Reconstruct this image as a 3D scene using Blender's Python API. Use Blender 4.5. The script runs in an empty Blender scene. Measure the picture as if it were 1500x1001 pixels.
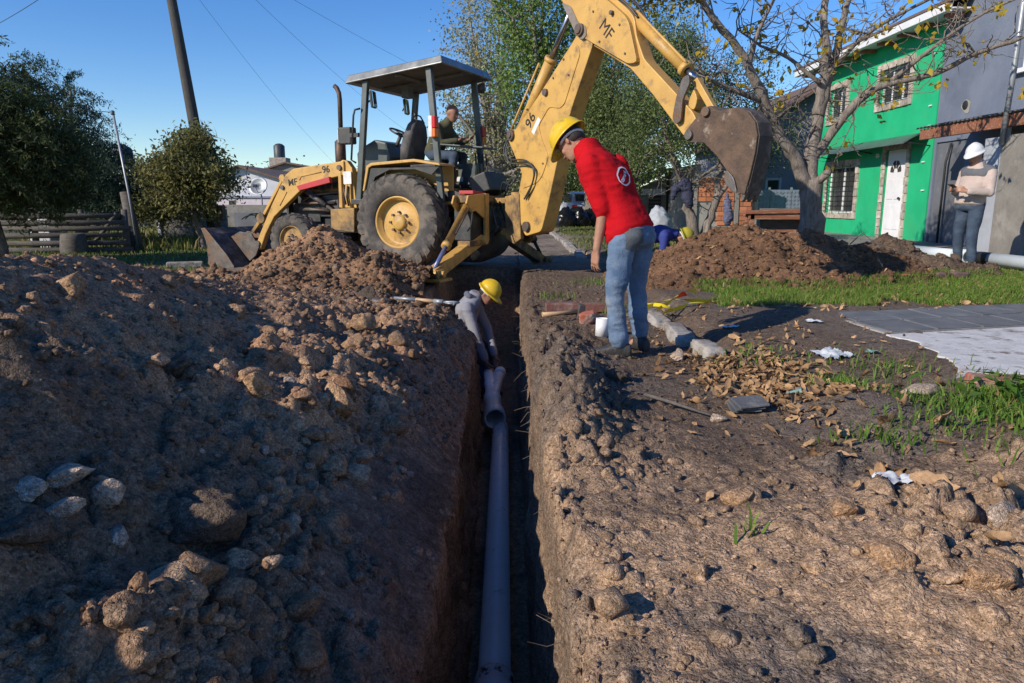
import bpy, bmesh, math, random
import numpy as np
from mathutils import Vector, Matrix, Euler

S = bpy.context.scene
COL = S.collection
R = math.radians
rng = np.random.default_rng(7)
random.seed(7)

# ---------------------------------------------------------------- camera
cam_d = bpy.data.cameras.new("camera"); cam = bpy.data.objects.new("camera", cam_d); COL.objects.link(cam)
cam_d.sensor_width = 36.0; cam_d.lens = 25.2; cam_d.clip_start = 0.05; cam_d.clip_end = 3000
cam.location = (0, 0, 1.05); cam.rotation_euler = (R(90 - 11.07), 0, 0)
S.camera = cam
# ---------------------------------------------------------------- sky and sun
SUN_EL = R(28.0); SUN_FROM = Vector((-0.83, -0.56, 0)).normalized()
W = bpy.data.worlds.new("World"); S.world = W; W.use_nodes = True
wn = W.node_tree.nodes; wl = W.node_tree.links
sky = wn.new("ShaderNodeTexSky"); sky.sky_type = 'NISHITA'; sky.sun_disc = False
sky.sun_elevation = SUN_EL; sky.sun_rotation = math.atan2(SUN_FROM.x, SUN_FROM.y)
sky.air_density = 1.0; sky.dust_density = 0.0; sky.ozone_density = 4.0; sky.altitude = 50
wn["Background"].inputs[1].default_value = 0.13
hsv = wn.new("ShaderNodeHueSaturation"); hsv.inputs["Hue"].default_value = 0.512; hsv.inputs["Saturation"].default_value = 1.27; hsv.inputs["Value"].default_value = 0.96; wl.new(sky.outputs[0], hsv.inputs["Color"])
wl.new(hsv.outputs[0], wn["Background"].inputs[0])
sun_d = bpy.data.lights.new("sun", 'SUN'); sun = bpy.data.objects.new("sun", sun_d); COL.objects.link(sun)
sun_d.energy = 4.2; sun_d.angle = R(0.53); sun_d.color = (1.0, 0.90, 0.76)
sdir = -(SUN_FROM * math.cos(SUN_EL) + Vector((0, 0, math.sin(SUN_EL))))
sun.rotation_euler = sdir.to_track_quat('-Z', 'Y').to_euler()
sun.location = (-10, -8, 12)
S.view_settings.view_transform = 'Standard'; S.view_settings.look = 'None'
S.view_settings.gamma = 1.0; S.view_settings.exposure = 0.36; S.view_settings.use_curve_mapping = False
S.render.engine = 'CYCLES'
S.cycles.use_denoising = True
S.cycles.max_bounces = 6; S.cycles.diffuse_bounces = 4; S.cycles.transparent_max_bounces = 8

# ---------------------------------------------------------------- tagging
def tag(o, label=None, cat=None, group=None, kind=None):
    if label: o["label"] = label
    if cat: o["category"] = cat
    if group: o["group"] = group
    if kind: o["kind"] = kind
    return o
def empty(name, loc=(0, 0, 0), rz=0.0, parent=None):
    o = bpy.data.objects.new(name, None); COL.objects.link(o)
    o.location = loc; o.rotation_euler = (0, 0, rz); o.empty_display_size = 0.2
    if parent: o.parent = parent
    return o
def copy_tree(o, parent=None):
    c = o.copy(); COL.objects.link(c)
    if parent is not None: c.parent = parent
    for ch in list(o.children): copy_tree(ch, c)
    return c

# ---------------------------------------------------------------- numpy noise
def _h(ix, iy, iz, s):
    n = (ix.astype(np.int64) * 374761393 + iy.astype(np.int64) * 668265263 + iz.astype(np.int64) * 2147483647 + s * 1274126177) & 0xFFFFFFFF
    n = ((n ^ (n >> 13)) * 1274126177) & 0xFFFFFFFF
    n = n ^ (n >> 16)
    return (n & 0xFFFFFF) / float(0xFFFFFF)
def vnoise(x, y, z=None, seed=0):
    x = np.asarray(x, float); y = np.asarray(y, float)
    fx = np.floor(x); fy = np.floor(y); tx = x - fx; ty = y - fy
    ux = tx * tx * (3 - 2 * tx); uy = ty * ty * (3 - 2 * ty)
    if z is None:
        zi = np.zeros_like(fx)
        a = _h(fx, fy, zi, seed); b = _h(fx + 1, fy, zi, seed); c = _h(fx, fy + 1, zi, seed); d = _h(fx + 1, fy + 1, zi, seed)
        return (a * (1 - ux) + b * ux) * (1 - uy) + (c * (1 - ux) + d * ux) * uy
    z = np.asarray(z, float); fz = np.floor(z); tz = z - fz; uz = tz * tz * (3 - 2 * tz)
    o = 0
    for k, wz in ((0, 1 - uz), (1, uz)):
        a = _h(fx, fy, fz + k, seed); b = _h(fx + 1, fy, fz + k, seed); c = _h(fx, fy + 1, fz + k, seed); d = _h(fx + 1, fy + 1, fz + k, seed)
        o = o + wz * ((a * (1 - ux) + b * ux) * (1 - uy) + (c * (1 - ux) + d * ux) * uy)
    return o
def fbm(x, y, z=None, oct=4, seed=0, gain=0.5):
    s = 0; a = 1.0; t = 0; f = 1.0
    for k in range(oct):
        s = s + a * (vnoise(x * f, y * f, None if z is None else z * f, seed + k * 17) - 0.5); t += a; a *= gain; f *= 2.03
    return s / t * 2
def lumps(x, y, cell, seed, fill=0.7, wob=0.35):
    """half-buried clods: field of rounded bumps, height in units of cell"""
    x = np.asarray(x, float); y = np.asarray(y, float)
    x = x / cell + wob * fbm(x / cell * 1.7, y / cell * 1.7, oct=2, seed=seed + 5)
    y = y / cell + wob * fbm(x * 1.7 + 9, y / cell * 1.7, oct=2, seed=seed + 6)
    fx = np.floor(x); fy = np.floor(y); best = np.zeros_like(x); z0 = np.zeros_like(x)
    for dx in (-1, 0, 1):
        for dy in (-1, 0, 1):
            cx = fx + dx; cy = fy + dy
            px = cx + 0.2 + 0.6 * _h(cx, cy, z0, seed); py = cy + 0.2 + 0.6 * _h(cx, cy, z0 + 1, seed)
            on = _h(cx, cy, z0 + 2, seed) < fill
            r = 0.22 + 0.36 * _h(cx, cy, z0 + 3, seed) ** 1.5
            hh = np.sqrt(np.maximum(0, r * r - (x - px) ** 2 - (y - py) ** 2)) * on
            best = np.maximum(best, hh)
    return best * cell
def sstep(a, b, x):
    t = np.clip((np.asarray(x, float) - a) / (b - a), 0, 1); return t * t * (3 - 2 * t)
def mixc(a, b, t):
    t = np.asarray(t)[..., None]; return np.asarray(a) * (1 - t) + np.asarray(b) * t

# ---------------------------------------------------------------- materials
MATS = {}
def mat(name, c1, c2=None, scale=6.0, rough=0.7, metal=0.0, bump=0.0, bscale=40.0, c3=None, s3=2.0, t3=(0.5, 0.62), stretch=None, spec=None, sheen=0.0, detail=6.0, trans=0.0, obj_rand=0.0, coat=0.0, coords='Object'):
    """layered noise material: c1/c2 mottling, c3 patches of dirt or rust with a shape of their own"""
    if name in MATS: return MATS[name]
    m = bpy.data.materials.new(name); m.use_nodes = True; nt = m.node_tree; n = nt.nodes; l = nt.links
    b = n["Principled BSDF"]
    b.inputs["Roughness"].default_value = rough; b.inputs["Metallic"].default_value = metal
    if spec is not None: b.inputs["Specular IOR Level"].default_value = spec
    if sheen: b.inputs["Sheen Weight"].default_value = sheen
    if coat: b.inputs["Coat Weight"].default_value = coat; b.inputs["Coat Roughness"].default_value = 0.15
    tc = n.new("ShaderNodeTexCoord"); src = tc.outputs[coords]
    if stretch:
        mp = n.new("ShaderNodeMapping"); mp.inputs["Scale"].default_value = stretch; l.new(src, mp.inputs[0]); src = mp.outputs[0]
    col = None
    if c2 is not None:
        t = n.new("ShaderNodeTexNoise"); t.inputs["Scale"].default_value = scale; t.inputs["Detail"].default_value = detail; t.inputs["Roughness"].default_value = 0.62
        l.new(src, t.inputs["Vector"])
        cr = n.new("ShaderNodeValToRGB"); cr.color_ramp.elements[0].position = 0.36; cr.color_ramp.elements[1].position = 0.64
        cr.color_ramp.elements[0].color = (*c1, 1); cr.color_ramp.elements[1].color = (*c2, 1)
        l.new(t.outputs[0], cr.inputs[0]); col = cr.outputs[0]
        rr = n.new("ShaderNodeMapRange"); rr.inputs[3].default_value = max(0.02, rough - 0.1); rr.inputs[4].default_value = min(1, rough + 0.12)
        l.new(t.outputs[0], rr.inputs[0]); l.new(rr.outputs[0], b.inputs["Roughness"])
    if c3 is not None:
        t2 = n.new("ShaderNodeTexNoise"); t2.inputs["Scale"].default_value = s3; t2.inputs["Detail"].default_value = 9; t2.inputs["Roughness"].default_value = 0.68
        l.new(src, t2.inputs["Vector"])
        r2 = n.new("ShaderNodeMapRange"); r2.inputs[1].default_value = t3[0]; r2.inputs[2].default_value = t3[1]; l.new(t2.outputs[0], r2.inputs[0])
        mx = n.new("ShaderNodeMix"); mx.data_type = 'RGBA'; l.new(r2.outputs[0], mx.inputs[0])
        if col is not None: l.new(col, mx.inputs[6])
        else: mx.inputs[6].default_value = (*c1, 1)
        mx.inputs[7].default_value = (*c3, 1); col = mx.outputs[2]
    if obj_rand:
        oi = n.new("ShaderNodeObjectInfo"); hs = n.new("ShaderNodeHueSaturation")
        mr = n.new("ShaderNodeMapRange"); mr.inputs[3].default_value = 1 - obj_rand; mr.inputs[4].default_value = 1 + obj_rand
        l.new(oi.outputs["Random"], mr.inputs[0]); l.new(mr.outputs[0], hs.inputs["Value"])
        if col is not None: l.new(col, hs.inputs["Color"])
        else: hs.inputs["Color"].default_value = (*c1, 1)
        col = hs.outputs[0]
    if col is not None: l.new(col, b.inputs["Base Color"])
    else: b.inputs["Base Color"].default_value = (*c1, 1)
    if bump:
        t3_ = n.new("ShaderNodeTexNoise"); t3_.inputs["Scale"].default_value = bscale; t3_.inputs["Detail"].default_value = 8; t3_.inputs["Roughness"].default_value = 0.6
        l.new(src, t3_.inputs["Vector"])
        bp = n.new("ShaderNodeBump"); bp.inputs["Strength"].default_value = min(1.0, bump); bp.inputs["Distance"].default_value = 0.02
        l.new(t3_.outputs[0], bp.inputs["Height"]); l.new(bp.outputs[0], b.inputs["Normal"])
    MATS[name] = m; return m
def vcol_mat(name, rough=0.95, bump=0.6, bscale=90.0, var=0.35, vscale=14.0, trans=0.0, bdist=0.02, grain=0.0):
    """colour from the mesh's Col attribute, broken up by fine noise"""
    if name in MATS: return MATS[name]
    m = bpy.data.materials.new(name); m.use_nodes = True; nt = m.node_tree; n = nt.nodes; l = nt.links
    b = n["Principled BSDF"]; b.inputs["Roughness"].default_value = rough; b.inputs["Specular IOR Level"].default_value = 0.2
    at = n.new("ShaderNodeAttribute"); at.attribute_name = "Col"
    tc = n.new("ShaderNodeTexCoord")
    col = at.outputs["Color"]
    if var:
        t = n.new("ShaderNodeTexNoise"); t.inputs["Scale"].default_value = vscale; t.inputs["Detail"].default_value = 6; t.inputs["Roughness"].default_value = 0.7
        l.new(tc.outputs["Object"], t.inputs["Vector"])
        mr = n.new("ShaderNodeMapRange"); mr.inputs[1].default_value = 0.3; mr.inputs[2].default_value = 0.7; mr.inputs[3].default_value = 1 - var; mr.inputs[4].default_value = 1 + var
        l.new(t.outputs[0], mr.inputs[0])
        vm = n.new("ShaderNodeVectorMath"); vm.operation = 'SCALE'; l.new(col, vm.inputs[0]); l.new(mr.outputs[0], vm.inputs["Scale"]); col = vm.outputs[0]
    gh = None
    if grain:                                            # crumbs: two sizes of cells give colour specks and relief
        for sc_, am in ((grain, 0.30), (grain * 2.4, 0.26)):
            vo = n.new("ShaderNodeTexVoronoi"); vo.feature = 'F1'; vo.inputs["Scale"].default_value = sc_
            wn_ = n.new("ShaderNodeTexNoise"); wn_.inputs["Scale"].default_value = sc_ * 0.7; wn_.inputs["Detail"].default_value = 0
            l.new(tc.outputs["Object"], wn_.inputs["Vector"])
            ad = n.new("ShaderNodeVectorMath"); ad.operation = 'MULTIPLY_ADD'; ad.inputs[1].default_value = (0.9 / sc_,) * 3; l.new(wn_.outputs["Color"], ad.inputs[0]); l.new(tc.outputs["Object"], ad.inputs[2])
            l.new(ad.outputs[0], vo.inputs["Vector"])
            sep = n.new("ShaderNodeSeparateColor"); l.new(vo.outputs["Color"], sep.inputs[0])
            mr2 = n.new("ShaderNodeMapRange"); mr2.inputs[3].default_value = 1 - am; mr2.inputs[4].default_value = 1 + am * 1.15; l.new(sep.outputs[0], mr2.inputs[0])
            v2 = n.new("ShaderNodeVectorMath"); v2.operation = 'SCALE'; l.new(col, v2.inputs[0]); l.new(mr2.outputs[0], v2.inputs["Scale"]); col = v2.outputs[0]
            hm = n.new("ShaderNodeMath"); hm.operation = 'MULTIPLY_ADD'; hm.inputs[1].default_value = -1.0; l.new(vo.outputs["Distance"], hm.inputs[0]); l.new(sep.outputs[1], hm.inputs[2])
            hs2 = n.new("ShaderNodeMath"); hs2.operation = 'MULTIPLY'; hs2.inputs[1].default_value = 1.0 / sc_; l.new(hm.outputs[0], hs2.inputs[0])
            if gh is None: gh = hs2.outputs[0]
            else:
                sm2 = n.new("ShaderNodeMath"); sm2.operation = 'ADD'; l.new(gh, sm2.inputs[0]); l.new(hs2.outputs[0], sm2.inputs[1]); gh = sm2.outputs[0]
    l.new(col, b.inputs["Base Color"])
    if trans:
        ts = n.new("ShaderNodeBsdfTranslucent"); l.new(col, ts.inputs["Color"])
        mx = n.new("ShaderNodeMixShader"); mx.inputs[0].default_value = trans
        l.new(b.outputs[0], mx.inputs[1]); l.new(ts.outputs[0], mx.inputs[2]); l.new(mx.outputs[0], n["Material Output"].inputs[0])
    if bump:
        t3_ = n.new("ShaderNodeTexNoise"); t3_.inputs["Scale"].default_value = bscale; t3_.inputs["Detail"].default_value = 3; t3_.inputs["Roughness"].default_value = 0.7
        l.new(tc.outputs["Object"], t3_.inputs["Vector"])
        bp = n.new("ShaderNodeBump"); bp.inputs["Strength"].default_value = bump; bp.inputs["Distance"].default_value = bdist
        l.new(t3_.outputs[0], bp.inputs["Height"])
        if gh is not None:
            bp2 = n.new("ShaderNodeBump"); bp2.inputs["Strength"].default_value = 0.42; bp2.inputs["Distance"].default_value = 1.0; l.new(gh, bp2.inputs["Height"]); l.new(bp.outputs[0], bp2.inputs["Normal"]); l.new(bp2.outputs[0], b.inputs["Normal"])
        else: l.new(bp.outputs[0], b.inputs["Normal"])
    MATS[name] = m; return m

# ---------------------------------------------------------------- mesh building
def np_mesh(name, V, F, material, parent=None, smooth=False, colors=None):
    """V (n,3); F (m,3|4) array -> one mesh object"""
    me = bpy.data.meshes.new(name); V = np.ascontiguousarray(V, dtype=np.float32); F = np.ascontiguousarray(F, dtype=np.int32)
    k = F.shape[1]
    me.vertices.add(len(V)); me.vertices.foreach_set("co", V.ravel())
    me.loops.add(F.size); me.loops.foreach_set("vertex_index", F.ravel())
    me.polygons.add(len(F)); me.polygons.foreach_set("loop_start", np.arange(0, F.size, k, dtype=np.int32))
    me.polygons.foreach_set("loop_total", np.full(len(F), k, dtype=np.int32))
    if smooth: me.polygons.foreach_set("use_smooth", np.ones(len(F), dtype=bool))
    me.update(); me.validate()
    if colors is not None:
        ca = me.color_attributes.new("Col", 'FLOAT_COLOR', 'POINT')
        cc = np.ones((len(V), 4), dtype=np.float32); cc[:, :3] = colors; ca.data.foreach_set("color", cc.ravel())
    if material: me.materials.append(material)
    o = bpy.data.objects.new(name, me); COL.objects.link(o)
    if parent: o.parent = parent
    return o
def frame(d):
    d = Vector(d).normalized(); a = Vector((0, 0, 1)) if abs(d.z) < 0.95 else Vector((1, 0, 0))
    u = d.cross(a).normalized(); v = d.cross(u).normalized(); return u, v
class MB:
    """collects solids; build() links them as ONE mesh object"""
    def __init__(s): s.v = []; s.f = []; s.sm = []
    def add(s, vs, fs, smooth=False):
        o = len(s.v); s.v += [tuple(p) for p in vs]; s.f += [tuple(i + o for i in f) for f in fs]; s.sm += [smooth] * len(fs); return s
    def box(s, c, d, rot=None, M=None):
        hx, hy, hz = d[0] / 2, d[1] / 2, d[2] / 2
        vs = [Vector((x, y, z)) for x in (-hx, hx) for y in (-hy, hy) for z in (-hz, hz)]
        if rot is not None: q = Euler(rot).to_matrix(); vs = [q @ p for p in vs]
        if M is not None: vs = [M @ p for p in vs]
        c = Vector(c)
        return s.add([p + c for p in vs], [(0, 1, 3, 2), (4, 6, 7, 5), (0, 4, 5, 1), (2, 3, 7, 6), (0, 2, 6, 4), (1, 5, 7, 3)])
    def bx(s, x0, x1, y0, y1, z0, z1): return s.box(((x0 + x1) / 2, (y0 + y1) / 2, (z0 + z1) / 2), (abs(x1 - x0), abs(y1 - y0), abs(z1 - z0)))
    def bar(s, a, b, w, h, up=(0, 0, 1)):
        a = Vector(a); b = Vector(b); d = b - a; L = d.length; d.normalize(); u = Vector(up)
        if abs(d.dot(u)) > 0.98: u = Vector((1, 0, 0))
        y = u.cross(d).normalized(); z = d.cross(y)
        return s.box((a + b) / 2, (L, w, h), M=Matrix((d, y, z)).transposed())
    def tube(s, pts, r, n=10, cap=True):
        pts = [Vector(p) for p in pts]; rs = r if hasattr(r, '__len__') else [r] * len(pts)
        vs = []; fs = []; pu = None
        for i, p in enumerate(pts):
            d = (pts[min(i + 1, len(pts) - 1)] - pts[max(i - 1, 0)])
            if d.length < 1e-9: d = Vector((0, 0, 1))
            d.normalize()
            if pu is None: u, v = frame(d)
            else:
                u = pu - d * pu.dot(d)
                if u.length < 1e-6: u, v = frame(d)
                u.normalize(); v = d.cross(u)
            pu = u
            for k in range(n):
                a = 2 * math.pi * k / n; vs.append(p + (u * math.cos(a) + v * math.sin(a)) * rs[i])
        for i in range(len(pts) - 1):
            for k in range(n):
                a = i * n + k; b = i * n + (k + 1) % n; fs.append((a, b, b + n, a + n))
        s.add(vs, fs, True)
        if cap:
            s.add(vs[:n][::-1], [tuple(range(n))]); s.add(vs[-n:], [tuple(range(n))])
        return s
    def cyl(s, a, b, r, n=16): return s.tube([a, b], r, n)
    def lathe(s, prof, axis_o, axis_d, n=32, smooth=True, closed=False):
        """prof: (distance along axis, radius)"""
        o = Vector(axis_o); d = Vector(axis_d).normalized(); u, v = frame(d); vs = []; fs = []; m = len(prof)
        for (t, r) in prof:
            for k in range(n):
                a = 2 * math.pi * k / n; vs.append(o + d * t + (u * math.cos(a) + v * math.sin(a)) * r)
        for i in range(m if closed else m - 1):
            j = (i + 1) % m
            for k in range(n): fs.append((i * n + k, i * n + (k + 1) % n, j * n + (k + 1) % n, j * n + k))
        return s.add(vs, fs, smooth)
    def prism(s, poly, fr, t0, t1):
        """poly of (a,b) in plane; fr=(origin, ea, eb, en); extruded t0..t1 along en"""
        o, ea, eb, en = [Vector(q) for q in fr]; n = len(poly)
        vs = [o + ea * a + eb * b + en * t0 for a, b in poly] + [o + ea * a + eb * b + en * t1 for a, b in poly]
        fs = [tuple(range(n))[::-1], tuple(range(n, 2 * n))] + [(i, (i + 1) % n, n + (i + 1) % n, n + i) for i in range(n)]
        return s.add(vs, fs)
    def ball(s, c, r, n=12, m=8, sc=(1, 1, 1)):
        vs = []; fs = []; c = Vector(c)
        for i in range(m + 1):
            t = math.pi * i / m
            for k in range(n):
                a = 2 * math.pi * k / n; vs.append(c + Vector((r * sc[0] * math.sin(t) * math.cos(a), r * sc[1] * math.sin(t) * math.sin(a), r * sc[2] * math.cos(t))))
        for i in range(m):
            for k in range(n): fs.append((i * n + k, (i + 1) * n + k, (i + 1) * n + (k + 1) % n, i * n + (k + 1) % n))
        return s.add(vs, fs, True)
    def build(s, name, material, parent=None, bevel=0.0, loc=None, rot=None, segs=2):
        me = bpy.data.meshes.new(name); me.from_pydata([tuple(p) for p in s.v], [], s.f)
        me.polygons.foreach_set("use_smooth", np.array(s.sm, dtype=bool))
        bm = bmesh.new(); bm.from_mesh(me); bmesh.ops.remove_doubles(bm, verts=bm.verts, dist=1e-5); bmesh.ops.recalc_face_normals(bm, faces=bm.faces); bm.to_mesh(me); bm.free()
        if material: me.materials.append(material)
        o = bpy.data.objects.new(name, me); COL.objects.link(o)
        if parent: o.parent = parent
        if loc: o.location = loc
        if rot: o.rotation_euler = rot
        if bevel:
            b = o.modifiers.new("bevel", 'BEVEL'); b.width = bevel; b.segments = segs; b.limit_method = 'ANGLE'; b.angle_limit = R(40); b.harden_normals = False
        return o
def spline(pts, sub=6):
    P = [Vector(p) for p in pts]; out = []
    for i in range(len(P) - 1):
        a = P[max(i - 1, 0)]; q = P[i]; c = P[i + 1]; d = P[min(i + 2, len(P) - 1)]
        for j in range(sub): t = j / sub; out.append(0.5 * ((2 * q) + (c - a) * t + (2 * a - 5 * q + 4 * c - d) * t * t + (3 * q - a - 3 * c + d) * t ** 3))
    return out + [P[-1]]
def rough_box(name, dims, material, parent=None, amp=0.012, seed=0, cuts=7, fs=9.0):
    """worn block: subdivided box with knocked-off corners and uneven faces"""
    bm = bmesh.new(); bmesh.ops.create_cube(bm, size=1.0); bmesh.ops.subdivide_edges(bm, edges=bm.edges, cuts=cuts, use_grid_fill=True)
    P = np.array([v.co[:] for v in bm.verts]); D = np.array(dims); m = np.sort(np.abs(P) * 2, axis=1)
    Q = P * D; edge = np.clip((m[:, 1] - 0.70) / 0.30, 0, 1) ** 2
    n1 = fbm(Q[:, 0] * fs + seed, Q[:, 1] * fs + seed * 3.1, Q[:, 2] * fs, oct=3, seed=seed); n2 = fbm(Q[:, 0] * fs * 0.5 + seed, Q[:, 1] * fs * 0.5, Q[:, 2] * fs * 0.5 + 7, oct=2, seed=seed + 9)
    dirn = P / (np.linalg.norm(P, axis=1)[:, None] + 1e-9)
    Q = Q + dirn * (amp * n1 - edge * amp * (1.3 + 2.2 * np.maximum(0, n2)))[:, None]
    for v, q in zip(bm.verts, Q): v.co = q
    me = bpy.data.meshes.new(name); bm.to_mesh(me); bm.free(); me.polygons.foreach_set("use_smooth", np.ones(len(me.polygons), dtype=bool)); me.materials.append(material)
    o = bpy.data.objects.new(name, me); COL.objects.link(o)
    if parent: o.parent = parent
    return o
def text_mesh(name, body, size, material, parent, M, ext=0.002, bold=0.0, spacing=1.0):
    cu = bpy.data.curves.new(name, 'FONT'); cu.body = body; cu.size = size; cu.extrude = ext; cu.align_x = 'CENTER'; cu.align_y = 'CENTER'; cu.offset = bold; cu.space_character = spacing
    t = bpy.data.objects.new(name + "_c", cu); COL.objects.link(t)
    dg = bpy.context.evaluated_depsgraph_get(); me = bpy.data.meshes.new_from_object(t.evaluated_get(dg))
    bpy.data.objects.remove(t); bpy.data.curves.remove(cu)
    me.materials.clear(); me.materials.append(material); me.transform(M)
    o = bpy.data.objects.new(name, me); COL.objects.link(o)
    if parent: o.parent = parent
    return o
def plane_M(o, ex, ey):
    ex = Vector(ex).normalized(); ey = Vector(ey).normalized(); ez = ex.cross(ey)
    m = Matrix((ex, ey, ez)).transposed().to_4x4(); m.translation = Vector(o); return m
# ================================================================ GROUND AND TRENCH
TAN = np.array((0.345, 0.232, 0.148)); DARK = np.array((0.136, 0.096, 0.068)); UMB = np.array((0.245, 0.137, 0.078)); GREY = np.array((0.225, 0.182, 0.148))
SOILG = np.array((0.10, 0.105, 0.045))
M_SOIL = vcol_mat("soil", 0.96, 0.8, 60.0, 0.5, 22.0, grain=120.0)
M_CLOD = vcol_mat("clod_soil", 0.97, 0.8, 70.0, 0.42, 30.0, grain=130.0)

_T = np.arange(-9, 60, 0.004); _o = _T * 0
_BR = -0.66 + 0.10 * fbm(_T * 1.1, _o + 3.3, oct=3, seed=11) + 0.045 * fbm(_T * 6, _o, oct=3, seed=12, gain=0.7)
_WD = sstep(7.2, 7.95, _T)
_LL = -0.290 - 0.07 * sstep(3, 6.5, _T) - 0.56 * _WD + 0.05 * fbm(_T * 1.7, _o + 1.3, oct=3, seed=15) + 0.030 * fbm(_T * 8, _o, oct=3, seed=16, gain=0.7)
_BR = np.minimum(_BR, _LL - 0.08)
_LR = 0.128 + 0.045 * (1 - sstep(1.4, 3.4, _T)) + 0.045 * fbm(_T * 1.3, _o + 7.7, oct=3, seed=13) + 0.028 * fbm(_T * 9, _o, oct=3, seed=14, gain=0.7)
def lip_l(Y): return np.interp(Y, _T, _LL)            # left edge of the slot
def brk_l(Y): return np.interp(Y, _T, _BR)            # shoulder where the bank steepens towards the slot
def lip_r(Y): return np.interp(Y, _T, _LR)
TR0, TR1 = -2.5, 11.2
def top_z(X, Y):
    X = np.asarray(X, float); Y = np.asarray(Y, float)
    near = 1 - sstep(13, 24, np.hypot(X, Y))
    z = 0.05 * fbm(X * 0.45, Y * 0.45, oct=3, seed=1) + 0.025 * fbm(X * 1.9, Y * 1.9, oct=3, seed=2) * near
    verge = np.maximum(sstep(1.40, 1.62, X) * sstep(4.0, 5.2, Y), sstep(2.2, 2.7, X) * sstep(3.0, 3.8, Y))
    z = z + 0.07 * verge
    z = z + 0.13 * np.exp(-((X - 1.15) / 0.42) ** 2 - ((Y - 1.75) / 0.65) ** 2)
    z = z + 0.05 * np.exp(-((X - 0.5) / 0.3) ** 2 - ((Y - 1.4) / 0.5) ** 2)
    z = z + (0.13 + 0.05 * fbm(X * 3, Y * 3, oct=2, seed=4)) * np.exp(-((X - 0.32 - 0.05 * (Y - 4)) / 0.19) ** 2) * sstep(2.4, 3.3, Y) * (1 - sstep(4.6, 6.0, Y))
    z = z + 0.10 * np.exp(-((X - 1.75) / 0.30) ** 2 - ((Y - 3.55) / 0.30) ** 2) + 0.10 * np.exp(-((X - 2.05) / 0.28) ** 2 - ((Y - 2.55) / 0.35) ** 2)
    # clod relief: strong on loose soil, weak on trampled ground and lawns
    tramp = sstep(0.55, 0.95, X) * sstep(2.7, 3.4, Y) * (1 - sstep(2.2, 3.0, X) * (1 - sstep(3.4, 4.0, Y)))
    lawn = np.maximum(sstep(2.4, 3.2, X) * sstep(3.6, 4.4, Y), sstep(4.8, 5.6, -X))
    A = (1 - 0.72 * tramp) * (1 - 0.85 * lawn) * near
    loose = np.exp(-((X - 0.36) / 0.25) ** 2) * sstep(2.2, 3.2, Y) * (1 - sstep(5.0, 6.5, Y)) + np.exp(-((X - 1.45) / 0.45) ** 2 - ((Y - 1.9) / 0.75) ** 2) + 0.8 * np.exp(-((X - 2.0) / 0.4) ** 2 - ((Y - 2.8) / 0.9) ** 2)
    loose = loose + 0.8 * np.exp(-((X - 0.17) / 0.09) ** 2) * (Y < 9)
    z = z + A * (0.55 * lumps(X, Y, 0.19, 21, 0.28) * (0.25 + 1.5 * loose) + 0.6 * lumps(X, Y, 0.075, 22, 0.42) * (0.35 + 1.2 * loose) + 0.6 * lumps(X, Y, 0.03, 23, 0.55) * (0.55 + 0.6 * loose))
    z = z + A * 0.010 * fbm(X * 14, Y * 14, oct=4, seed=3, gain=0.6)
    b_, l_ = brk_l(Y), lip_l(Y); act = sstep(-3.0, -2.5, Y) * (1 - sstep(11.2, 11.6, Y))
    z = z - 0.36 * act * (X < 0) * np.clip((X - b_) / (l_ - b_), 0, 1) ** 1.15 - 0.34 * np.exp(-((X + 0.86) / 0.34) ** 2 - ((Y - 7.95) / 0.45) ** 2)
    r_ = lip_r(Y); z = z - 0.055 * act * np.exp(-np.maximum(0, X - r_) / 0.04) * (X > -0.1) * (0.6 + 0.8 * vnoise(Y * 3, Y * 0 + 2, seed=6))
    z = z + A * 0.010 * fbm(X * 32, Y * 32, oct=2, seed=9)
    street = sstep(10.5, 12, Y) * (1 - sstep(1.0, 1.5, np.abs(X + 2.0) / 2.2))
    z = z - 0.03 * street
    return z
def floor_z(X, Y): return -1.33 + 0.05 * fbm(X * 2, Y * 0.8, oct=3, seed=31) + 0.4 * lumps(X, Y, 0.09, 32, 0.4)
def seq(lim, d0, flat, g):
    o = [0.0]; d = d0
    while o[-1] < lim:
        if o[-1] > flat: d *= g
        o.append(o[-1] + d)
    return np.array(o)
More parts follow.
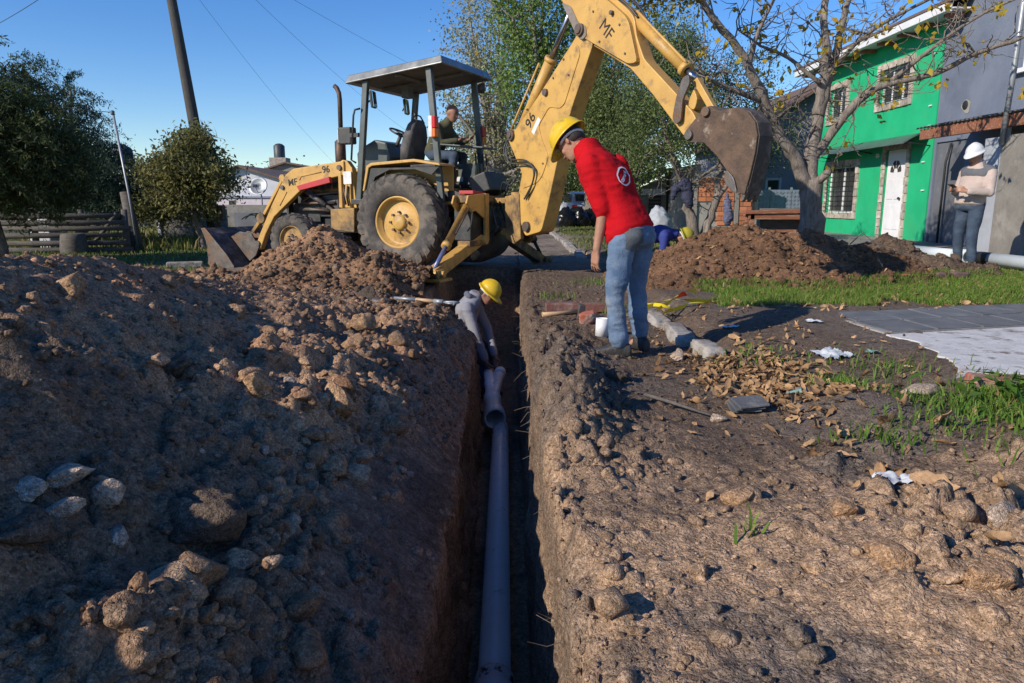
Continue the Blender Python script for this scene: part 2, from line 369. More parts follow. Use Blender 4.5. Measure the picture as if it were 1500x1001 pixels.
def soil_color(X, Y, Z, depth=None):
    X = np.asarray(X, float); Y = np.asarray(Y, float)
    n1 = fbm(X * 1.3, Y * 1.3, oct=4, seed=41); n2 = fbm(X * 7, Y * 7, oct=4, seed=42, gain=0.65)
    t = 1 - sstep(1.9, 4.2, Y + 1.1 * n1 + 0.8 * n2 + 0.45 * np.maximum(0, X - 1.2))      # tan subsoil thrown up by the near edge, dark topsoil beyond
    t = np.clip(t * 0.95 - 0.55 * sstep(0.0, 0.45, fbm(X * 2.2, Y * 2.2, oct=4, seed=43)), 0, 1)
    t = np.maximum(t, 0.75 * sstep(0.3, -0.3, (X - 0.30) + 0.3 * n2) * (1 - sstep(2.6, 4.6, Y + n1)) * (X > 0))
    t = t * (1 - 0.75 * np.exp(-((X - 0.25) / 0.30) ** 2) * sstep(2.6, 3.6, Y + 0.6 * n1))
    left = (X < -0.3)
    t = np.where(left, np.clip(0.35 + 0.9 * n1 + 0.5 * n2, 0, 1), t)
    c = mixc(DARK, TAN, np.clip(t, 0, 1))
    c = mixc(c, GREY * 0.62, 0.75 * sstep(0.10, 0.42, fbm(X * 1.5 + 3, Y * 1.5, oct=4, seed=46, gain=0.6)) * (X > 0))
    gr = sstep(0.9, 1.6, X) * sstep(2.9, 3.8, Y)
    c = mixc(c, GREY * 0.75, 0.6 * gr * np.clip(0.5 + n1, 0, 1))
    st = sstep(10.0, 13.0, Y)
    c = mixc(c, GREY * (0.95 + 0.35 * n2[..., None] + 0.45 * n1[..., None]), st)
    lawn = np.maximum(sstep(1.9, 2.9, X + 0.8 * n1) * sstep(6.6, 7.4, Y - 0.22 * (X - 3) + 0.6 * n2), sstep(4.6, 5.6, -X + 0.8 * n1) * sstep(7, 9, Y))
    lawn = np.maximum(lawn, sstep(1.3, 2.2, X + 0.5 * n1) * sstep(11, 13, Y) * (1 - 0.5 * np.clip(n2 + n1, 0, 1)))
    c = mixc(c, SOILG * (1.0 + 0.4 * n2[..., None]), lawn * 0.9)
    if depth is not None:
        d = np.asarray(depth)                                         # strata: topsoil over paler subsoil, streaked by the bucket
        k = sstep(0.22, 0.62, d + 0.16 * fbm(Y * 1.5, d * 3, oct=3, seed=44))
        wc = mixc(DARK * 1.35, TAN * 1.1, np.clip(k * (0.75 + 0.5 * n1), 0, 1))
        spots = sstep(0.22, 0.42, fbm(Y * 3.5, d * 5.0, oct=3, seed=45))
        wc = mixc(wc, DARK * 0.9, spots * 0.7)
        c = mixc(c, wc, sstep(0.03, 0.12, d))
    return c
def build_ground():
    dl = seq(420, 0.03, 0.6, 1.07); dr = seq(420, 0.0095, 1.5, 1.036)
    NW, NF = 36, 18
    rows = np.concatenate([np.arange(-6, 0.9, 0.07), np.exp(np.arange(math.log(0.9 + 0.7), math.log(15.7), 0.0062)) - 0.7])
    far = seq(700, 0.09, 0.0, 1.05) + rows[-1] + 0.09; rows = np.concatenate([rows, far])
    NR = len(rows)
    Yc = rows[:, None]
    xl = lip_l(Yc); xr = lip_r(Yc)
    act = (sstep(TR0 - 0.5, TR0, Yc) * (1 - sstep(TR1 - 0.05, TR1 + 0.35, Yc + 0 * Yc)))
    P = []; D = []
    Xl = xl - dl[::-1][None, :]; Zl = top_z(Xl, Yc + 0 * Xl); P.append((Xl, Zl)); D.append(np.zeros_like(Xl))
    zl = top_z(xl, Yc); zr = top_z(xr, Yc)
    w = np.linspace(0, 1, NW + 2)[1:-1][None, :]
    fl = xl + 0.045 + 0.03 * fbm(Yc * 0.8, Yc * 0, oct=2, seed=51); fr = 0.085 + 0.02 * fbm(Yc * 0.9, Yc * 0, oct=2, seed=52)
    def wall(xa, za, xb, sgn, seed, bulge):
        zb = floor_z(xb, Yc)
        X = xa + (xb - xa) * (w ** 1.3 if sgn < 0 else w ** 2); Z = za + (zb - za) * (w ** 0.92)
        g = np.sin(np.pi * np.clip(w, 0, 1)) ** 0.5
        rough = 0.055 * fbm(Yc * 2.2 + 0 * w, Z * 3.0, oct=3, seed=seed) + 0.03 * fbm(Yc * 9 + 0 * w, Z * 9, oct=4, seed=seed + 3, gain=0.65) + bulge * 0.5 * lumps(Yc + 0 * w, Z, 0.11, seed + 6, 0.35)
        return X + sgn * -1 * rough * g * (1.0 if sgn < 0 else 0.75), Z
    Xw, Zw = wall(xl, zl, fl, -1, 61, 0.8); P.append((Xw, zl + (Zw - zl) * act)); D.append((zl - Zw) * act)
    q = np.linspace(0, 1, NF)[None, :]; Xf = fl + (fr - fl) * q; Zf = floor_z(Xf, Yc + 0 * Xf); Zt = top_z(Xf, Yc + 0 * Xf)
    P.append((Xf, Zt + (Zf - Zt) * act)); D.append((Zt - Zf) * act)
    Xw2, Zw2 = wall(xr, zr, fr, 1, 71, 0.6); P.append((Xw2[:, ::-1], (zr + (Zw2 - zr) * act)[:, ::-1])); D.append(((zr - Zw2) * act)[:, ::-1])
    Xr = xr + dr[None, :]; Zr = top_z(Xr, Yc + 0 * Xr); P.append((Xr, Zr)); D.append(np.zeros_like(Xr))
    X = np.concatenate([p[0] for p in P], 1); Z = np.concatenate([p[1] for p in P], 1); Dp = np.concatenate(D, 1)
    Yg = Yc + 0 * X
    NC = X.shape[1]
    C = soil_color(X.ravel(), Yg.ravel(), Z.ravel(), Dp.ravel())
    V = np.stack([X.ravel(), Yg.ravel(), Z.ravel()], 1)
    i = np.arange(NR - 1)[:, None] * NC + np.arange(NC - 1)[None, :]
    F = np.stack([i, i + 1, i + 1 + NC, i + NC], -1).reshape(-1, 4)
    g = np_mesh("ground", V, F, M_SOIL, smooth=True, colors=C); g["kind"] = "structure"
    g["label"] = "bare earth street cut by a narrow open trench"
    return g
build_ground()

# ---------------------------------------------------------------- heaps of dug soil (patches rising from the ground)
def pw(Y, ks, vs): return np.interp(Y, ks, vs)
def heap_l(X, Y):
    zc = pw(Y, [-4, -3, 0.5, 1.6, 2.3, 2.95, 3.8, 4.7, 5.6, 6.7, 7.6, 8.4], [0.2, 0.95, 1.0, 0.98, 0.93, 0.86, 0.71, 0.57, 0.42, 0.22, 0.10, -0.05])
    zc = zc + 0.05 * fbm(Y * 1.1, Y * 0, oct=3, seed=81)
    xc = -2.1 + 0.12 * fbm(Y * 0.7, Y * 0 + 5, oct=2, seed=82) + 0.10 * sstep(5, 8, Y)
    toe = brk_l(Y); lip = lip_l(Y)
    s = np.clip((X - xc) / (toe - xc), -0.2, 1.15)
    right = zc * (1 - np.clip(s, 0, 1)) ** 1.12 + 0.10 * np.sin(np.clip(s, 0, 1) * 3.14) * fbm(X * 1.4, Y * 1.0, oct=2, seed=83) - 0.36 * np.clip((X - toe) / (lip - toe), 0, 1.1) ** 1.15
    right = right + 0.09 * np.exp(-((s - 0.86) / 0.10) ** 2) * sstep(1.0, 1.6, Y) * (1 - sstep(6, 7.5, Y)) * (0.6 + fbm(Y * 1.7, Y * 0 + 2, oct=2, seed=84))
    left = zc - (xc - X) * 0.62
    z = np.where(X > xc, right, left)
    amp = np.where(X > xc, 1.0, sstep(-0.05, 0.10, z))
    low = sstep(0.15, 0.5, s + 0.25 * fbm(X * 1.5, Y * 1.5, oct=2, seed=85))
    z = z + amp * (0.55 * lumps(X, Y, 0.30, 91, 0.30) * low + 0.70 * lumps(X, Y, 0.14, 92, 0.5) * (0.25 + 0.75 * low) + 0.6 * lumps(X, Y, 0.06, 93, 0.5) * (0.4 + 0.6 * low) + 0.6 * lumps(X, Y, 0.026, 94, 0.55))
    z = z + 0.04 * fbm(X * 5, Y * 5, oct=4, seed=86, gain=0.6) + 0.05 * fbm(X * 1.3, Y * 1.3, oct=2, seed=87) + 0.012 * fbm(X * 26, Y * 26, oct=3, seed=88, gain=0.6)
    return z - 0.44 * np.exp(-((X + 0.86) / 0.34) ** 2 - ((Y - 7.95) / 0.45) ** 2)
def cone(X, Y, cx, cy, ax, ay, h, p=1.0):
    r = np.sqrt(((X - cx) / ax) ** 2 + ((Y - cy) / ay) ** 2 + 0.004); return h * np.maximum(-0.3, 1 - r) ** 1 if p == 1 else h * np.sign(1 - r) * np.abs(1 - r) ** p
def rough_heap(X, Y, z, s0, k=1.0):
    amp = sstep(-0.08, 0.05, z)
    z = z + 0.07 * k * fbm(X * 2.2, Y * 2.2, oct=3, seed=s0) + 0.03 * fbm(X * 7, Y * 7, oct=3, seed=s0 + 1)
    return z + amp * k * (0.5 * lumps(X, Y, 0.26, s0 + 2, 0.25) + 0.55 * lumps(X, Y, 0.12, s0 + 3, 0.45) + 0.55 * lumps(X, Y, 0.055, s0 + 4, 0.5))
def heap_m(X, Y):
    z = np.maximum.reduce([cone(X, Y, -2.42, 9.2, 1.30, 1.45, 0.80), cone(X, Y, -1.75, 8.9, 1.1, 1.3, 0.50), cone(X, Y, -1.25, 8.75, 0.9, 0.9, 0.30), cone(X, Y, -2.6, 8.1, 1.6, 1.2, 0.30), cone(X, Y, -3.6, 8.6, 1.5, 1.2, 0.28)])
    return rough_heap(X, Y, z, 110) - 0.04 - 0.44 * np.exp(-((X + 0.86) / 0.34) ** 2 - ((Y - 7.95) / 0.45) ** 2)
def heap_r(X, Y):
    z = np.maximum.reduce([cone(X, Y, 3.05, 9.55, 1.75, 1.75, 0.80), cone(X, Y, 3.9, 9.7, 1.7, 1.35, 0.66), cone(X, Y, 4.7, 9.7, 1.3, 1.1, 0.45), cone(X, Y, 2.3, 9.0, 1.1, 1.2, 0.38)])
    return rough_heap(X, Y, z, 130) + 0.03
def heap_k(X, Y):
    z = np.maximum.reduce([cone(X, Y, 5.35, 10.3, 0.85, 0.8, 0.62), cone(X, Y, 4.9, 9.6, 1.0, 0.75, 0.42), cone(X, Y, 5.75, 9.7, 0.9, 0.6, 0.32)])
    return rough_heap(X, Y, z, 150, 1.1) + 0.03
def heap_color(kind):
    def f(X, Y, Z):
        n1 = fbm(X * 1.5, Y * 1.5, oct=4, seed=161); n2 = fbm(X * 8, Y * 8, oct=4, seed=162, gain=0.65)
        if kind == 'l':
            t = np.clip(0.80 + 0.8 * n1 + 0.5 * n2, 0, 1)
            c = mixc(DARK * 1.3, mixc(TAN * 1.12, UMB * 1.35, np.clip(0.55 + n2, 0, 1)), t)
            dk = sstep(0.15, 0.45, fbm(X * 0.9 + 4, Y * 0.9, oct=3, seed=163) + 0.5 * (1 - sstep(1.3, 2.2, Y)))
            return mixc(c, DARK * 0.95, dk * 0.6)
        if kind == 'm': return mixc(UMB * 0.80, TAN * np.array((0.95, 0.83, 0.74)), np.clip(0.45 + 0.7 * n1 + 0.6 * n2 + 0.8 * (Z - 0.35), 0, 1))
        if kind == 'r': return mixc(UMB * 0.50, UMB * 0.88, np.clip(0.5 + 0.7 * n1 + 0.6 * n2 - 0.55 * sstep(3.6, 5.2, X), 0, 1))
        return mixc(DARK * 0.65, DARK * 1.25, np.clip(0.4 + 0.8 * n2, 0, 1))
    return f
def build_heap(hf, x0, x1, y0, y1, sp, kind, label, geo=False):
    xs = np.arange(x0, x1, sp); ys = np.arange(y0, y1, sp) if not geo else np.concatenate([np.arange(y0, 0.9, 0.06), np.exp(np.arange(math.log(1.7), math.log(y1 + 0.8), 0.0052)) - 0.8])
    if geo: xs = np.concatenate([np.arange(x0, -3.0, 0.03), np.arange(-3.0, x1, sp)])
    X, Y = np.meshgrid(xs, ys); Z = hf(X, Y); G = 0.07 * sstep(1.40, 1.62, X) * sstep(4.0, 5.2, Y) - 0.05
    nx = len(xs); ny = len(ys); keep = Z > G - 0.08
    if kind == 'l': keep = (X < lip_l(Y) + 0.015) & ((Z > -0.13) | (X > brk_l(Y) - 0.15))
    if kind == 'm': keep &= (X < brk_l(Y)) & (Z > -0.03)
    i = np.arange(ny - 1)[:, None] * nx + np.arange(nx - 1)[None, :]
    ok = keep[:-1, :-1] & keep[1:, :-1] & keep[:-1, 1:] & keep[1:, 1:]
    i = i[ok]; F = np.stack([i, i + 1, i + 1 + nx, i + nx], -1)
    use = np.unique(F); mp = np.full(nx * ny, -1); mp[use] = np.arange(len(use))
    V = np.stack([X.ravel(), Y.ravel(), Z.ravel()], 1)[use]
    # sideways jitter breaks the regular grid so steep clod faces are not combed
    V[:, 0] += 0.25 * sp * (rng.random(len(V)) - 0.5); V[:, 1] += 0.25 * sp * (rng.random(len(V)) - 0.5)
    C = heap_color(kind)(V[:, 0], V[:, 1], V[:, 2])
    o = np_mesh("soil_heap", V, mp[F], M_SOIL, smooth=True, colors=C)
    return tag(o, label, "soil heap", "heaps of dug soil along the trench")
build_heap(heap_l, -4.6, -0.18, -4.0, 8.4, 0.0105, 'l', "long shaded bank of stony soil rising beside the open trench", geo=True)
build_heap(heap_m, -5.2, -0.3, 6.6, 10.5, 0.022, 'm', "sunlit tan soil heap in front of the yellow backhoe wheels")
build_heap(heap_r, 1.0, 6.2, 7.5, 11.4, 0.022, 'r', "broad reddish brown soil heap behind the grass strip")
build_heap(heap_k, 4.0, 6.9, 8.7, 11.2, 0.024, 'k', "small black soil heap in front of the green house")

# ---------------------------------------------------------------- loose clods and stones
def ico(sub):
    bm = bmesh.new(); bmesh.ops.create_icosphere(bm, subdivisions=sub, radius=1.0)
    V = np.array([v.co[:] for v in bm.verts]); F = np.array([[v.index for v in f.verts] for f in bm.faces]); bm.free(); return V, F
def clod_shape(sub, seed, rough=0.5):
    V, F = ico(sub); o = seed * 7.31
    d = 1 + rough * fbm(V[:, 0] * 1.1 + o, V[:, 1] * 1.1 + o, V[:, 2] * 1.1, oct=2, seed=seed) + 0.42 * fbm(V[:, 0] * 2.6 + o, V[:, 1] * 2.6, V[:, 2] * 2.6, oct=3 if sub < 4 else 5, seed=seed + 1, gain=0.68)
    V = V * d[:, None]
    r_ = np.random.default_rng(seed)
    for _ in range(9):                                   # broken flats
        nrm = r_.normal(size=3); nrm /= np.linalg.norm(nrm); k = 0.45 + 0.35 * r_.random()
        over = V @ nrm - k; V = V - np.outer(np.maximum(0, over) * 0.7, nrm)
    return V, F
CL1 = [clod_shape(1, 300 + k) for k in range(14)]; CL2 = [clod_shape(2, 400 + k) for k in range(12)]; CLB = [clod_shape(3, 450 + k) for k in range(14)]; CL3 = [clod_shape(4, 500 + k) for k in range(12)]
def rot_rand(n):
    q = rng.normal(size=(n, 4)); q /= np.linalg.norm(q, axis=1)[:, None]; w, x, y, z = q.T
    return np.stack([np.stack([1 - 2 * (y * y + z * z), 2 * (x * y - z * w), 2 * (x * z + y * w)], -1), np.stack([2 * (x * y + z * w), 1 - 2 * (x * x + z * z), 2 * (y * z - x * w)], -1), np.stack([2 * (x * z - y * w), 2 * (y * z + x * w), 1 - 2 * (x * x + y * y)], -1)], 1)
def scatter(name, X, Y, Z, r, cols, shapes, label):
    n = len(X); Q = rot_rand(n); Vs = []; Fs = []; Cs = []; off = 0
    pick = rng.integers(0, len(shapes), n); sc = 0.7 + 0.6 * rng.random((n, 3))
    for k, (V, F) in enumerate(shapes):
        idx = np.where(pick == k)[0]
        if not len(idx): continue
        W_ = np.einsum('nij,nvj->nvi', Q[idx], V[None] * sc[idx][:, None, :]) * r[idx][:, None, None]
        W_[..., 2] *= 0.8
        W_ += np.stack([X[idx], Y[idx], Z[idx] + r[idx] * 0.08], -1)[:, None, :]
        m = len(V); Vs.append(W_.reshape(-1, 3)); Cs.append(np.repeat(cols[idx], m, axis=0))
        Fs.append((F[None] + (np.arange(len(idx)) * m)[:, None, None] + off).reshape(-1, 3)); off += m * len(idx)
    o = np_mesh(name, np.concatenate(Vs), np.concatenate(Fs), M_CLOD, smooth=(len(shapes[0][0]) > 100), colors=np.concatenate(Cs))
    o["kind"] = "stuff"; o["label"] = label; return o
def clod_col(n, pale=0.25):
    t = rng.random(n); c = mixc(DARK * 0.9, mixc(UMB, TAN, rng.random(n)), np.clip(t * 1.3, 0, 1)); p = rng.random(n) < pale
    c[p] = mixc(TAN * 0.9, np.array((0.36, 0.31, 0.27)), rng.random(p.sum())); return c * (0.8 + 0.4 * rng.random((n, 1)))
def psize(n, lo, hi, a=2.2): return lo * (1 - rng.random(n) * (1 - (lo / hi) ** a)) ** (-1 / a)
# small crumbs on the bank
n = 10500; Y = np.exp(rng.uniform(math.log(1.0), math.log(8.2), n)); X = rng.uniform(-3.0, -0.28, n); k = X < lip_l(Y) - 0.01; X, Y = X[k], Y[k]
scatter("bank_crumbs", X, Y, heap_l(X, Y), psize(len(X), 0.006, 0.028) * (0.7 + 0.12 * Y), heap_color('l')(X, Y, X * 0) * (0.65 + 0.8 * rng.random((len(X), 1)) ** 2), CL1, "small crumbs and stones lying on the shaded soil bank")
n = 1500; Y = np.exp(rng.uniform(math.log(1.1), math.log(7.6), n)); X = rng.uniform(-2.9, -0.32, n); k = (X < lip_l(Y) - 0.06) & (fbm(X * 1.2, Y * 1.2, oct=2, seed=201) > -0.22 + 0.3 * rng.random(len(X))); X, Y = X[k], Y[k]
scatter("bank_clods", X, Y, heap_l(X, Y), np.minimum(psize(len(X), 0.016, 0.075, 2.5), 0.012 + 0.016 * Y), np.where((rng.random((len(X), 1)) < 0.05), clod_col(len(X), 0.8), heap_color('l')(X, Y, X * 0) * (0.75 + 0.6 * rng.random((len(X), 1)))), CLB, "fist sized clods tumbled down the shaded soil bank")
n = 380; Y = np.exp(rng.uniform(math.log(1.3), math.log(8.0), n)); X = brk_l(Y) + rng.normal(-0.03, 0.09, n); X = np.minimum(X, lip_l(Y) - 0.04)
scatter("lip_clods", X, Y, heap_l(X, Y), psize(len(X), 0.02, 0.085, 2.0), mixc(UMB * 0.9, TAN * 1.05, rng.random(n)) * (0.7 + 0.5 * rng.random((n, 1))), CLB, "crumbly tan clods along the left lip of the trench")
# crumbs on the right hand ground
n = 6500; Y = np.exp(rng.uniform(math.log(1.0), math.log(9.0), n)); X = 0.14 + rng.random(n) ** 1.3 * 2.9; k = ~((X > 2.3) & (Y > 3.6)) & ~((X > 1.2) & (Y > 5)); X, Y = X[k], Y[k]
scatter("street_crumbs", X, Y, top_z(X, Y), psize(len(X), 0.004, 0.020) * (0.7 + 0.15 * Y), soil_color(X, Y, 0) * (0.75 + 0.6 * rng.random((len(X), 1))), CL1, "small crumbs and grit on the trampled ground")
n = 1500; Y = np.exp(rng.uniform(math.log(1.1), math.log(6.0), n)); X = 0.16 + rng.random(n) ** 1.2 * 2.2; w_ = np.exp(-((X - 0.36) / 0.22) ** 2) * (Y > 2.6) * (Y < 5.6) + np.exp(-((X - 1.5) / 0.35) ** 2 - ((Y - 1.9) / 0.7) ** 2) + 0.12; k = rng.random(len(X)) < w_; X, Y = X[k], Y[k]
scatter("street_clods", X, Y, top_z(X, Y), psize(len(X), 0.016, 0.055, 2.4), soil_color(X, Y, 0) * (0.8 + 0.4 * rng.random((len(X), 1))), CL2, "loose clods along the sunny edge of the trench")
for hf, kind, (a0, a1, b0, b1), nn, lb in ((heap_m, 'm', (-4.6, -0.6, 7.0, 10.3), 2600, "clods on the tan heap by the backhoe"), (heap_r, 'r', (1.3, 6.0, 7.8, 11.0), 3200, "clods on the reddish brown heap"), (heap_k, 'k', (4.2, 6.6, 8.9, 11.0), 900, "clods on the black heap")):
    X = rng.uniform(a0, a1, nn); Y = rng.uniform(b0, b1, nn); Z = hf(X, Y); k = (Z > 0.03) & ((X > 0) | (X < brk_l(Y) - 0.03)); X, Y, Z = X[k], Y[k], Z[k]
    scatter("heap_clods", X, Y, Z, psize(len(X), 0.018, 0.075, 2.3), heap_color(kind)(X, Y, Z) * (0.7 + 0.6 * rng.random((len(X), 1))), CL2 if nn < 1000 else CL1, lb)
# middle ground between bank and heap
n = 2500; X = rng.uniform(-4.6, -0.75, n); Y = rng.uniform(6.4, 8.9, n); k = (heap_l(X, Y) < 0.12) & (X < brk_l(Y) - 0.03); X, Y = X[k], Y[k]
scatter("middle_clods", X, Y, np.maximum(top_z(X, Y), np.maximum(heap_l(X, Y), heap_m(X, Y))), psize(len(X), 0.02, 0.085, 2.2), clod_col(len(X), 0.04) * 0.75, CL1, "dark clods between the bank and the backhoe heap")
# big clods that can be told apart
M_PALE = mat("pale_stone", (0.30, 0.245, 0.20), (0.20, 0.16, 0.128), 9, 0.95, bump=1.0, bscale=26, c3=(0.14, 0.105, 0.08), s3=3)
M_CLODD = mat("dark_clod", (0.055, 0.042, 0.034), (0.11, 0.085, 0.065), 10, 0.97, bump=1.0, bscale=30, c3=(0.19, 0.14, 0.10), s3=4)
M_CLODT = mat("tan_clod", (0.27, 0.185, 0.12), (0.18, 0.115, 0.07), 8, 0.97, bump=1.0, bscale=28, c3=(0.10, 0.07, 0.05), s3=3)
def big_clod(k, x, y, z, s, rz, m, name, label, cat, group=None, ry=0.0):
    V, F = CL3[k % len(CL3)]
    cc = {"pale_stone": (0.42, 0.325, 0.25), "dark_clod": (0.12, 0.088, 0.065), "tan_clod": (0.36, 0.225, 0.13)}.get(m.name)
    o = np_mesh(name, V * np.array(s) * 0.5, F, M_CLOD if cc else m, smooth=True, colors=np.tile(np.array(cc), (len(V), 1)) if cc else None); o.location = (x, y, z); o.rotation_euler = (ry * 0.6, ry, rz)
    return tag(o, label, cat, group)
# ================================================================ BUILDINGS AND STREET
M_GREEN = mat("green_plaster", (0.006, 0.36, 0.155), (0.010, 0.42, 0.185), 1.6, 0.75, bump=0.15, bscale=60, c3=(0.05, 0.33, 0.13), s3=0.7, t3=(0.52, 0.8))
M_BLUEG = mat("blue_grey_plaster", (0.125, 0.152, 0.21), (0.165, 0.192, 0.25), 1.2, 0.85, bump=0.3, bscale=25, c3=(0.10, 0.115, 0.15), s3=0.9, t3=(0.5, 0.75))
M_CONC = mat("concrete", (0.24, 0.225, 0.20), (0.17, 0.16, 0.145), 3, 0.92, bump=0.4, bscale=30, c3=(0.33, 0.31, 0.28), s3=2, t3=(0.52, 0.7))
M_PALEC = mat("pale_render", (0.36, 0.385, 0.43), (0.30, 0.32, 0.36), 3, 0.85, bump=0.2, bscale=30)
M_WHITE = mat("white_paint", (0.74, 0.75, 0.77), (0.66, 0.67, 0.69), 3, 0.5, c3=(0.5, 0.48, 0.45), s3=5, t3=(0.58, 0.8))
M_STONE = mat("stone_cladding", (0.42, 0.36, 0.31), (0.30, 0.25, 0.21), 7, 0.85, bump=0.4, bscale=30, c3=(0.52, 0.47, 0.42), s3=5, obj_rand=0.25)
M_GLASS = mat("dark_glass", (0.03, 0.035, 0.04), (0.06, 0.06, 0.06), 2, 0.08, spec=0.6)
M_IRON = mat("black_iron", (0.02, 0.02, 0.022), rough=0.6)
M_WOOD = mat("red_brown_wood", (0.28, 0.105, 0.055), (0.18, 0.07, 0.04), 4, 0.7, bump=0.3, bscale=30, stretch=(1, 6, 6), c3=(0.36, 0.2, 0.13), s3=4)
M_GALV = mat("galvanised", (0.33, 0.35, 0.37), (0.25, 0.27, 0.29), 5, 0.45, metal=0.4)
M_ZINC = mat("corrugated_zinc", (0.13, 0.13, 0.13), (0.2, 0.2, 0.2), 3, 0.5, metal=0.4)
M_GATE = mat("grey_gate", (0.15, 0.16, 0.18), (0.11, 0.115, 0.13), 2, 0.6, c3=(0.24, 0.24, 0.24), s3=6, t3=(0.58, 0.7))
M_LOG = mat("weathered_log", (0.14, 0.125, 0.11), (0.085, 0.075, 0.066), 5, 0.9, bump=0.5, bscale=20, stretch=(1, 5, 5))
M_PINK = mat("pinkish_wall", (0.62, 0.55, 0.58), (0.54, 0.47, 0.50), 2, 0.85)
M_HWHITE = mat("white_wall", (0.62, 0.63, 0.68), (0.54, 0.55, 0.6), 2, 0.85)
M_TILE = mat("brown_roof_tile", (0.11, 0.075, 0.06), (0.18, 0.12, 0.09), 6, 0.85, bump=0.5, bscale=20)
M_BRICK = mat("hollow_brick", (0.50, 0.185, 0.085), (0.40, 0.145, 0.07), 8, 0.85, bump=0.3, bscale=40, obj_rand=0.22)
M_MORT = mat("mortar", (0.34, 0.32, 0.29), (0.26, 0.245, 0.22), 7, 0.95, bump=0.4)
M_TANK = mat("water_tank", (0.03, 0.035, 0.045), (0.06, 0.065, 0.075), 4, 0.5)
M_BAG = mat("black_plastic", (0.008, 0.008, 0.009), rough=0.22, bump=0.6, bscale=14)

def wall_x(X, y0, y1, z0, z1, holes, depth=0.14, back=True):
    """wall face at X looking to -X with real openings and reveals; holes (ya,yb,za,zb)"""
    ys = sorted({y0, y1, *[h[0] for h in holes], *[h[1] for h in holes]}); zs = sorted({z0, z1, *[h[2] for h in holes], *[h[3] for h in holes]}); b = MB()
    for i in range(len(ys) - 1):
        for j in range(len(zs) - 1):
            cy = (ys[i] + ys[i + 1]) / 2; cz_ = (zs[j] + zs[j + 1]) / 2
            if any(h[0] < cy < h[1] and h[2] < cz_ < h[3] for h in holes): continue
            b.add([(X, ys[i], zs[j]), (X, ys[i + 1], zs[j]), (X, ys[i + 1], zs[j + 1]), (X, ys[i], zs[j + 1])], [(0, 1, 2, 3)])
    for (a, c, d, e) in holes:
        for q in ([(a, d), (a, e)], [(c, d), (c, e)], [(a, d), (c, d)], [(a, e), (c, e)]):
            (p1, r1), (p2, r2) = q; b.add([(X, p1, r1), (X, p2, r2), (X + depth, p2, r2), (X + depth, p1, r1)], [(0, 1, 2, 3)])
    return b
def stone_frame(parent, X, a, c, d, e, w, n_each=0.22, sill=True):
    """surround of separate stones round an opening"""
    def run(p0, p1, fixed, vert):
        n = max(1, round(abs(p1 - p0) / n_each)); st = (p1 - p0) / n
        for k in range(n):
            q0 = p0 + k * st + 0.006; q1 = p0 + (k + 1) * st - 0.006; pr = 0.035 + 0.02 * random.random()
            b = MB()
            if vert: b.bx(X - pr, X + 0.02, fixed[0], fixed[1], q0, q1)
            else: b.bx(X - pr, X + 0.02, q0, q1, fixed[0], fixed[1])
            b.build("stone", M_STONE, parent, 0.006, segs=1)
    run(d - w, e + w, (a - w, a), True); run(d - w, e + w, (c, c + w), True); run(a, c, (e, e + w), False)
    if sill: run(a, c, (d - w, d), False)
def grille(parent, X, a, c, d, e, nh, nv):
    b = MB()
    for k in range(nh): z = d + (e - d) * (k + 0.5) / nh; b.bar((X, a, z), (X, c, z), 0.014, 0.014)
    for k in range(nv): y = a + (c - a) * (k + 0.5) / nv; b.bar((X - 0.012, y, d), (X - 0.012, y, e), 0.014, 0.014)
    return b.build("grille", M_IRON, parent)
def window_x(parent, X, a, c, d, e, panes=2, nh=9, nv=3, sw=0.16):
    w = empty("window", (0, 0, 0), 0, parent)
    stone_frame(w, X, a, c, d, e, sw)
    b = MB(); fw = 0.05
    b.bx(X + 0.08, X + 0.12, a, c, d, d + fw); b.bx(X + 0.08, X + 0.12, a, c, e - fw, e); b.bx(X + 0.08, X + 0.12, a, a + fw, d + fw, e - fw); b.bx(X + 0.08, X + 0.12, c - fw, c, d + fw, e - fw)
    for k in range(1, panes): y = a + (c - a) * k / panes; b.bx(X + 0.08, X + 0.12, y - 0.03, y + 0.03, d + fw, e - fw)
    b.build("window_frame", M_WHITE, w)
    for k in range(panes):
        y0 = a + (c - a) * k / panes + 0.03; y1 = a + (c - a) * (k + 1) / panes - 0.03
        MB().add([(X + 0.105, y0, d), (X + 0.105, y1, d), (X + 0.105, y1, e), (X + 0.105, y0, e)], [(0, 1, 2, 3)]).build("pane", M_GLASS, w)
    grille(w, X - 0.09, a - 0.03, c + 0.03, d - 0.03, e + 0.03, nh, nv)
    return w
# ---- green house
GH = empty("green_house", (9.6, 19.7, 0)); GH.location = (0, 0, 0)
tag(GH, "bright green two storey house with white eaves and white front door", "house")
WX = 9.6
ho = [(18.15, 19.6, 3.5, 4.35), (21.5, 22.6, 3.45, 4.3), (20.5, 22.3, 0.72, 2.05), (17.93, 18.95, 0.12, 2.33)]
b = wall_x(WX, 16.9, 23.3, -0.1, 5.35, ho); b.add([(WX, 16.9, -0.1), (16.5, 16.9, -0.1), (16.5, 16.9, 6.9), (WX, 16.9, 5.35)], [(0, 1, 2, 3)]); b.add([(WX, 23.3, -0.1), (16.5, 23.3, -0.1), (16.5, 23.3, 6.9), (WX, 23.3, 5.35)], [(0, 1, 2, 3)]); b.build("wall", M_GREEN, GH)
window_x(GH, WX, 18.15, 19.6, 3.5, 4.35, 3, 8, 4); window_x(GH, WX, 21.5, 22.6, 3.45, 4.3, 2, 8, 3); window_x(GH, WX, 20.5, 22.3, 0.72, 2.05, 2, 10, 4)
dr_ = empty("door", (0, 0, 0), 0, GH); stone_frame(dr_, WX, 17.93, 18.95, 0.12, 2.33, 0.14, 0.2, False)
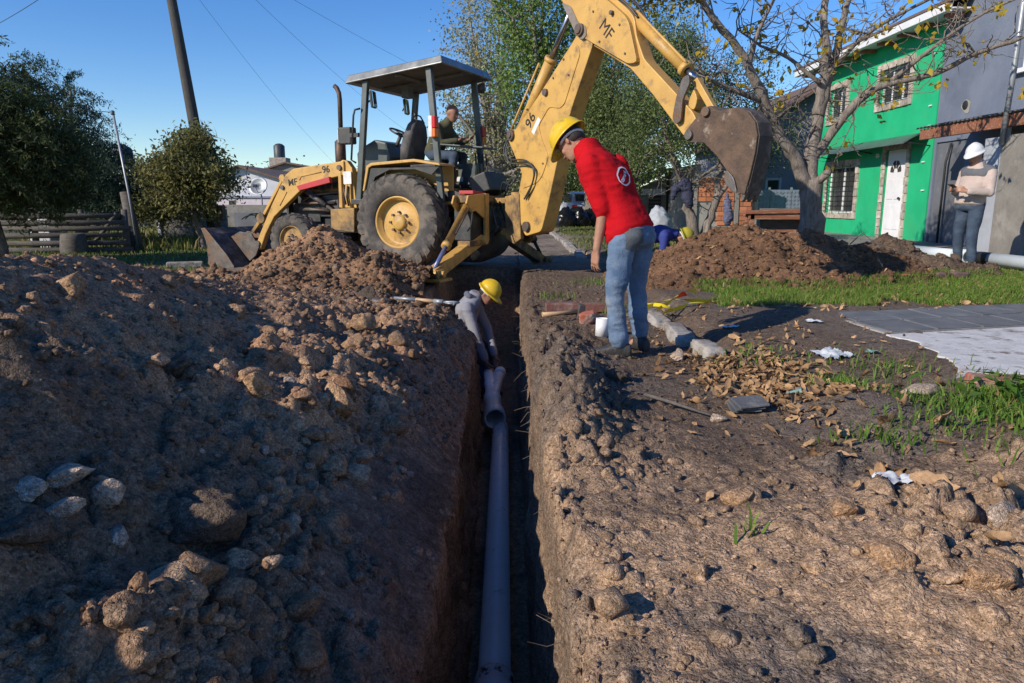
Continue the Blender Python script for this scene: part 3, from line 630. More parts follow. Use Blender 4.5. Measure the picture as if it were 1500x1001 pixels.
b = MB(); b.bx(WX + 0.05, WX + 0.10, 17.94, 18.94, 0.13, 2.32); b.build("door_frame", M_WHITE, dr_, 0.01)
lf = MB(); lf.bx(WX + 0.015, WX + 0.05, 18.02, 18.86, 0.14, 2.25); lf = lf.build("door_leaf", M_WHITE, dr_, 0.006)
for (a, c, d, e) in ((18.12, 18.40, 0.35, 0.95), (18.48, 18.76, 0.35, 0.95), (18.12, 18.40, 1.1, 1.6), (18.48, 18.76, 1.1, 1.6)): MB().bx(WX + 0.0, WX + 0.013, a, c, d, e).build("door_panel", M_WHITE, dr_, 0.012)
for k in range(4):
    a0 = math.pi * k / 4 + 0.08; a1 = math.pi * (k + 1) / 4 - 0.08; cy, c_z = 18.44, 1.75
    P = [(cy + r_ * math.cos(a), c_z + r_ * 1.15 * math.sin(a)) for r_, a in ((0.10, a0), (0.26, a0), (0.27, (a0 + a1) / 2), (0.26, a1), (0.10, a1))]
    MB().prism(P, ((WX + 0.012, 0, 0), (0, 1, 0), (0, 0, 1), (-1, 0, 0)), 0, 0.004).build("fanlight_pane", M_GLASS, dr_)
MB().ball((WX - 0.03, 18.11, 1.12), 0.035).build("door_knob", M_IRON, dr_)
# eaves and roof
ev = MB(); ev.bx(9.02, 9.16, 15.95, 24.1, 4.93, 5.10); ev.bx(9.16, WX, 15.95, 24.1, 4.98, 5.02); ev.build("eaves_gutter", M_WHITE, GH, 0.01)
rf = MB()
rf.prism([(9.0, 5.10), (16.6, 7.2), (16.6, 7.3), (9.0, 5.16)], ((0, 0, 0), (1, 0, 0), (0, 0, 1), (0, 1, 0)), 15.9, 24.2); rf.build("roof", M_TILE, GH)
b = MB()
for k in range(9): y = 16.2 + k * 0.95; b.bx(9.17, 9.58, y, y + 0.07, 4.88, 4.975)
b.build("rafter_ends", M_WOOD, GH)["kind"] = "stuff"
aw = empty("door_awning", (0, 0, 0), 0, GH)
b = MB(); n_ = 8
for k in range(n_):
    q0, q1 = k / n_, (k + 1) / n_; f = lambda q: (9.58 - 0.62 * q, 2.62 - 0.26 * q ** 1.8)
    (xa, za), (xb, zb) = f(q0), f(q1); b.add([(xa, 16.95, za), (xa, 22.3, za), (xb, 22.3, zb), (xb, 16.95, zb), (xa, 16.95, za - 0.012), (xa, 22.3, za - 0.012), (xb, 22.3, zb - 0.012), (xb, 16.95, zb - 0.012)], [(0, 1, 2, 3), (7, 6, 5, 4), (0, 3, 7, 4), (1, 5, 6, 2), (3, 2, 6, 7)])
M_AWN = mat("smoked_awning", (0.06, 0.075, 0.075), (0.1, 0.12, 0.12), 3, 0.3); b.build("awning_sheet", M_AWN, aw)
for y in (17.0, 19.7, 22.25):
    b = MB(); b.tube([(9.59, y, 2.30), (9.2, y, 2.36), (8.98, y, 2.355)], 0.015, 6); b.tube([(9.59, y, 2.60), (9.3, y, 2.56), (8.98, y, 2.37)], 0.015, 6); b.build("awning_bracket", M_IRON, aw)
for (y, z) in ((17.15, 4.35), (17.1, 3.9), (17.15, 3.2), (17.1, 2.75), (17.2, 1.95), (17.1, 1.3)): MB().box((WX - 0.02, y, z), (0.03, 0.10, 0.03)).build("wall_clip", M_WHITE, GH, 0.004)
MB().lathe([(0, 0.05), (0.05, 0.06), (0.06, 0.02)], (WX, 19.35, 2.22), (-1, 0, 0), 12).build("bell_box", M_WHITE, GH)
# ---- blue grey house with lean-to awning
BG = empty("blue_grey_house", (0, 0, 0)); tag(BG, "blue grey rendered house with brown edged lean to roof beside the green house", "house")
b = wall_x(9.62, 6.0, 16.88, -0.1, 7.5, [(12.6, 14.3, 3.5, 4.15), (15.7, 16.8, 0.1, 2.35)]); b.add([(9.62, 16.88, -0.1), (16, 16.88, -0.1), (16, 16.88, 7.5), (9.62, 16.88, 7.5)], [(0, 1, 2, 3)]); b.build("wall", M_BLUEG, BG)
w = empty("window", (0, 0, 0), 0, BG); b = MB(); b.bx(9.66, 9.72, 12.6, 14.3, 3.5, 3.56); b.bx(9.66, 9.72, 12.6, 14.3, 4.09, 4.15); b.bx(9.66, 9.72, 12.6, 12.66, 3.56, 4.09); b.bx(9.66, 9.72, 14.24, 14.3, 3.56, 4.09); b.build("window_frame", M_WHITE, w); MB().bx(9.70, 9.71, 12.66, 14.24, 3.56, 4.09).build("pane", M_GLASS, w); MB().bx(9.5, 9.64, 12.5, 14.4, 3.42, 3.5).build("window_sill", M_WHITE, w)
hl = MB(); P = [(15.84 + 0.15 * (1 + 0.25 * math.sin(3 * a + 1)) * math.cos(a), 3.02 + 0.14 * (1 + 0.2 * math.sin(2 * a)) * math.sin(a)) for a in [k * math.pi / 8 for k in range(16)]]
hl.prism(P, ((9.617, 0, 0), (0, 1, 0), (0, 0, 1), (-1, 0, 0)), 0, 0.006); hl.build("broken_plaster", M_MORT, BG); MB().lathe([(0, 0.10), (0.012, 0.085), (0.010, 0.005)], (9.609, 15.88, 3.05), (-1, 0, 0), 14).build("vent_hole_dark", M_IRON, BG)  # black disc paints the dark inside of the hole, wall not pierced
gt = empty("metal_gate", (0, 0, 0), 0, BG); MB().bx(9.66, 9.70, 16.3, 16.78, 0.1, 2.33).build("gate_leaf", M_GATE, gt, 0.006); MB().bx(9.66, 9.70, 15.72, 16.28, 0.1, 2.33).build("gate_leaf", M_GATE, gt, 0.006)
MB().tube([(9.55, 16.25, 0.0), (9.55, 16.25, 1.9), (9.6, 16.2, 2.3)], 0.025, 8).build("conduit", M_IRON, BG)
MB().bx(8.42, 8.50, 9.0, 15.35, 2.29, 2.50).build("fascia_board", M_WOOD, BG, 0.008)
b = MB(); ny = 150; xs_ = [8.36, 9.0, 9.615]; vs = []
for i in range(ny + 1):
    y = 9.0 + 6.4 * i / ny; dz = 0.022 * math.cos(2 * math.pi * y / 0.13)
    for x in xs_: vs.append((x, y, 2.53 + (x - 8.36) * 0.14 + dz))
fs = [(i * 3 + k, i * 3 + k + 1, i * 3 + 4 + k, i * 3 + 3 + k) for i in range(ny) for k in range(2)]; b.add(vs, fs, True); rs = b.build("corrugated_roof", M_ZINC, BG); sm_ = rs.modifiers.new("thick", 'SOLIDIFY'); sm_.thickness = 0.006
for y in (15.2, 14.4, 13.6, 12.8, 12.0, 11.2): MB().bar((8.5, y, 2.47), (9.61, y, 2.62), 0.05, 0.07).build("rafter", M_WOOD, BG)
for y in (12.75, 11.9): MB().bx(8.45, 8.53, y - 0.04, y + 0.04, 2.14, 2.32).build("roof_post", M_PALEC, BG)
b = MB(); b.bx(8.42, 8.56, 12.72, 13.2, -0.1, 2.14); b.build("pale_pier", M_PALEC, BG, 0.01)
b = MB(); b.bx(8.40, 8.55, 9.5, 12.715, -0.1, 2.15); b.build("concrete_screen", M_CONC, BG, 0.008)
MB().bx(8.9, 9.6, 13.2, 13.35, -0.1, 2.3).build("side_panel", M_GATE, BG)
MS = tag(MB().tube([(8.36, 12.66, 2.0), (8.37, 12.6, 3.2), (8.38, 12.55, 6.5)], 0.045, 12).build("service_mast", M_GALV), "grey steel pipe mast rising in front of the blue grey wall", "mast")
# pavement by the houses
b = MB(); b.bx(7.5, 9.6, 9.0, 24.0, -0.2, 0.13); pv = b.build("house_pavement", M_CONC); pv["kind"] = "structure"
# ---- grey gable house behind
GG = empty("grey_house", (0, 0, 0)); tag(GG, "grey gabled house with two tiny windows behind the trees", "house")
M_LILAC = mat("lilac_render", (0.30, 0.305, 0.37), (0.25, 0.255, 0.31), 1.5, 0.85, bump=0.1)
def wall_y(Y, x0, x1, z0, poly_top, holes, dep=0.12):
    xs = sorted({x0, x1, *[h[0] for h in holes], *[h[1] for h in holes]}); zs = sorted({z0, poly_top, *[h[2] for h in holes], *[h[3] for h in holes]}); b = MB()
    for i in range(len(xs) - 1):
        for j in range(len(zs) - 1):
            cx = (xs[i] + xs[i + 1]) / 2; c_z = (zs[j] + zs[j + 1]) / 2
            if any(h[0] < cx < h[1] and h[2] < c_z < h[3] for h in holes): continue
            b.add([(xs[i], Y, zs[j]), (xs[i + 1], Y, zs[j]), (xs[i + 1], Y, zs[j + 1]), (xs[i], Y, zs[j + 1])], [(0, 1, 2, 3)])
    for (a, c, d, e) in holes:
        for q in ([(a, d), (a, e)], [(c, d), (c, e)], [(a, d), (c, d)], [(a, e), (c, e)]):
            (p1, r1), (p2, r2) = q; b.add([(p1, Y, r1), (p2, Y, r2), (p2, Y + dep, r2), (p1, Y + dep, r1)], [(0, 1, 2, 3)])
    return b
hs_ = [(9.05, 9.45, 1.40, 1.78), (10.30, 10.70, 1.45, 1.83)]
b = wall_y(26.0, 8.2, 14.0, -0.1, 3.3, hs_); b.add([(8.2, 26, 3.3), (14, 26, 3.3), (11.1, 26, 5.2)], [(0, 1, 2)]); b.add([(8.2, 26, -0.1), (8.2, 33, -0.1), (8.2, 33, 3.3), (8.2, 26, 3.3)], [(0, 1, 2, 3)]); b.build("wall", M_LILAC, GG)
for (a, c, d, e) in hs_:
    w = empty("window", (0, 0, 0), 0, GG); MB().bx(a, c, 26.09, 26.11, d, e).build("pane", M_GLASS, w)
    b = MB(); b.bx(a - 0.08, c + 0.08, 25.96, 26.0, e, e + 0.08); b.bx(a - 0.08, c + 0.08, 25.96, 26.0, d - 0.08, d); b.bx(a - 0.08, a, 25.96, 26.0, d, e); b.bx(c, c + 0.08, 25.96, 26.0, d, e); b.build("window_frame", M_HWHITE, w)
b = MB(); b.prism([(7.8, 3.15), (11.1, 5.32), (14.4, 3.15), (14.4, 3.05), (11.1, 5.2), (7.8, 3.05)], ((0, 0, 0), (1, 0, 0), (0, 0, 1), (0, 1, 0)), 25.6, 33.2); b.build("roof", M_TILE, GG)
M_DADO = mat("studded_sheet", (0.20, 0.235, 0.30), (0.15, 0.18, 0.23), 9, 0.6)
fn = empty("sheet_fence", (0, 0, 0)); tag(fn, "low blue grey studded sheet fence below the tiny windows", "fence")
for k in range(4):
    x = 7.75 + k * 0.72; b = MB(); b.bx(x, x + 0.70, 23.98, 24.0, 0.0, 1.42)
    for i in range(6):
        for j in range(11): b.box((x + 0.06 + i * 0.116, 23.975, 0.1 + j * 0.125), (0.07, 0.02, 0.07), rot=(0, R(45), 0))
    b.build("fence_panel", M_DADO, fn)
for k in range(5): MB().bx(7.73 + k * 0.72 - 0.03, 7.73 + k * 0.72 + 0.03, 24.01, 24.07, 0, 1.5).build("fence_post", M_GALV, fn)
# ---- unfinished brick house
BR = empty("brick_house", (0, 0, 0)); tag(BR, "unfinished house of orange hollow bricks with grey concrete columns", "house")
b = MB(); b.bx(5.78, 7.62, 23.04, 23.2, -0.1, 1.98); b.bx(5.80, 5.95, 23.2, 28, -0.1, 2.2); b.build("mortar_wall", M_MORT, BR)
for x, h_ in ((5.70, 2.05), (7.02, 2.25), (7.60, 1.5)): MB().bx(x, x + 0.13, 22.97, 23.17, -0.1, h_).build("column", M_CONC, BR, 0.006)
MB().bx(5.72, 7.72, 22.98, 23.18, 0.0, 0.28).build("plinth", M_CONC, BR, 0.006)
bm0 = None
def brick_at(x0, x1, z0, z1):
    global bm0
    if bm0 is None:
        o = MB().box((0, 0, 0), (1, 1, 1)).build("brick", M_BRICK, BR); bm0 = o.data
    else:
        o = bpy.data.objects.new("brick", bm0); COL.objects.link(o); o.parent = BR
    o.location = ((x0 + x1) / 2, 23.03 - 0.006 * random.random(), (z0 + z1) / 2); o.scale = (x1 - x0, 0.06, z1 - z0); o.rotation_euler = (0, random.uniform(-0.006, 0.006), 0)
for j in range(12):
    z0 = 0.30 + j * 0.148; lo = 0.0 if j % 2 else 0.13
    for (xa, xb, zmax) in ((5.85, 7.0, 1.80), (7.16, 7.58, 2.1)):
        x = xa - (lo if lo else 0)
        while x < xb:
            a = max(x, xa); c = min(x + 0.255, xb)
            if c - a > 0.05 and z0 + 0.135 < zmax + 0.12 * (x - xa) and not (xa < 6 and j < 5 and a < 6.25 + 0.06 * (5 - j) * 0): brick_at(a + 0.007, c - 0.007, z0 + 0.007, z0 + 0.137)
            x += 0.255
MB().bx(7.55, 7.62, 22.9, 22.98, 0.75, 1.15).build("meter_niche", M_IRON, BR)
# ---- little shed with tiled roof
SH_ = empty("tiled_shed", (0, 0, 0)); tag(SH_, "small dark shed with brown tiled roof left of the brick house", "shed")
b = MB(); b.bx(4.6, 5.7, 27.0, 31, -0.1, 1.5); b.add([(4.6, 27, 1.5), (5.7, 27, 1.5), (5.7, 27, 2.0)], [(0, 1, 2)]); b.build("wall", M_CONC, SH_)
b = MB(); b.prism([(4.3, 1.42), (5.75, 2.15), (5.75, 2.25), (4.3, 1.52)], ((0, 0, 0), (1, 0, 0), (0, 0, 1), (0, 1, 0)), 26.7, 31.2); b.build("roof", M_TILE, SH_)
MB().bx(4.75, 5.65, 26.95, 26.99, 1.28, 1.5).build("pale_lintel", M_HWHITE, SH_)
sd = empty("louvre_door", (0, 0, 0), 0, SH_); MB().bx(5.05, 5.5, 26.94, 26.97, 0.0, 1.25).build("door_backing", M_IRON, sd)
for k in range(9): MB().box((5.275, 26.925, 0.1 + k * 0.13), (0.42, 0.02, 0.07), rot=(R(25), 0, 0)).build("louvre", M_LOG, sd)
# ---- wooden work table by the verge tree
BT = empty("plank_table", (0, 0, 0)); tag(BT, "rough reddish plank table standing behind the brown soil heap", "table")
for k in range(2): MB().box((4.93, 13.42 + 0.20 * k, 0.86), (1.30, 0.19, 0.06), rot=(0, R(-1), 0.01 * k)).build("table_plank", M_WOOD, BT, 0.006)
MB().bx(4.35, 5.50, 13.36, 13.40, 0.72, 0.83).build("table_rail", M_WOOD, BT, 0.005); MB().bx(4.40, 5.45, 13.5, 13.54, 0.48, 0.53).build("table_rail", M_WOOD, BT, 0.005)
for x in (4.42, 5.40):
    for y in (13.40, 13.62): MB().bx(x - 0.04, x + 0.04, y - 0.04, y + 0.04, 0.0, 0.83).build("leg", M_WOOD, BT, 0.005)
tag(MB().box((5.15, 13.75, 0.55), (0.9, 0.03, 0.75), rot=(R(-12), 0, 0)).build("leaning_board", mat("grey_board", (0.16, 0.15, 0.13), (0.10, 0.09, 0.08), 4, 0.9, stretch=(1, 1, 6)), None, 0.004), "weathered grey board leaning behind the plank table", "board")
# ---- verge things down the street
def lump_bag(name, c, r, seed, m, sc=(1, 1, 0.9)):
    V, F = ico(4); d = 1 + 0.20 * fbm(V[:, 0] * 1.6 + seed, V[:, 1] * 1.6, V[:, 2] * 1.6, oct=2, seed=seed) + 0.16 * np.abs(fbm(V[:, 0] * 4 + seed, V[:, 1] * 4, V[:, 2] * 4, oct=2, seed=seed + 2))
    V = V * d[:, None] * r * np.array(sc); V[:, 2] = np.maximum(V[:, 2], -0.75 * r * sc[2]); top = V[:, 2] > 0.8 * r * sc[2]; V[top, 2] += (V[top, 2] - 0.8 * r * sc[2]) * 1.5
    o = np_mesh(name, V, F, m, smooth=True); o.location = c; return o
for k, (x, y, r_, lb) in enumerate(((2.05, 27.6, 0.42, "tied black rubbish bag at the street end of the pile"), (2.55, 27.9, 0.46, "tied black rubbish bag in the middle of the pile"), (3.0, 28.2, 0.40, "tied black rubbish bag against the street tree trunk"))):
    tag(lump_bag("rubbish_bag", (x, y, r_ * 0.68), r_, 600 + k, M_BAG, (1, 0.9, 0.95)), lb, "rubbish bag", "rubbish bags under the street tree")
tag(lump_bag("bulk_bag", (3.62, 18.0, 0.40), 0.36, 621, mat("white_woven_bag", (0.40, 0.43, 0.46), (0.28, 0.31, 0.35), 6, 0.8, bump=0.4), (1, 1, 1.05)), "white woven bulk bag beside the forked tree", "bag")
# kerb along the verge
KB = empty("kerb", (0, 0, 0)); KB["kind"] = "structure"
M_KERB = mat("kerb_concrete", (0.38, 0.355, 0.32), (0.27, 0.25, 0.22), 6, 0.92, bump=0.5, bscale=30, c3=(0.19, 0.155, 0.125), s3=6, t3=(0.46, 0.62))
for k in range(14):
    y = 13.6 + k * 1.0
    MB().box((1.32 + random.uniform(-0.03, 0.03), y, 0.0), (0.16, 0.93, 0.16), rot=(random.uniform(-.02, .02), random.uniform(-.05, .05), random.uniform(-.04, .04))).build("kerb_stone", M_KERB, KB, 0.02)
# parked car far down the street
CR = empty("parked_car", (3.1, 31.5, 0.0), R(4)); tag(CR, "white hatchback parked behind the street tree, partly hidden", "car")
M_CARP = mat("car_white", (0.62, 0.66, 0.72), rough=0.25, coat=0.5)
CF = ((0, 0, 0), (0, 1, 0), (0, 0, 1), (1, 0, 0))
prof = [(-1.9, 0.35), (-1.95, 0.62), (-1.88, 0.92), (-1.62, 1.02), (-1.35, 1.38), (-0.9, 1.45), (0.2, 1.42), (0.95, 1.0), (1.75, 0.86), (1.95, 0.62), (1.92, 0.32)]
b = MB(); sec = [(-0.80, 0.92), (-0.84, 1.0), (0.84, 1.0), (0.80, 0.92)]
vs = []; n_ = len(prof)
for (xo, k) in ((-0.78, 0.97), (-0.83, 1.0), (0.83, 1.0), (0.78, 0.97)):
    for (y, z) in prof: ins = 0.16 * max(0, (z - 0.95)) / 0.45; vs.append((xo * (1 - ins), y * k, z * (1 if k == 1 else 0.995)))
fs = [tuple(range(n_))[::-1], tuple(range(3 * n_, 4 * n_))]
for i in range(3):
    for k in range(n_): fs.append((i * n_ + k, i * n_ + (k + 1) % n_, (i + 1) * n_ + (k + 1) % n_, (i + 1) * n_ + k))
b.add(vs, fs, False); b.build("car_body", M_CARP, CR, 0.04, segs=3)
MB().prism([(-1.60, 1.06), (-1.40, 1.33), (-1.36, 1.33), (-1.56, 1.06)], CF, -0.62, 0.62).build("rear_window", M_GLASS, CR).location = (0, -0.05, 0.0)
for s_ in (-1, 1):
    MB().prism([(-1.3, 1.02), (-1.05, 1.36), (0.15, 1.36), (0.7, 1.02)], ((s_ * 0.79, 0, 0), (0, 1, 0), (0, 0, 1), (s_, 0, -0.1)), 0, 0.01).build("side_window", M_GLASS, CR)
    MB().box((s_ * 0.72, -1.93, 0.80), (0.22, 0.06, 0.22)).build("tail_light", mat("lamp_red", (0.55, 0.015, 0.015), rough=0.2), CR, 0.02)
    for y in (-1.2, 1.2):
        wv = empty("wheel", (s_ * 0.74, y, 0.30), 0, CR); MB().lathe([(-0.09, 0.18), (-0.10, 0.27), (-0.08, 0.30), (0.08, 0.30), (0.10, 0.27), (0.09, 0.18)], (0, 0, 0), (1, 0, 0), 24).build("tyre", mat("car_tyre", (0.02, 0.02, 0.02), rough=0.9), wv); MB().lathe([(0.085 * s_, 0.19), (0.06 * s_, 0.15), (0.07 * s_, 0.01)], (0, 0, 0), (1, 0, 0), 16).build("rim", M_GALV, wv)
MB().box((0, -1.96, 0.52), (1.6, 0.06, 0.2)).build("rear_bumper", M_CARP, CR, 0.03)

# ================================================================ LEFT SIDE
FE = empty("log_fence", (0, 0, 0)); tag(FE, "low rustic fence of horizontal grey logs under dark trees", "fence")
def fy(x): return 15.2 + (x + 8) * 0.10
for i, (z, x0, x1) in enumerate(((0.06, -10.1, -8.0), (0.20, -10.4, -8.05), (0.36, -10.4, -8.1), (0.50, -9.7, -8.0), (0.62, -9.7, -8.1), (0.76, -9.9, -8.2))):
    x0 -= 1.6 if i % 2 else 2.2
    MB().tube([(x0, fy(x0) + 0.03 * (i % 2), z + 0.02), ((x0 + x1) / 2, fy((x0 + x1) / 2), z - 0.015), (x1, fy(x1) + 0.02, z)], [0.055, 0.06, 0.05], 10).build("fence_log", M_LOG, FE)
for x in (-9.02, -8.15, -9.95, -11.4): MB().tube([(x, fy(x) + 0.10, -0.1), (x + 0.01, fy(x) + 0.10, 0.88)], [0.07, 0.06], 10).build("fence_post", M_LOG, FE)
MB().tube([(-8.75, fy(-8.75) + 0.02, 0.2), (-8.25, fy(-8.3) + 0.02, 0.8)], 0.045, 8).build("fence_brace", M_LOG, FE)
b = MB(); b.lathe([(0, 0.24), (0.10, 0.26), (0.30, 0.24), (0.42, 0.22), (0.44, 0.18), (0.43, 0.005)], (-8.95, 14.75, -0.03), (0, 0, 1), 12); tag(b.build("tree_stump", M_LOG), "short grey tree stump in front of the log fence", "stump")
tag(MB().bx(-10.6, -10.15, 15.9, 16.3, 0, 0.95).build("painted_crate", M_HWHITE, None, 0.02), "white painted box behind the left end of the log fence", "box")
GP = empty("gate_mast", (0, 0, 0)); tag(GP, "thin leaning steel service mast tied to a rough timber post", "mast")
MB().tube([(-8.18, 15.8, -0.1), (-8.28, 15.8, 0.6), (-8.36, 15.8, 1.25)], [0.13, 0.12, 0.10], 10).build("timber_post", M_LOG, GP)
MB().tube([(-8.12, 15.65, 0.0), (-8.22, 15.7, 1.2), (-8.46, 15.85, 2.86)], 0.025, 8).build("steel_mast", M_GALV, GP); MB().lathe([(0, 0.02), (0.02, 0.05), (0.05, 0.03), (0.07, 0.05), (0.10, 0.02)], (-8.47, 15.85, 2.84), (0, 0, 1), 12).build("insulator", M_GATE, GP)
TT = empty("water_tank_tower", (0, 0, 0)); tag(TT, "dark water tank on a plank platform above the log fence", "tank")
MB().lathe([(0, 0.30), (0.02, 0.34), (0.62, 0.34), (0.72, 0.26), (0.80, 0.12), (0.84, 0.10), (0.85, 0.01)], (-15.75, 30, 2.47), (0, 0, 1), 24).build("tank", M_TANK, TT)
MB().bx(-16.25, -15.25, 29.5, 30.5, 2.34, 2.46).build("platform", M_LOG, TT, 0.01)
for sx in (-0.25, 0.25):
    for sy in (-0.3, 0.3): MB().tube([(-15.75 + sx, 30 + sy, -0.1), (-15.75 + sx * 0.9, 30 + sy, 2.36)], 0.08, 8).build("leg", M_CONC, TT)
UP = empty("utility_pole", (0, 0, 0)); tag(UP, "tall dark leaning timber utility pole behind the round tree", "utility pole")
MB().tube([(-7.35, 18, -0.2), (-7.62, 18, 2.35), (-7.97, 18, 5.7), (-8.15, 18, 7.6)], [0.145, 0.135, 0.11, 0.10], 14).build("pole_shaft", mat("tarred_pole", (0.05, 0.047, 0.042), (0.085, 0.078, 0.07), 5, 0.85, bump=0.4, stretch=(6, 6, 1)), UP)
MB().bar((-8.6, 18, 7.3), (-7.6, 18, 7.3), 0.08, 0.1).build("crossarm", M_LOG, UP)
MT = empty("meter_pillar", (0, 0, 0)); tag(MT, "brown meter box on a post at the foot of the utility pole", "meter box")
MB().bx(-6.99, -6.72, 16.9, 17.1, 0.62, 0.96).build("meter_box", mat("rust_box", (0.16, 0.095, 0.065), (0.10, 0.07, 0.055), 6, 0.8), MT, 0.015); MB().bx(-6.93, -6.78, 16.92, 17.08, 0.44, 0.615).build("cable_box", M_LOG, MT, 0.01); MB().bx(-6.98, -6.88, 16.95, 17.05, -0.1, 0.44).build("post", M_LOG, MT); MB().bx(-6.83, -6.77, 16.885, 16.899, 0.78, 0.88).build("meter_window", M_GLASS, MT)
CW = empty("concrete_wall", (0, 0, 0)); tag(CW, "low grey concrete panel wall behind the round leafed tree", "wall")
for k in range(2): MB().bx(-9.65 + k * 0.9, -8.78 + k * 0.9, 19.95, 20.03, -0.1, 0.76).build("concrete_panel", M_CONC, CW, 0.01)
for k in range(3): MB().bx(-9.73 + k * 0.9, -9.64 + k * 0.9, 19.9, 20.06, -0.1, 0.84).build("concrete_post", M_HWHITE if k == 0 else M_CONC, CW, 0.01)
CW2 = empty("concrete_wall", (0, 0, 0)); tag(CW2, "grey concrete yard wall below the pinkish house", "wall")
MB().bx(-10.5, -7.5, 25.0, 25.12, -0.1, 0.93).build("wall_slab", M_CONC, CW2, 0.01); MB().bx(-8.95, -8.1, 23.4, 23.5, -0.1, 0.70).build("wall_slab", M_GATE, CW2, 0.01)
# pinkish house with dish
PH = empty("pink_house", (0, 0, 0)); tag(PH, "white gabled house with pinkish lower wall and satellite dish", "house")
b = wall_y(45, -18.2, -12.2, -0.2, 1.32, [(-17.45, -17.0, 0.72, 1.1)]); b.add([(-12.2, 45, -0.2), (-12.2, 56, -0.2), (-12.2, 56, 1.32), (-12.2, 45, 1.32)], [(0, 1, 2, 3)]); b.build("lower_wall", M_PINK, PH)
b = MB(); b.add([(-18.2, 45, 1.32), (-12.2, 45, 1.32), (-12.2, 45, 1.75), (-16.6, 45, 3.1), (-18.2, 45, 2.6)], [(0, 1, 2, 3, 4)]); b.build("gable_wall", M_HWHITE, PH)
b = MB(); b.prism([(-19.0, 2.30), (-16.6, 3.08), (-11.6, 1.58), (-11.6, 1.68), (-16.6, 3.22), (-19.0, 2.44)], ((0, 0, 0), (1, 0, 0), (0, 0, 1), (0, 1, 0)), 44.6, 56); b.build("roof", M_TILE, PH)
MB().bx(-18.3, -12.1, 44.9, 44.99, 1.26, 1.36).build("shadow_band", M_LILAC, PH); w = empty("window", (0, 0, 0), 0, PH); MB().bx(-17.45, -17.0, 45.08, 45.1, 0.72, 1.1).build("pane", M_GLASS, w); MB().bx(-17.5, -16.95, 44.95, 45.0, 0.66, 0.72).build("window_sill", M_HWHITE, w)  # the thin lilac strip paints a shadow line across the wall
DS = empty("satellite_dish", (0, 0, 0)); tag(DS, "round grey satellite dish in front of the white gable", "satellite dish")
b = MB(); b.lathe([(0.10, 0.40), (0.05, 0.30), (0.015, 0.17), (0.0, 0.01)], (-10.35, 30, 1.63), (-0.1, -1, 0.35), 28); dsh = b.build("dish", M_GALV, DS); sm_ = dsh.modifiers.new("thick", 'SOLIDIFY'); sm_.thickness = 0.012
MB().tube([(-10.35, 30.05, 1.6), (-10.30, 30.1, 1.2), (-10.30, 30.1, 0)], 0.03, 8).build("post", M_GALV, DS); MB().tube([(-10.35, 29.98, 1.30), (-10.37, 29.6, 1.62)], 0.012, 6).build("feed_arm", M_IRON, DS); MB().box((-10.37, 29.58, 1.66), (0.16, 0.1, 0.12)).build("receiver", M_IRON, DS, 0.01)
FH = empty("far_house", (0, 0, 0)); tag(FH, "far dull roof with brick chimney base carrying a dark tank", "house")
b = MB(); b.prism([(-21.0, 2.7), (-17.3, 3.9), (-13.0, 3.1), (-13.0, -0.1), (-21.0, -0.1)], ((0, 0, 0), (1, 0, 0), (0, 0, 1), (0, 1, 0)), 56.5, 64); b.build("wall", M_CONC, FH); b = MB(); b.prism([(-21.6, 2.66), (-17.3, 4.02), (-12.4, 3.1), (-12.4, 3.0), (-17.3, 3.9), (-21.6, 2.54)], ((0, 0, 0), (1, 0, 0), (0, 0, 1), (0, 1, 0)), 56.2, 64.2); b.build("roof", M_TILE, FH)
MB().bx(-18.7, -17.4, 56.8, 58, 3.4, 4.35).build("chimney_base", M_STONE, FH, 0.02); MB().lathe([(0, 0.42), (0.9, 0.42), (1.05, 0.25), (1.1, 0.02)], (-18.05, 57.4, 4.35), (0, 0, 1), 20).build("roof_tank", M_TANK, FH)
tag(MB().box((-5.35, 11.75, 0.03), (0.55, 0.18, 0.10), rot=(0, 0, 0.4)).build("concrete_offcut", M_KERB, None, 0.02), "white concrete offcut on the ground beside the loader bucket", "concrete")
# agave-like plant
PLT_ = empty("broad_leaf_plant", (-7.15, 21.5, 0)); tag(PLT_, "plant with long arching green leaves behind the loader arm", "plant")
M_LEAFG = mat("broad_leaf", (0.06, 0.115, 0.035), (0.09, 0.15, 0.05), 4, 0.5)
for k in range(9):
    a = k * 2.4; L_ = 1.0 + 0.3 * random.random(); vs = []; fs = []
    for i in range(7):
        t = i / 6; r_ = L_ * t * 0.75; z = 0.35 + L_ * (0.9 * t - 0.75 * t * t); w_ = 0.10 * math.sin(math.pi * min(1, t * 0.9 + 0.1)) + 0.005
        c_, s_ = math.cos(a), math.sin(a); vs += [(r_ * c_ - w_ * s_, r_ * s_ + w_ * c_, z + 0.03), (r_ * c_, r_ * s_, z), (r_ * c_ + w_ * s_, r_ * s_ - w_ * c_, z + 0.03)]
    for i in range(6):
        for q in (0, 1): fs.append((i * 3 + q, i * 3 + q + 1, i * 3 + 4 + q, i * 3 + 3 + q))
    MB().add(vs, fs, True).build("leaf", M_LEAFG, PLT_)
MB().tube([(0, 0, -0.1), (0, 0, 0.4)], 0.08, 8).build("stem", M_LOG, PLT_)
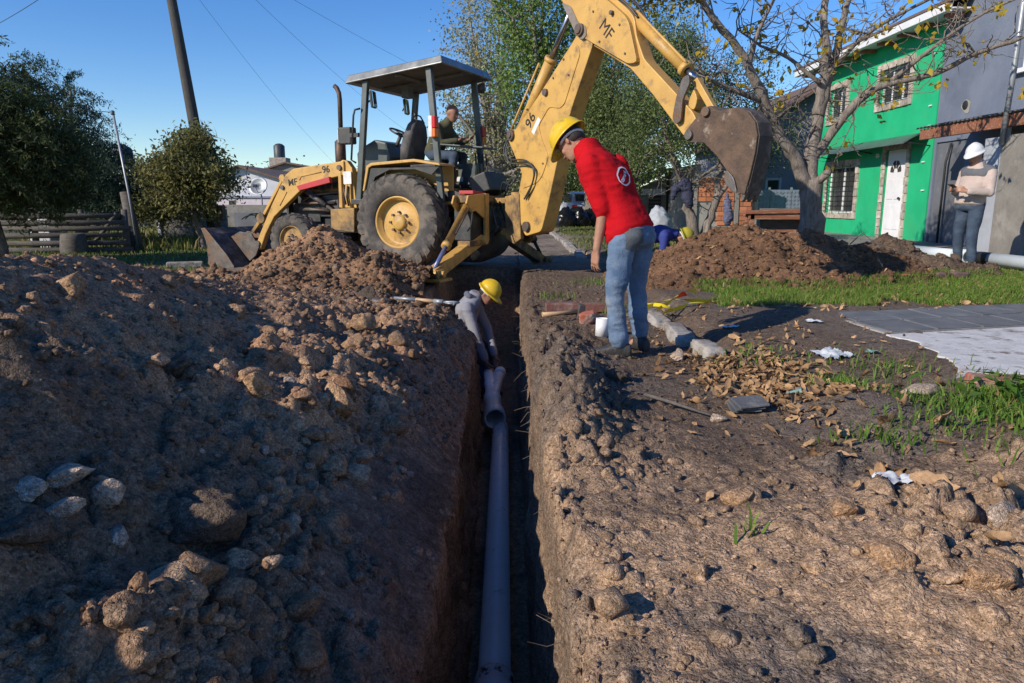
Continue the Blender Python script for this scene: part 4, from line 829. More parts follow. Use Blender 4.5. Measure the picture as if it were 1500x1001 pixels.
# ---- overhead wires
M_WIRE = mat("wire", (0.02, 0.02, 0.022), rough=0.7)
def wire(a, b_, sag, r_, label):
    a = Vector(a); b_ = Vector(b_); pts = [a.lerp(b_, t / 24) - Vector((0, 0, sag * 4 * (t / 24) * (1 - t / 24))) for t in range(25)]
    tag(MB().tube(pts, r_, 5).build("overhead_wire", M_WIRE), label, "wire", "overhead wires")
wire((-8.47, 15.85, 2.9), (-14.5, 15.2, 4.3), 0.25, 0.007, "wire running left from the leaning steel mast into the trees")
wire((-11.5, 15.5, 4.15), (-3.0, 9.0, 5.2), 0.30, 0.005, "wire crossing the upper left corner of the sky")
wire((-8.5, 18, 7.35), (-9.6, 44.9, 2.2), 0.5, 0.004, "wire dropping steeply from the utility pole to the far roof")
wire((-7.7, 18, 7.35), (-3.5, 44, 3.5), 0.6, 0.004, "wire slanting from the pole down behind the canopy")
wire((-8.1, 18, 7.4), (5.0, 60, 7.0), 0.9, 0.0045, "long wire from the pole passing above the backhoe canopy")
wire((9.5, 22.8, 4.8), (5.5, 45, 4.2), 0.3, 0.014, "upper cable from the green house eaves to the trees")
wire((9.5, 22.6, 4.55), (5.6, 45, 3.7), 0.3, 0.014, "lower cable from the green house eaves to the trees")
# ================================================================ TREES
M_BARK = mat("bark", (0.24, 0.205, 0.175), (0.125, 0.105, 0.09), 7, 0.95, bump=1.0, bscale=18, stretch=(3, 3, 0.8), c3=(0.33, 0.29, 0.25), s3=3, t3=(0.55, 0.7))
M_BARKP = mat("pale_bark", (0.33, 0.30, 0.27), (0.20, 0.18, 0.16), 6, 0.95, bump=0.8, bscale=15, stretch=(3, 3, 0.8))
M_FOL = vcol_mat("foliage", 0.55, 0.0, 1, 0.0, 1, trans=0.38)
def leaves(C, size, cols, aspect=0.5, up=0.3, fold=0.25):
    """C (n,3) leaf centres -> V,F,colours ; each leaf is a folded diamond"""
    n = len(C); d = rng.normal(size=(n, 3)); d[:, 2] -= 0.35; d /= np.linalg.norm(d, axis=1)[:, None]
    nn = rng.normal(size=(n, 3)); nn[:, 2] += up * 3; w_ = np.cross(nn, d); w_ /= np.linalg.norm(w_, axis=1)[:, None] + 1e-9; nrm = np.cross(d, w_)
    s = (np.asarray(size) * (0.65 + 0.7 * rng.random(n)))[:, None]
    a = C - d * s * 0.5; b = C + d * s * 0.5; m1 = C + w_ * s * aspect * 0.5 - d * s * 0.05 + nrm * s * fold * 0.3; m2 = C - w_ * s * aspect * 0.5 - d * s * 0.05 + nrm * s * fold * 0.3
    V = np.stack([a, m1, b, m2], 1).reshape(-1, 3); i = np.arange(n)[:, None] * 4
    F = np.concatenate([i + np.array([[0, 1, 2]]), i + np.array([[0, 2, 3]])], 0)
    return V, F, np.repeat(cols, 4, axis=0)
def blob_points(blobs, n, shell=0.55, gap=0.0, gs=1.2, seed=0):
    vol = np.array([b[3] * b[4] * b[5] for b in blobs]); pick = rng.choice(len(blobs), n, p=vol / vol.sum()); B = np.array(blobs)[pick]
    d = rng.normal(size=(n, 3)); d /= np.linalg.norm(d, axis=1)[:, None]; r = rng.random(n) ** (1 / 3) * (1 - shell) + shell * (0.6 + 0.45 * rng.random(n))
    P = B[:, :3] + d * r[:, None] * B[:, 3:6]
    P += 0.12 * B[:, 3:6].mean(1)[:, None] * rng.normal(size=(n, 3))
    if gap: P = P[fbm(P[:, 0] * gs, P[:, 1] * gs, P[:, 2] * gs, oct=2, seed=seed) > gap - 0.25]
    return P
def crown(name, parent, blobs, ncl, nleaf, lsize, ca, cb, spread=0.22, aspect=0.5, gap=0.0, seed=0, shell=0.5, yellow=0.0, droop=0.0, gs=1.2):
    P = blob_points(blobs, ncl, shell, gap, gs, seed); n = len(P)
    k = np.repeat(np.arange(n), nleaf); off = rng.normal(size=(len(k), 3)) * spread
    if droop:
        ctr = np.array(blobs)[:, :3].mean(0); ax = P - ctr; ax[:, 2] *= 0.15; ax /= np.linalg.norm(ax, axis=1)[:, None] + 1e-9
        t = rng.random(len(k)); off = off * 0.28 + ax[k] * (t * spread * 4.2)[:, None]; off[:, 2] += spread * (1.5 * t - 2.6 * t * t) * droop
    C = P[k] + off
    cc = mixc(np.array(ca), np.array(cb), np.clip(rng.random(n)[k] * 0.7 + rng.random(len(k)) * 0.4, 0, 1)) * (0.98 + 0.5 * rng.random((len(k), 1)))
    if yellow: y = rng.random(len(k)) < yellow; cc[y] = np.array((0.42, 0.30, 0.03)) * (0.7 + 0.5 * rng.random((y.sum(), 1)))
    V, F, CC = leaves(C, lsize, cc, aspect)
    np_mesh(name, V, F, M_FOL, parent, colors=CC); return P
def limb(b, pts, r0, r1, n=8, sub=4, wob=0.04):
    pts = [Vector(p) for p in pts]; out = []
    for i in range(len(pts) - 1):
        p0 = pts[max(i - 1, 0)]; p1 = pts[i]; p2 = pts[i + 1]; p3 = pts[min(i + 2, len(pts) - 1)]
        for j in range(sub):
            t = j / sub; out.append(0.5 * ((2 * p1) + (p2 - p0) * t + (2 * p0 - 5 * p1 + 4 * p2 - p3) * t * t + (3 * p1 - p0 - 3 * p2 + p3) * t ** 3))
    out.append(pts[-1]); m = len(out)
    out = [p + Vector((random.gauss(0, wob), random.gauss(0, wob), random.gauss(0, wob * 0.5))) * (r0 if 0 < i < m - 1 else 0) * 3 for i, p in enumerate(out)]
    rs = [(r0 + (r1 - r0) * (i / (m - 1)) ** 0.8) * random.uniform(0.9, 1.12) for i in range(m)]
    b.tube(out, rs, n); return out
def twigs(b, path, n, L, r, gen=2, up=0.35, n_side=5):
    tips = []
    for _ in range(n):
        i = random.randint(len(path) // 4, len(path) - 1); p = path[i]; d = Vector((random.gauss(0, 1), random.gauss(0, 1), random.gauss(up, 0.8))).normalized()
        ll = L * random.uniform(0.5, 1.2); mid = p + d * ll * 0.5 + Vector((0, 0, random.gauss(0.02, 0.06))) * ll; end = p + d * ll + Vector((random.gauss(0, .15), random.gauss(0, .15), random.gauss(0.08, 0.12))) * ll
        q1 = p.lerp(mid, 0.5) + Vector((random.gauss(0, .05), random.gauss(0, .05), random.gauss(0, .05))) * ll
        b.tube([p, q1, mid, mid.lerp(end, 0.5) + Vector((random.gauss(0, .04), random.gauss(0, .04), random.gauss(0, .04))) * ll, end], [r, r * 0.85, r * 0.7, r * 0.5, r * 0.25], n_side, cap=False); tips.append(end)
        if gen > 1: tips += twigs(b, [p.lerp(mid, .6), mid, mid.lerp(end, .5), end], 3, L * 0.5, r * 0.5, gen - 1, up, 4)
    return tips
def simple_tree(name, base, h_fork, r0, blobs, label, ncl, nleaf, lsize, ca, cb, nl=7, bark=None, group="trees behind the street", **kw):
    t = empty(name, (0, 0, 0)); tag(t, label, "tree", group); bk = bark or M_BARK
    P = crown("crown", t, blobs, ncl, nleaf, lsize, ca, cb, **kw)
    b = MB(); bx_, by_, bz_ = base; fk = Vector((bx_ + random.gauss(0, .1), by_, bz_ + h_fork)); limb(b, [base, ((bx_ + fk.x) / 2 + 0.04, by_, bz_ + h_fork * 0.5), fk], r0 * 1.25, r0 * 0.9, 10)
    for k in range(nl):
        q = Vector(P[random.randrange(len(P))]); m = fk.lerp(q, 0.5) + Vector((random.gauss(0, .15), random.gauss(0, .15), 0.12 * (q - fk).length)); path = limb(b, [fk, fk.lerp(m, 0.5), m, q], r0 * 0.6, r0 * 0.12, 7); twigs(b, path, 5, 0.22 * (q - fk).length + 0.2, r0 * 0.13, 2)
    b.build("trunk", bk, t); return t
DG = (0.020, 0.034, 0.016); MG = (0.052, 0.082, 0.026); LG = (0.10, 0.145, 0.045); OL = (0.10, 0.11, 0.04); SG = (0.17, 0.18, 0.105)
# ---- dark conifers at the left
def conifer(base, blobs, label, ncl, ca, cb, nleaf=66, sp=0.16, k=1.0):
    base = (base[0] * k, base[1] * k, base[2]); blobs = [(x * k, y * k, 1.05 + (z - 1.05) * k, a * k, b_ * k, c * k) for x, y, z, a, b_, c in blobs]; sp *= k
    t = empty("conifer_tree", (0, 0, 0)); tag(t, label, "tree", "dark conifers behind the log fence")
    P = crown("crown", t, blobs, ncl, nleaf, 0.085, ca, cb, spread=sp, aspect=0.26, droop=1.0, shell=0.75)
    b = MB(); top = max(q[2] + q[5] for q in blobs); limb(b, [base, (base[0], base[1], top * 0.5), (base[0] + 0.1, base[1], top * 0.9)], 0.16, 0.03, 9)
    for k in range(26):
        q = Vector(P[random.randrange(len(P))]); z0 = max(0.3, q.z - 0.35 * (q - Vector((base[0], base[1], q.z))).length); limb(b, [(base[0], base[1], z0), ((base[0] + q.x) / 2, (base[1] + q.y) / 2, (z0 + q.z) / 2 + 0.1), q], 0.035, 0.008, 5)
    b.build("trunk", M_BARK, t)
conifer((-9.7, 13.6, 0), [(-9.9, 13.6, 2.9, 0.85, 0.9, 0.85), (-9.6, 13.5, 1.9, 1.35, 1.2, 0.95), (-9.7, 13.5, 1.45, 1.25, 1.1, 0.55), (-11.0, 13.4, 2.2, 1.1, 1.0, 1.3)], "tall drooping conifer at the left edge, olive tinted foliage", 1250, (0.034, 0.052, 0.024), (0.10, 0.118, 0.042), k=0.87)
conifer((-10.2, 17.2, 0), [(-10.9, 17.2, 2.9, 1.0, 1.0, 1.0), (-10.4, 17.2, 2.0, 1.0, 1.0, 0.75), (-9.7, 17.0, 1.55, 1.05, 0.9, 0.62), (-9.4, 17.0, 1.0, 1.0, 0.8, 0.45), (-11.2, 17.2, 1.5, 1.2, 1.0, 1.0)], "dark blue green conifer with feathery tips behind the log fence", 1350, (0.026, 0.05, 0.038), (0.07, 0.105, 0.07))
# ---- round glossy tree in front of the pole
simple_tree("round_tree", (-7.05, 16.5, -0.05), 0.9, 0.085, [(-7.25, 16.5, 1.85, 0.75, 0.7, 0.62), (-7.75, 16.6, 1.55, 0.55, 0.6, 0.62), (-6.75, 16.4, 1.62, 0.55, 0.6, 0.40), (-7.4, 16.5, 1.05, 0.75, 0.6, 0.38), (-8.0, 16.4, 0.85, 0.45, 0.4, 0.32), (-6.35, 16.4, 1.35, 0.32, 0.3, 0.25), (-7.2, 16.7, 2.35, 0.45, 0.4, 0.28)], "round tree with glossy broad leaves in front of the utility pole", 560, 34, 0.10, (0.055, 0.072, 0.03), (0.23, 0.21, 0.075), nl=8, group="garden trees", spread=0.12, aspect=0.42, gap=-0.05, seed=3, gs=2.2)
# ---- trees across the back
simple_tree("poplar_tree", (-0.6, 28.5, 0), 2.0, 0.22, [(-0.9, 28.5, 7.4, 1.5, 1.3, 1.7), (-1.3, 28.5, 5.0, 1.4, 1.2, 1.4), (-0.3, 28.8, 3.2, 1.4, 1.2, 1.5), (0.9, 28.8, 2.2, 1.2, 1.0, 0.9)], "tall sparse silver leafed poplar behind the backhoe canopy", 620, 26, 0.11, (0.20, 0.215, 0.11), (0.32, 0.32, 0.19), nl=26, bark=M_BARKP, spread=0.24, gap=0.06, seed=5, yellow=0.06, aspect=0.6)
simple_tree("poplar_tree", (1.1, 24.5, 0), 2.0, 0.24, [(0.9, 24.5, 7.2, 1.6, 1.4, 2.0), (0.7, 24.5, 5.0, 1.3, 1.2, 1.4), (1.6, 24.6, 3.6, 1.3, 1.2, 1.2), (2.2, 24.4, 5.5, 1.2, 1.0, 1.8)], "dense green poplar rising behind the yellow boom", 760, 34, 0.11, (0.085, 0.14, 0.038), (0.19, 0.27, 0.075), nl=14, spread=0.24, gap=-0.02, seed=6, aspect=0.6)
simple_tree("broadleaf_tree", (3.6, 23.0, 0), 1.5, 0.26, [(3.6, 23, 4.6, 1.7, 1.4, 1.5), (2.6, 23, 3.2, 1.2, 1.2, 1.1), (4.4, 23, 3.0, 1.5, 1.2, 1.0), (5.4, 23.2, 4.0, 1.1, 1.0, 1.0), (3.4, 23, 2.0, 1.1, 1.0, 0.7), (4.6, 23.0, 5.6, 1.2, 1.2, 1.0)], "dense dark broadleaf tree behind the red sweater worker", 1150, 46, 0.085, (0.07, 0.10, 0.04), (0.20, 0.24, 0.085), nl=10, spread=0.20, gap=-0.18, seed=7)
simple_tree("street_tree", (3.05, 28.8, -0.05), 1.5, 0.30, [(2.6, 28.6, 2.9, 1.3, 1.1, 0.8), (3.6, 28.8, 3.4, 1.4, 1.2, 0.9), (2.0, 28.4, 2.2, 0.8, 0.7, 0.5), (3.2, 28.8, 4.4, 1.6, 1.4, 1.0)], "stout gnarled street tree beside the rubbish bags", 420, 34, 0.11, MG, (0.13, 0.19, 0.05), nl=8, spread=0.22, gap=-0.02, seed=8)
simple_tree("broadleaf_tree", (7.3, 24.8, 0), 2.2, 0.18, [(7.2, 24.8, 4.0, 1.4, 1.2, 1.4), (6.3, 24.6, 5.2, 1.3, 1.2, 1.0), (8.4, 24.8, 3.2, 1.3, 1.0, 1.2), (8.0, 24.8, 5.4, 1.0, 1.0, 0.9)], "loose small leafed tree in front of the grey gabled house", 520, 24, 0.085, (0.055, 0.085, 0.035), (0.15, 0.19, 0.065), nl=14, spread=0.22, gap=0.02, seed=9)
simple_tree("broadleaf_tree", (-3.2, 42.0, 0), 2.0, 0.3, [(-3.0, 42, 4.6, 1.6, 1.4, 1.2), (-1.0, 42, 3.6, 2.4, 1.6, 2.0), (1.6, 42, 3.4, 2.2, 1.6, 2.2), (4.2, 42, 4.0, 2.4, 1.6, 2.4)], "far olive tree closing the street behind the operator", 900, 30, 0.13, (0.06, 0.07, 0.03), (0.15, 0.15, 0.06), nl=9, spread=0.34, gap=-0.1, seed=10)
simple_tree("street_bush", (0.7, 38.0, 0), 0.5, 0.1, [(0.5, 38, 1.0, 1.4, 1.0, 1.1), (2.3, 38.5, 1.2, 1.2, 1.0, 1.2), (3.8, 38, 1.1, 1.2, 1.0, 1.1)], "dense green hedge closing the far end of the street", 420, 34, 0.12, (0.03, 0.045, 0.018), (0.08, 0.10, 0.03), nl=6, spread=0.26, seed=11)
# far tree line all round
n_ = 64; FL = []
for k in range(n_):
    a = R(-58 + 116 * k / (n_ - 1)); d_ = random.uniform(88, 120); hh = random.uniform(2.4, 4.6) * (1.0 if abs(math.degrees(a)) > 6 else 1.1); FL.append((d_ * math.sin(a), d_ * math.cos(a), hh * 0.55, random.uniform(3, 5.5), 3.0, hh))
P = blob_points(FL, 3600, 0.5); k = np.repeat(np.arange(len(P)), 8); C = P[k] + rng.normal(size=(len(k), 3)) * 0.5
V, F, CC = leaves(C, 0.55, mixc(np.array((0.035, 0.05, 0.03)), np.array((0.085, 0.10, 0.05)), rng.random(len(k))), 0.7)
tl = np_mesh("distant_trees", V, F, M_FOL, colors=CC); tl["kind"] = "stuff"; tl["label"] = "distant belt of trees along the horizon"
# ---- forked tree on the verge
t = empty("forked_tree", (0, 0, 0)); tag(t, "low forked verge tree with jackets hung on its two trunks", "tree", "verge trees")
b = MB(); f1 = limb(b, [(4.12, 16, -0.05), (3.98, 16, 0.5), (3.80, 16, 1.05), (3.70, 16, 1.5), (3.45, 16, 2.1), (3.2, 15.9, 2.8)], 0.15, 0.04, 10); f2 = limb(b, [(4.22, 16.05, -0.05), (4.30, 16.05, 0.45), (4.45, 16.1, 0.95), (4.53, 16.1, 1.5), (4.55, 16.1, 2.2), (4.7, 16.1, 2.9)], 0.13, 0.035, 10)
f3 = limb(b, [(4.47, 16.1, 1.05), (4.72, 16.1, 1.4), (4.98, 16.1, 1.75)], 0.07, 0.045, 8); f4 = limb(b, [(3.75, 16, 1.3), (4.1, 15.95, 1.55), (4.45, 15.9, 1.85)], 0.05, 0.03, 8); f5 = limb(b, [(3.78, 16, 1.2), (3.5, 15.8, 1.75), (3.1, 15.6, 2.2)], 0.05, 0.02, 7)
for f_ in (f1, f2, f4, f5): twigs(b, f_, 6, 0.8, 0.014, 2)
b.build("trunk", M_BARK, t)
crown("crown", t, [(3.3, 16, 2.5, 0.9, 0.8, 0.7), (2.5, 16, 2.3, 0.7, 0.6, 0.6), (4.1, 16, 2.7, 0.8, 0.8, 0.6), (3.3, 16, 3.3, 1.1, 0.8, 0.6), (4.9, 16.1, 2.3, 0.5, 0.5, 0.4)], 420, 34, 0.065, (0.06, 0.09, 0.035), (0.16, 0.20, 0.07), spread=0.15, gap=-0.02, seed=12)
# ---- bare verge tree with a few yellow leaves
t = empty("bare_tree", (0, 0, 0)); tag(t, "almost bare spreading tree with last yellow leaves before the green house", "tree", "verge trees")
b = MB(); tr = limb(b, [(5.0, 12, -0.1), (4.95, 12, 0.5), (4.90, 12, 0.95), (4.88, 12, 1.40)], 0.215, 0.165, 14)
A1 = limb(b, [(4.92, 12, 1.05), (4.66, 11.95, 1.62), (4.42, 11.9, 1.92), (3.98, 11.8, 2.55), (3.66, 11.7, 3.10), (3.22, 11.6, 3.60), (2.66, 11.4, 4.13), (2.2, 11.3, 4.6)], 0.125, 0.035, 11)
A2 = limb(b, [(4.89, 12, 1.25), (4.88, 12.05, 1.85), (4.95, 12.1, 2.5), (5.03, 12.1, 3.2), (4.96, 12.2, 4.1), (5.05, 12.3, 5.2)], 0.135, 0.035, 11)
A3 = limb(b, [(4.95, 12.08, 2.4), (5.15, 12.2, 3.1), (5.32, 12.3, 3.9), (5.6, 12.4, 4.8)], 0.095, 0.03, 9)
A4 = limb(b, [(4.92, 12.02, 1.75), (5.15, 11.95, 2.15), (5.5, 11.9, 2.62), (5.86, 11.8, 2.85), (6.5, 11.6, 2.98), (7.03, 11.5, 3.25), (7.6, 11.3, 3.45), (8.2, 11.2, 3.8)], 0.085, 0.022, 9)
A5 = limb(b, [(5.9, 11.8, 2.87), (6.3, 11.4, 3.3), (6.9, 11.2, 3.75), (7.5, 11.0, 4.0)], 0.04, 0.012, 7); A6 = limb(b, [(3.66, 11.7, 3.1), (3.75, 11.6, 3.6), (4.0, 11.5, 4.2)], 0.05, 0.02, 7); A7 = limb(b, [(3.95, 11.8, 2.6), (3.3, 11.5, 2.75), (2.75, 11.3, 2.95), (2.4, 11.2, 3.2)], 0.05, 0.015, 7)
A8 = limb(b, [(5.0, 12.1, 3.0), (5.5, 11.8, 3.6), (6.2, 11.6, 4.0), (6.9, 11.4, 4.3)], 0.045, 0.015, 7); A9 = limb(b, [(4.9, 12, 2.9), (4.4, 12.1, 3.3), (4.0, 12.2, 3.5), (3.6, 12.2, 3.75)], 0.04, 0.012, 7)
limb(b, [(4.86, 11.98, 1.28), (5.02, 11.8, 1.45), (5.06, 11.75, 1.52)], 0.07, 0.055, 8)
b.build("trunk", M_BARK, t)
b = MB(); tips = []
for A_, n_, L_ in ((A1, 22, 1.0), (A2, 18, 0.9), (A3, 16, 0.9), (A4, 34, 0.75), (A5, 16, 0.6), (A6, 12, 0.8), (A7, 18, 0.7), (A8, 20, 0.7), (A9, 16, 0.7)): tips += twigs(b, A_, n_, L_, 0.013, 2, 0.25)
b.build("twigs", M_BARK, t)
tp = np.array([q[:] for q in tips]); sel = tp[rng.choice(len(tp), 110, replace=False)]
P = np.concatenate([sel, np.array([(5.35, 11.9, 3.62), (5.5, 11.9, 3.66), (5.25, 11.9, 3.55), (7.55, 11.1, 2.62), (7.8, 11.1, 2.66), (5.05, 11.7, 2.25), (4.1, 11.7, 2.45), (4.2, 11.7, 2.5), (5.9, 11.6, 2.5)])]); k = np.repeat(np.arange(len(P)), 5); C = P[k] + rng.normal(size=(len(k), 3)) * 0.06
V, F, CC = leaves(C, 0.11, mixc(np.array((0.50, 0.30, 0.03)), np.array((0.40, 0.34, 0.04)), rng.random(len(k))), 0.6); np_mesh("yellow_leaves", V, F, M_FOL, t, colors=CC)
crown("yellow_crown", t, [(2.25, 11.4, 4.25, 0.70, 0.6, 0.40), (1.65, 11.4, 4.45, 0.50, 0.5, 0.35), (2.9, 11.6, 4.40, 0.45, 0.4, 0.30), (2.5, 11.4, 4.8, 0.9, 0.7, 0.4)], 230, 26, 0.085, (0.17, 0.18, 0.03), (0.44, 0.36, 0.04), spread=0.11, gap=-0.05, seed=13, yellow=0.25)
# ================================================================ BACKHOE LOADER
YEL = (0.56, 0.335, 0.085); YEL2 = (0.46, 0.265, 0.07)
M_YEL = mat("machine_yellow", YEL, YEL2, 3.0, 0.48, c3=(0.15, 0.098, 0.055), s3=5.0, t3=(0.53, 0.72), bump=0.12, bscale=30, detail=9)
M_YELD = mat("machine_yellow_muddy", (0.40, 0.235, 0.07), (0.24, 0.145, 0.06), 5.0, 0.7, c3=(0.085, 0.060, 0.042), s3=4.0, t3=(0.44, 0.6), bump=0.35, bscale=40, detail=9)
M_BLK = mat("machine_black", (0.018, 0.02, 0.022), (0.04, 0.042, 0.042), 6, 0.5, c3=(0.10, 0.085, 0.07), s3=6, t3=(0.52, 0.75))
M_POST = mat("post_paint", (0.045, 0.062, 0.064), (0.075, 0.09, 0.09), 5, 0.38, c3=(0.11, 0.10, 0.09), s3=7, t3=(0.55, 0.75))
M_RUB = mat("tyre_rubber", (0.055, 0.051, 0.048), (0.115, 0.102, 0.09), 7, 0.92, bump=0.4, bscale=50, c3=(0.19, 0.155, 0.12), s3=3.5, t3=(0.48, 0.68))
M_STEEL = mat("worn_steel", (0.16, 0.145, 0.135), (0.085, 0.075, 0.07), 6, 0.55, metal=0.55, bump=0.25, bscale=40, c3=(0.17, 0.10, 0.06), s3=4, t3=(0.46, 0.62))
M_CHROME = mat("cylinder_rod", (0.42, 0.44, 0.5), (0.3, 0.32, 0.37), 8, 0.22, metal=0.95)
M_RODB = mat("blue_rod", (0.10, 0.12, 0.26), (0.16, 0.18, 0.32), 8, 0.35, metal=0.3)
M_BUCK = mat("bucket_rust", (0.135, 0.085, 0.056), (0.075, 0.052, 0.04), 7, 0.85, metal=0.1, bump=0.7, bscale=35, c3=(0.34, 0.29, 0.24), s3=6, t3=(0.57, 0.70))
M_BUCKD = mat("bucket_dark_steel", (0.055, 0.045, 0.04), (0.10, 0.078, 0.062), 5, 0.75, metal=0.2, bump=0.4, bscale=30, c3=(0.20, 0.165, 0.14), s3=5, t3=(0.5, 0.66))  # darker brown steel with paler patches, for both bucket shells
M_REDP = mat("red_paint", (0.50, 0.03, 0.04), (0.40, 0.03, 0.035), 5, 0.45)
M_LETB = mat("black_lettering", (0.012, 0.012, 0.013), rough=0.6)
M_WHT = mat("white_sticker", (0.72, 0.72, 0.70), (0.55, 0.55, 0.53), 9, 0.6)
M_ROOF = mat("canopy_paint", (0.14, 0.15, 0.15), (0.20, 0.21, 0.21), 4, 0.28, metal=0.35, c3=(0.3, 0.3, 0.29), s3=3, t3=(0.5, 0.7))
M_ROOFU = mat("canopy_lining", (0.09, 0.09, 0.09), (0.15, 0.145, 0.14), 5, 0.8)
M_SEAT = mat("seat_cover", (0.12, 0.115, 0.115), (0.06, 0.058, 0.06), 6, 0.85, bump=0.5, bscale=12)
M_LRED = mat("lamp_red", (0.55, 0.015, 0.015), rough=0.2); M_LORG = mat("lamp_orange", (0.65, 0.16, 0.02), rough=0.2)
M_MIRR = mat("mirror_glass", (0.5, 0.52, 0.5), rough=0.06, metal=1.0)

BH = empty("backhoe_loader", (-1.30, 11.50, 0.0), R(156))
tag(BH, "yellow backhoe loader with dark canopy parked across the dirt street", "backhoe")
SIDE = (Vector((0, 0, 0)), Vector((1, 0, 0)), Vector((0, 0, 1)), Vector((0, 1, 0)))
def side(poly, y0, y1): return MB().prism(poly, SIDE, y0, y1)

# ---- wheels
def wheel(cx, cz, yc, r, w, rim_r, nl, steer=0.0, big=True):
    hub = empty("wheel", (cx, yc, cz), 0, BH); sg = 1 if yc > 0 else -1; h = w / 2
    b = MB(); prof = [(-h * 0.72, rim_r), (-h * 0.95, rim_r * 1.06), (-h * 1.02, (r + rim_r) / 2), (-h * 0.97, r * 0.90), (-h * 0.80, r * 0.95), (0, r * 0.965), (h * 0.80, r * 0.95), (h * 0.97, r * 0.90), (h * 1.02, (r + rim_r) / 2), (h * 0.95, rim_r * 1.06), (h * 0.72, rim_r), (0, rim_r * 0.96)]
    b.lathe(prof, (0, 0, 0), (0, 1, 0), 56, True, closed=True)
    ty = b.build("tyre", M_RUB, hub)
    b = MB(); aw = 0.22 * 2 * math.pi / nl; sweep = 1.15 * 2 * math.pi / nl
    def pt(a, y, rr): return (rr * math.cos(a), y, rr * math.sin(a))
    for s_ in (-1, 1):
        for i in range(nl):
            a0 = 2 * math.pi * (i + (0.5 if s_ > 0 else 0)) / nl; seg = []
            for (q, yy, rr, hw, dep) in ((0, -0.02, r, 0.8, 0.06), (0.55, 0.5, r * 0.998, 0.85, 0.07), (0.95, 0.97, r * 0.965, 1.05, 0.07), (1.12, 1.055, r * 0.89, 1.15, 0.05), (1.17, 1.04, r * 0.83, 0.9, 0.03)):
                a = a0 - sweep * q
                y = s_ * h * yy
                seg.append([pt(a - aw * hw, y, rr), pt(a + aw * hw, y, rr), pt(a + aw * hw * 1.25, y * 0.96, rr - dep), pt(a - aw * hw * 1.25, y * 0.96, rr - dep)])
            vs = [p for sgm in seg for p in sgm]; fs = [(0, 1, 2, 3), tuple(16 + k for k in (3, 2, 1, 0))]
            for j in range(4):
                for k in range(4): fs.append((j * 4 + k, j * 4 + (k + 1) % 4, j * 4 + 4 + (k + 1) % 4, j * 4 + 4 + k))
            b.add(vs, fs)
    b.build("tread_lugs", M_RUB, ty)
    o = h * 0.78 * sg
    b = MB(); d_in = 0.55 if big else 0.35
    b.lathe([(o, rim_r * 1.03), (o + 0.015 * sg, rim_r * 0.99), (o, rim_r * 0.93), (o * (1 - d_in), rim_r * 0.86), (o * (1 - d_in) + 0.0, rim_r * 0.80), (o * (1 - d_in * 1.1), rim_r * 0.62), (o * (1 - d_in * 0.75), rim_r * 0.42), (o * (1 - d_in * 0.7), rim_r * 0.05)], (0, 0, 0), (0, 1, 0), 48)
    b.lathe([(-o, rim_r * 1.03), (-o * 0.9, rim_r * 0.9), (-o * 0.3, rim_r * 0.85), (-o * 0.3, 0.02)], (0, 0, 0), (0, 1, 0), 32)
    rim = b.build("rim", M_YEL if big else M_YELD, hub)
    b = MB(); c0 = o * (1 - d_in * 0.7)
    b.lathe([(c0 - 0.01 * sg, rim_r * 0.32), (c0 + 0.03 * sg, rim_r * 0.30), (c0 + 0.045 * sg, rim_r * 0.2), (c0 + 0.05 * sg, 0.005)], (0, 0, 0), (0, 1, 0), 24)
    b.build("hub_cap", M_YEL if big else M_STEEL, rim)
    for k in range(8):
        a = 2 * math.pi * k / 8; rr = rim_r * 0.40
        b = MB(); b.cyl((rr * math.cos(a), c0 - 0.01 * sg, rr * math.sin(a)), (rr * math.cos(a), c0 + 0.035 * sg, rr * math.sin(a)), rim_r * 0.055, 6); b.build("wheel_nut", M_STEEL, rim)
    return hub
for yc in (0.77, -0.77): wheel(0.0, 0.745, yc, 0.715, 0.42, 0.375, 22)
for yc in (0.82, -0.82): wheel(1.98, 0.435, yc, 0.425, 0.30, 0.235, 18, big=False)

# ---- chassis, engine, loader
b = MB(); b.bx(-1.0, 2.75, -0.30, 0.30, 0.55, 0.86); b.bx(-0.25, 0.25, -0.55, 0.55, 0.60, 0.88); b.bx(1.86, 2.1, -0.66, 0.66, 0.36, 0.52); b.bx(0.3, 2.4, -0.36, 0.36, 0.80, 1.02)
b.build("chassis", M_BLK, BH, 0.01)
b = MB(); b.bx(1.20, 2.35, -0.30, 0.30, 1.0, 1.22); b.cyl((1.5, 0.34, 1.05), (2.2, 0.34, 1.05), 0.07); b.cyl((1.4, 0.33, 0.9), (1.9, 0.33, 0.86), 0.05); b.bx(1.45, 1.75, 0.28, 0.40, 0.9, 1.15); b.bx(1.85, 2.1, 0.28, 0.37, 0.72, 1.0)
b.build("engine", M_BLK, BH, 0.006)
b = side([(1.05, 1.22), (2.52, 1.16), (2.56, 1.36), (2.4, 1.43), (1.05, 1.52)], -0.34, 0.34); b.build("hood", M_YELD, BH, 0.02)
b = MB(); b.bx(2.53, 2.58, -0.33, 0.33, 0.75, 1.34); b.build("radiator_grille", M_BLK, BH, 0.01)
ARM = [(1.12, 1.66), (2.11, 1.56), (2.27, 1.47), (2.60, 0.98), (2.89, 0.51), (3.0, 0.30), (2.90, 0.25), (2.76, 0.52), (2.56, 0.80), (2.03, 1.19), (1.76, 1.34), (1.12, 1.45)]
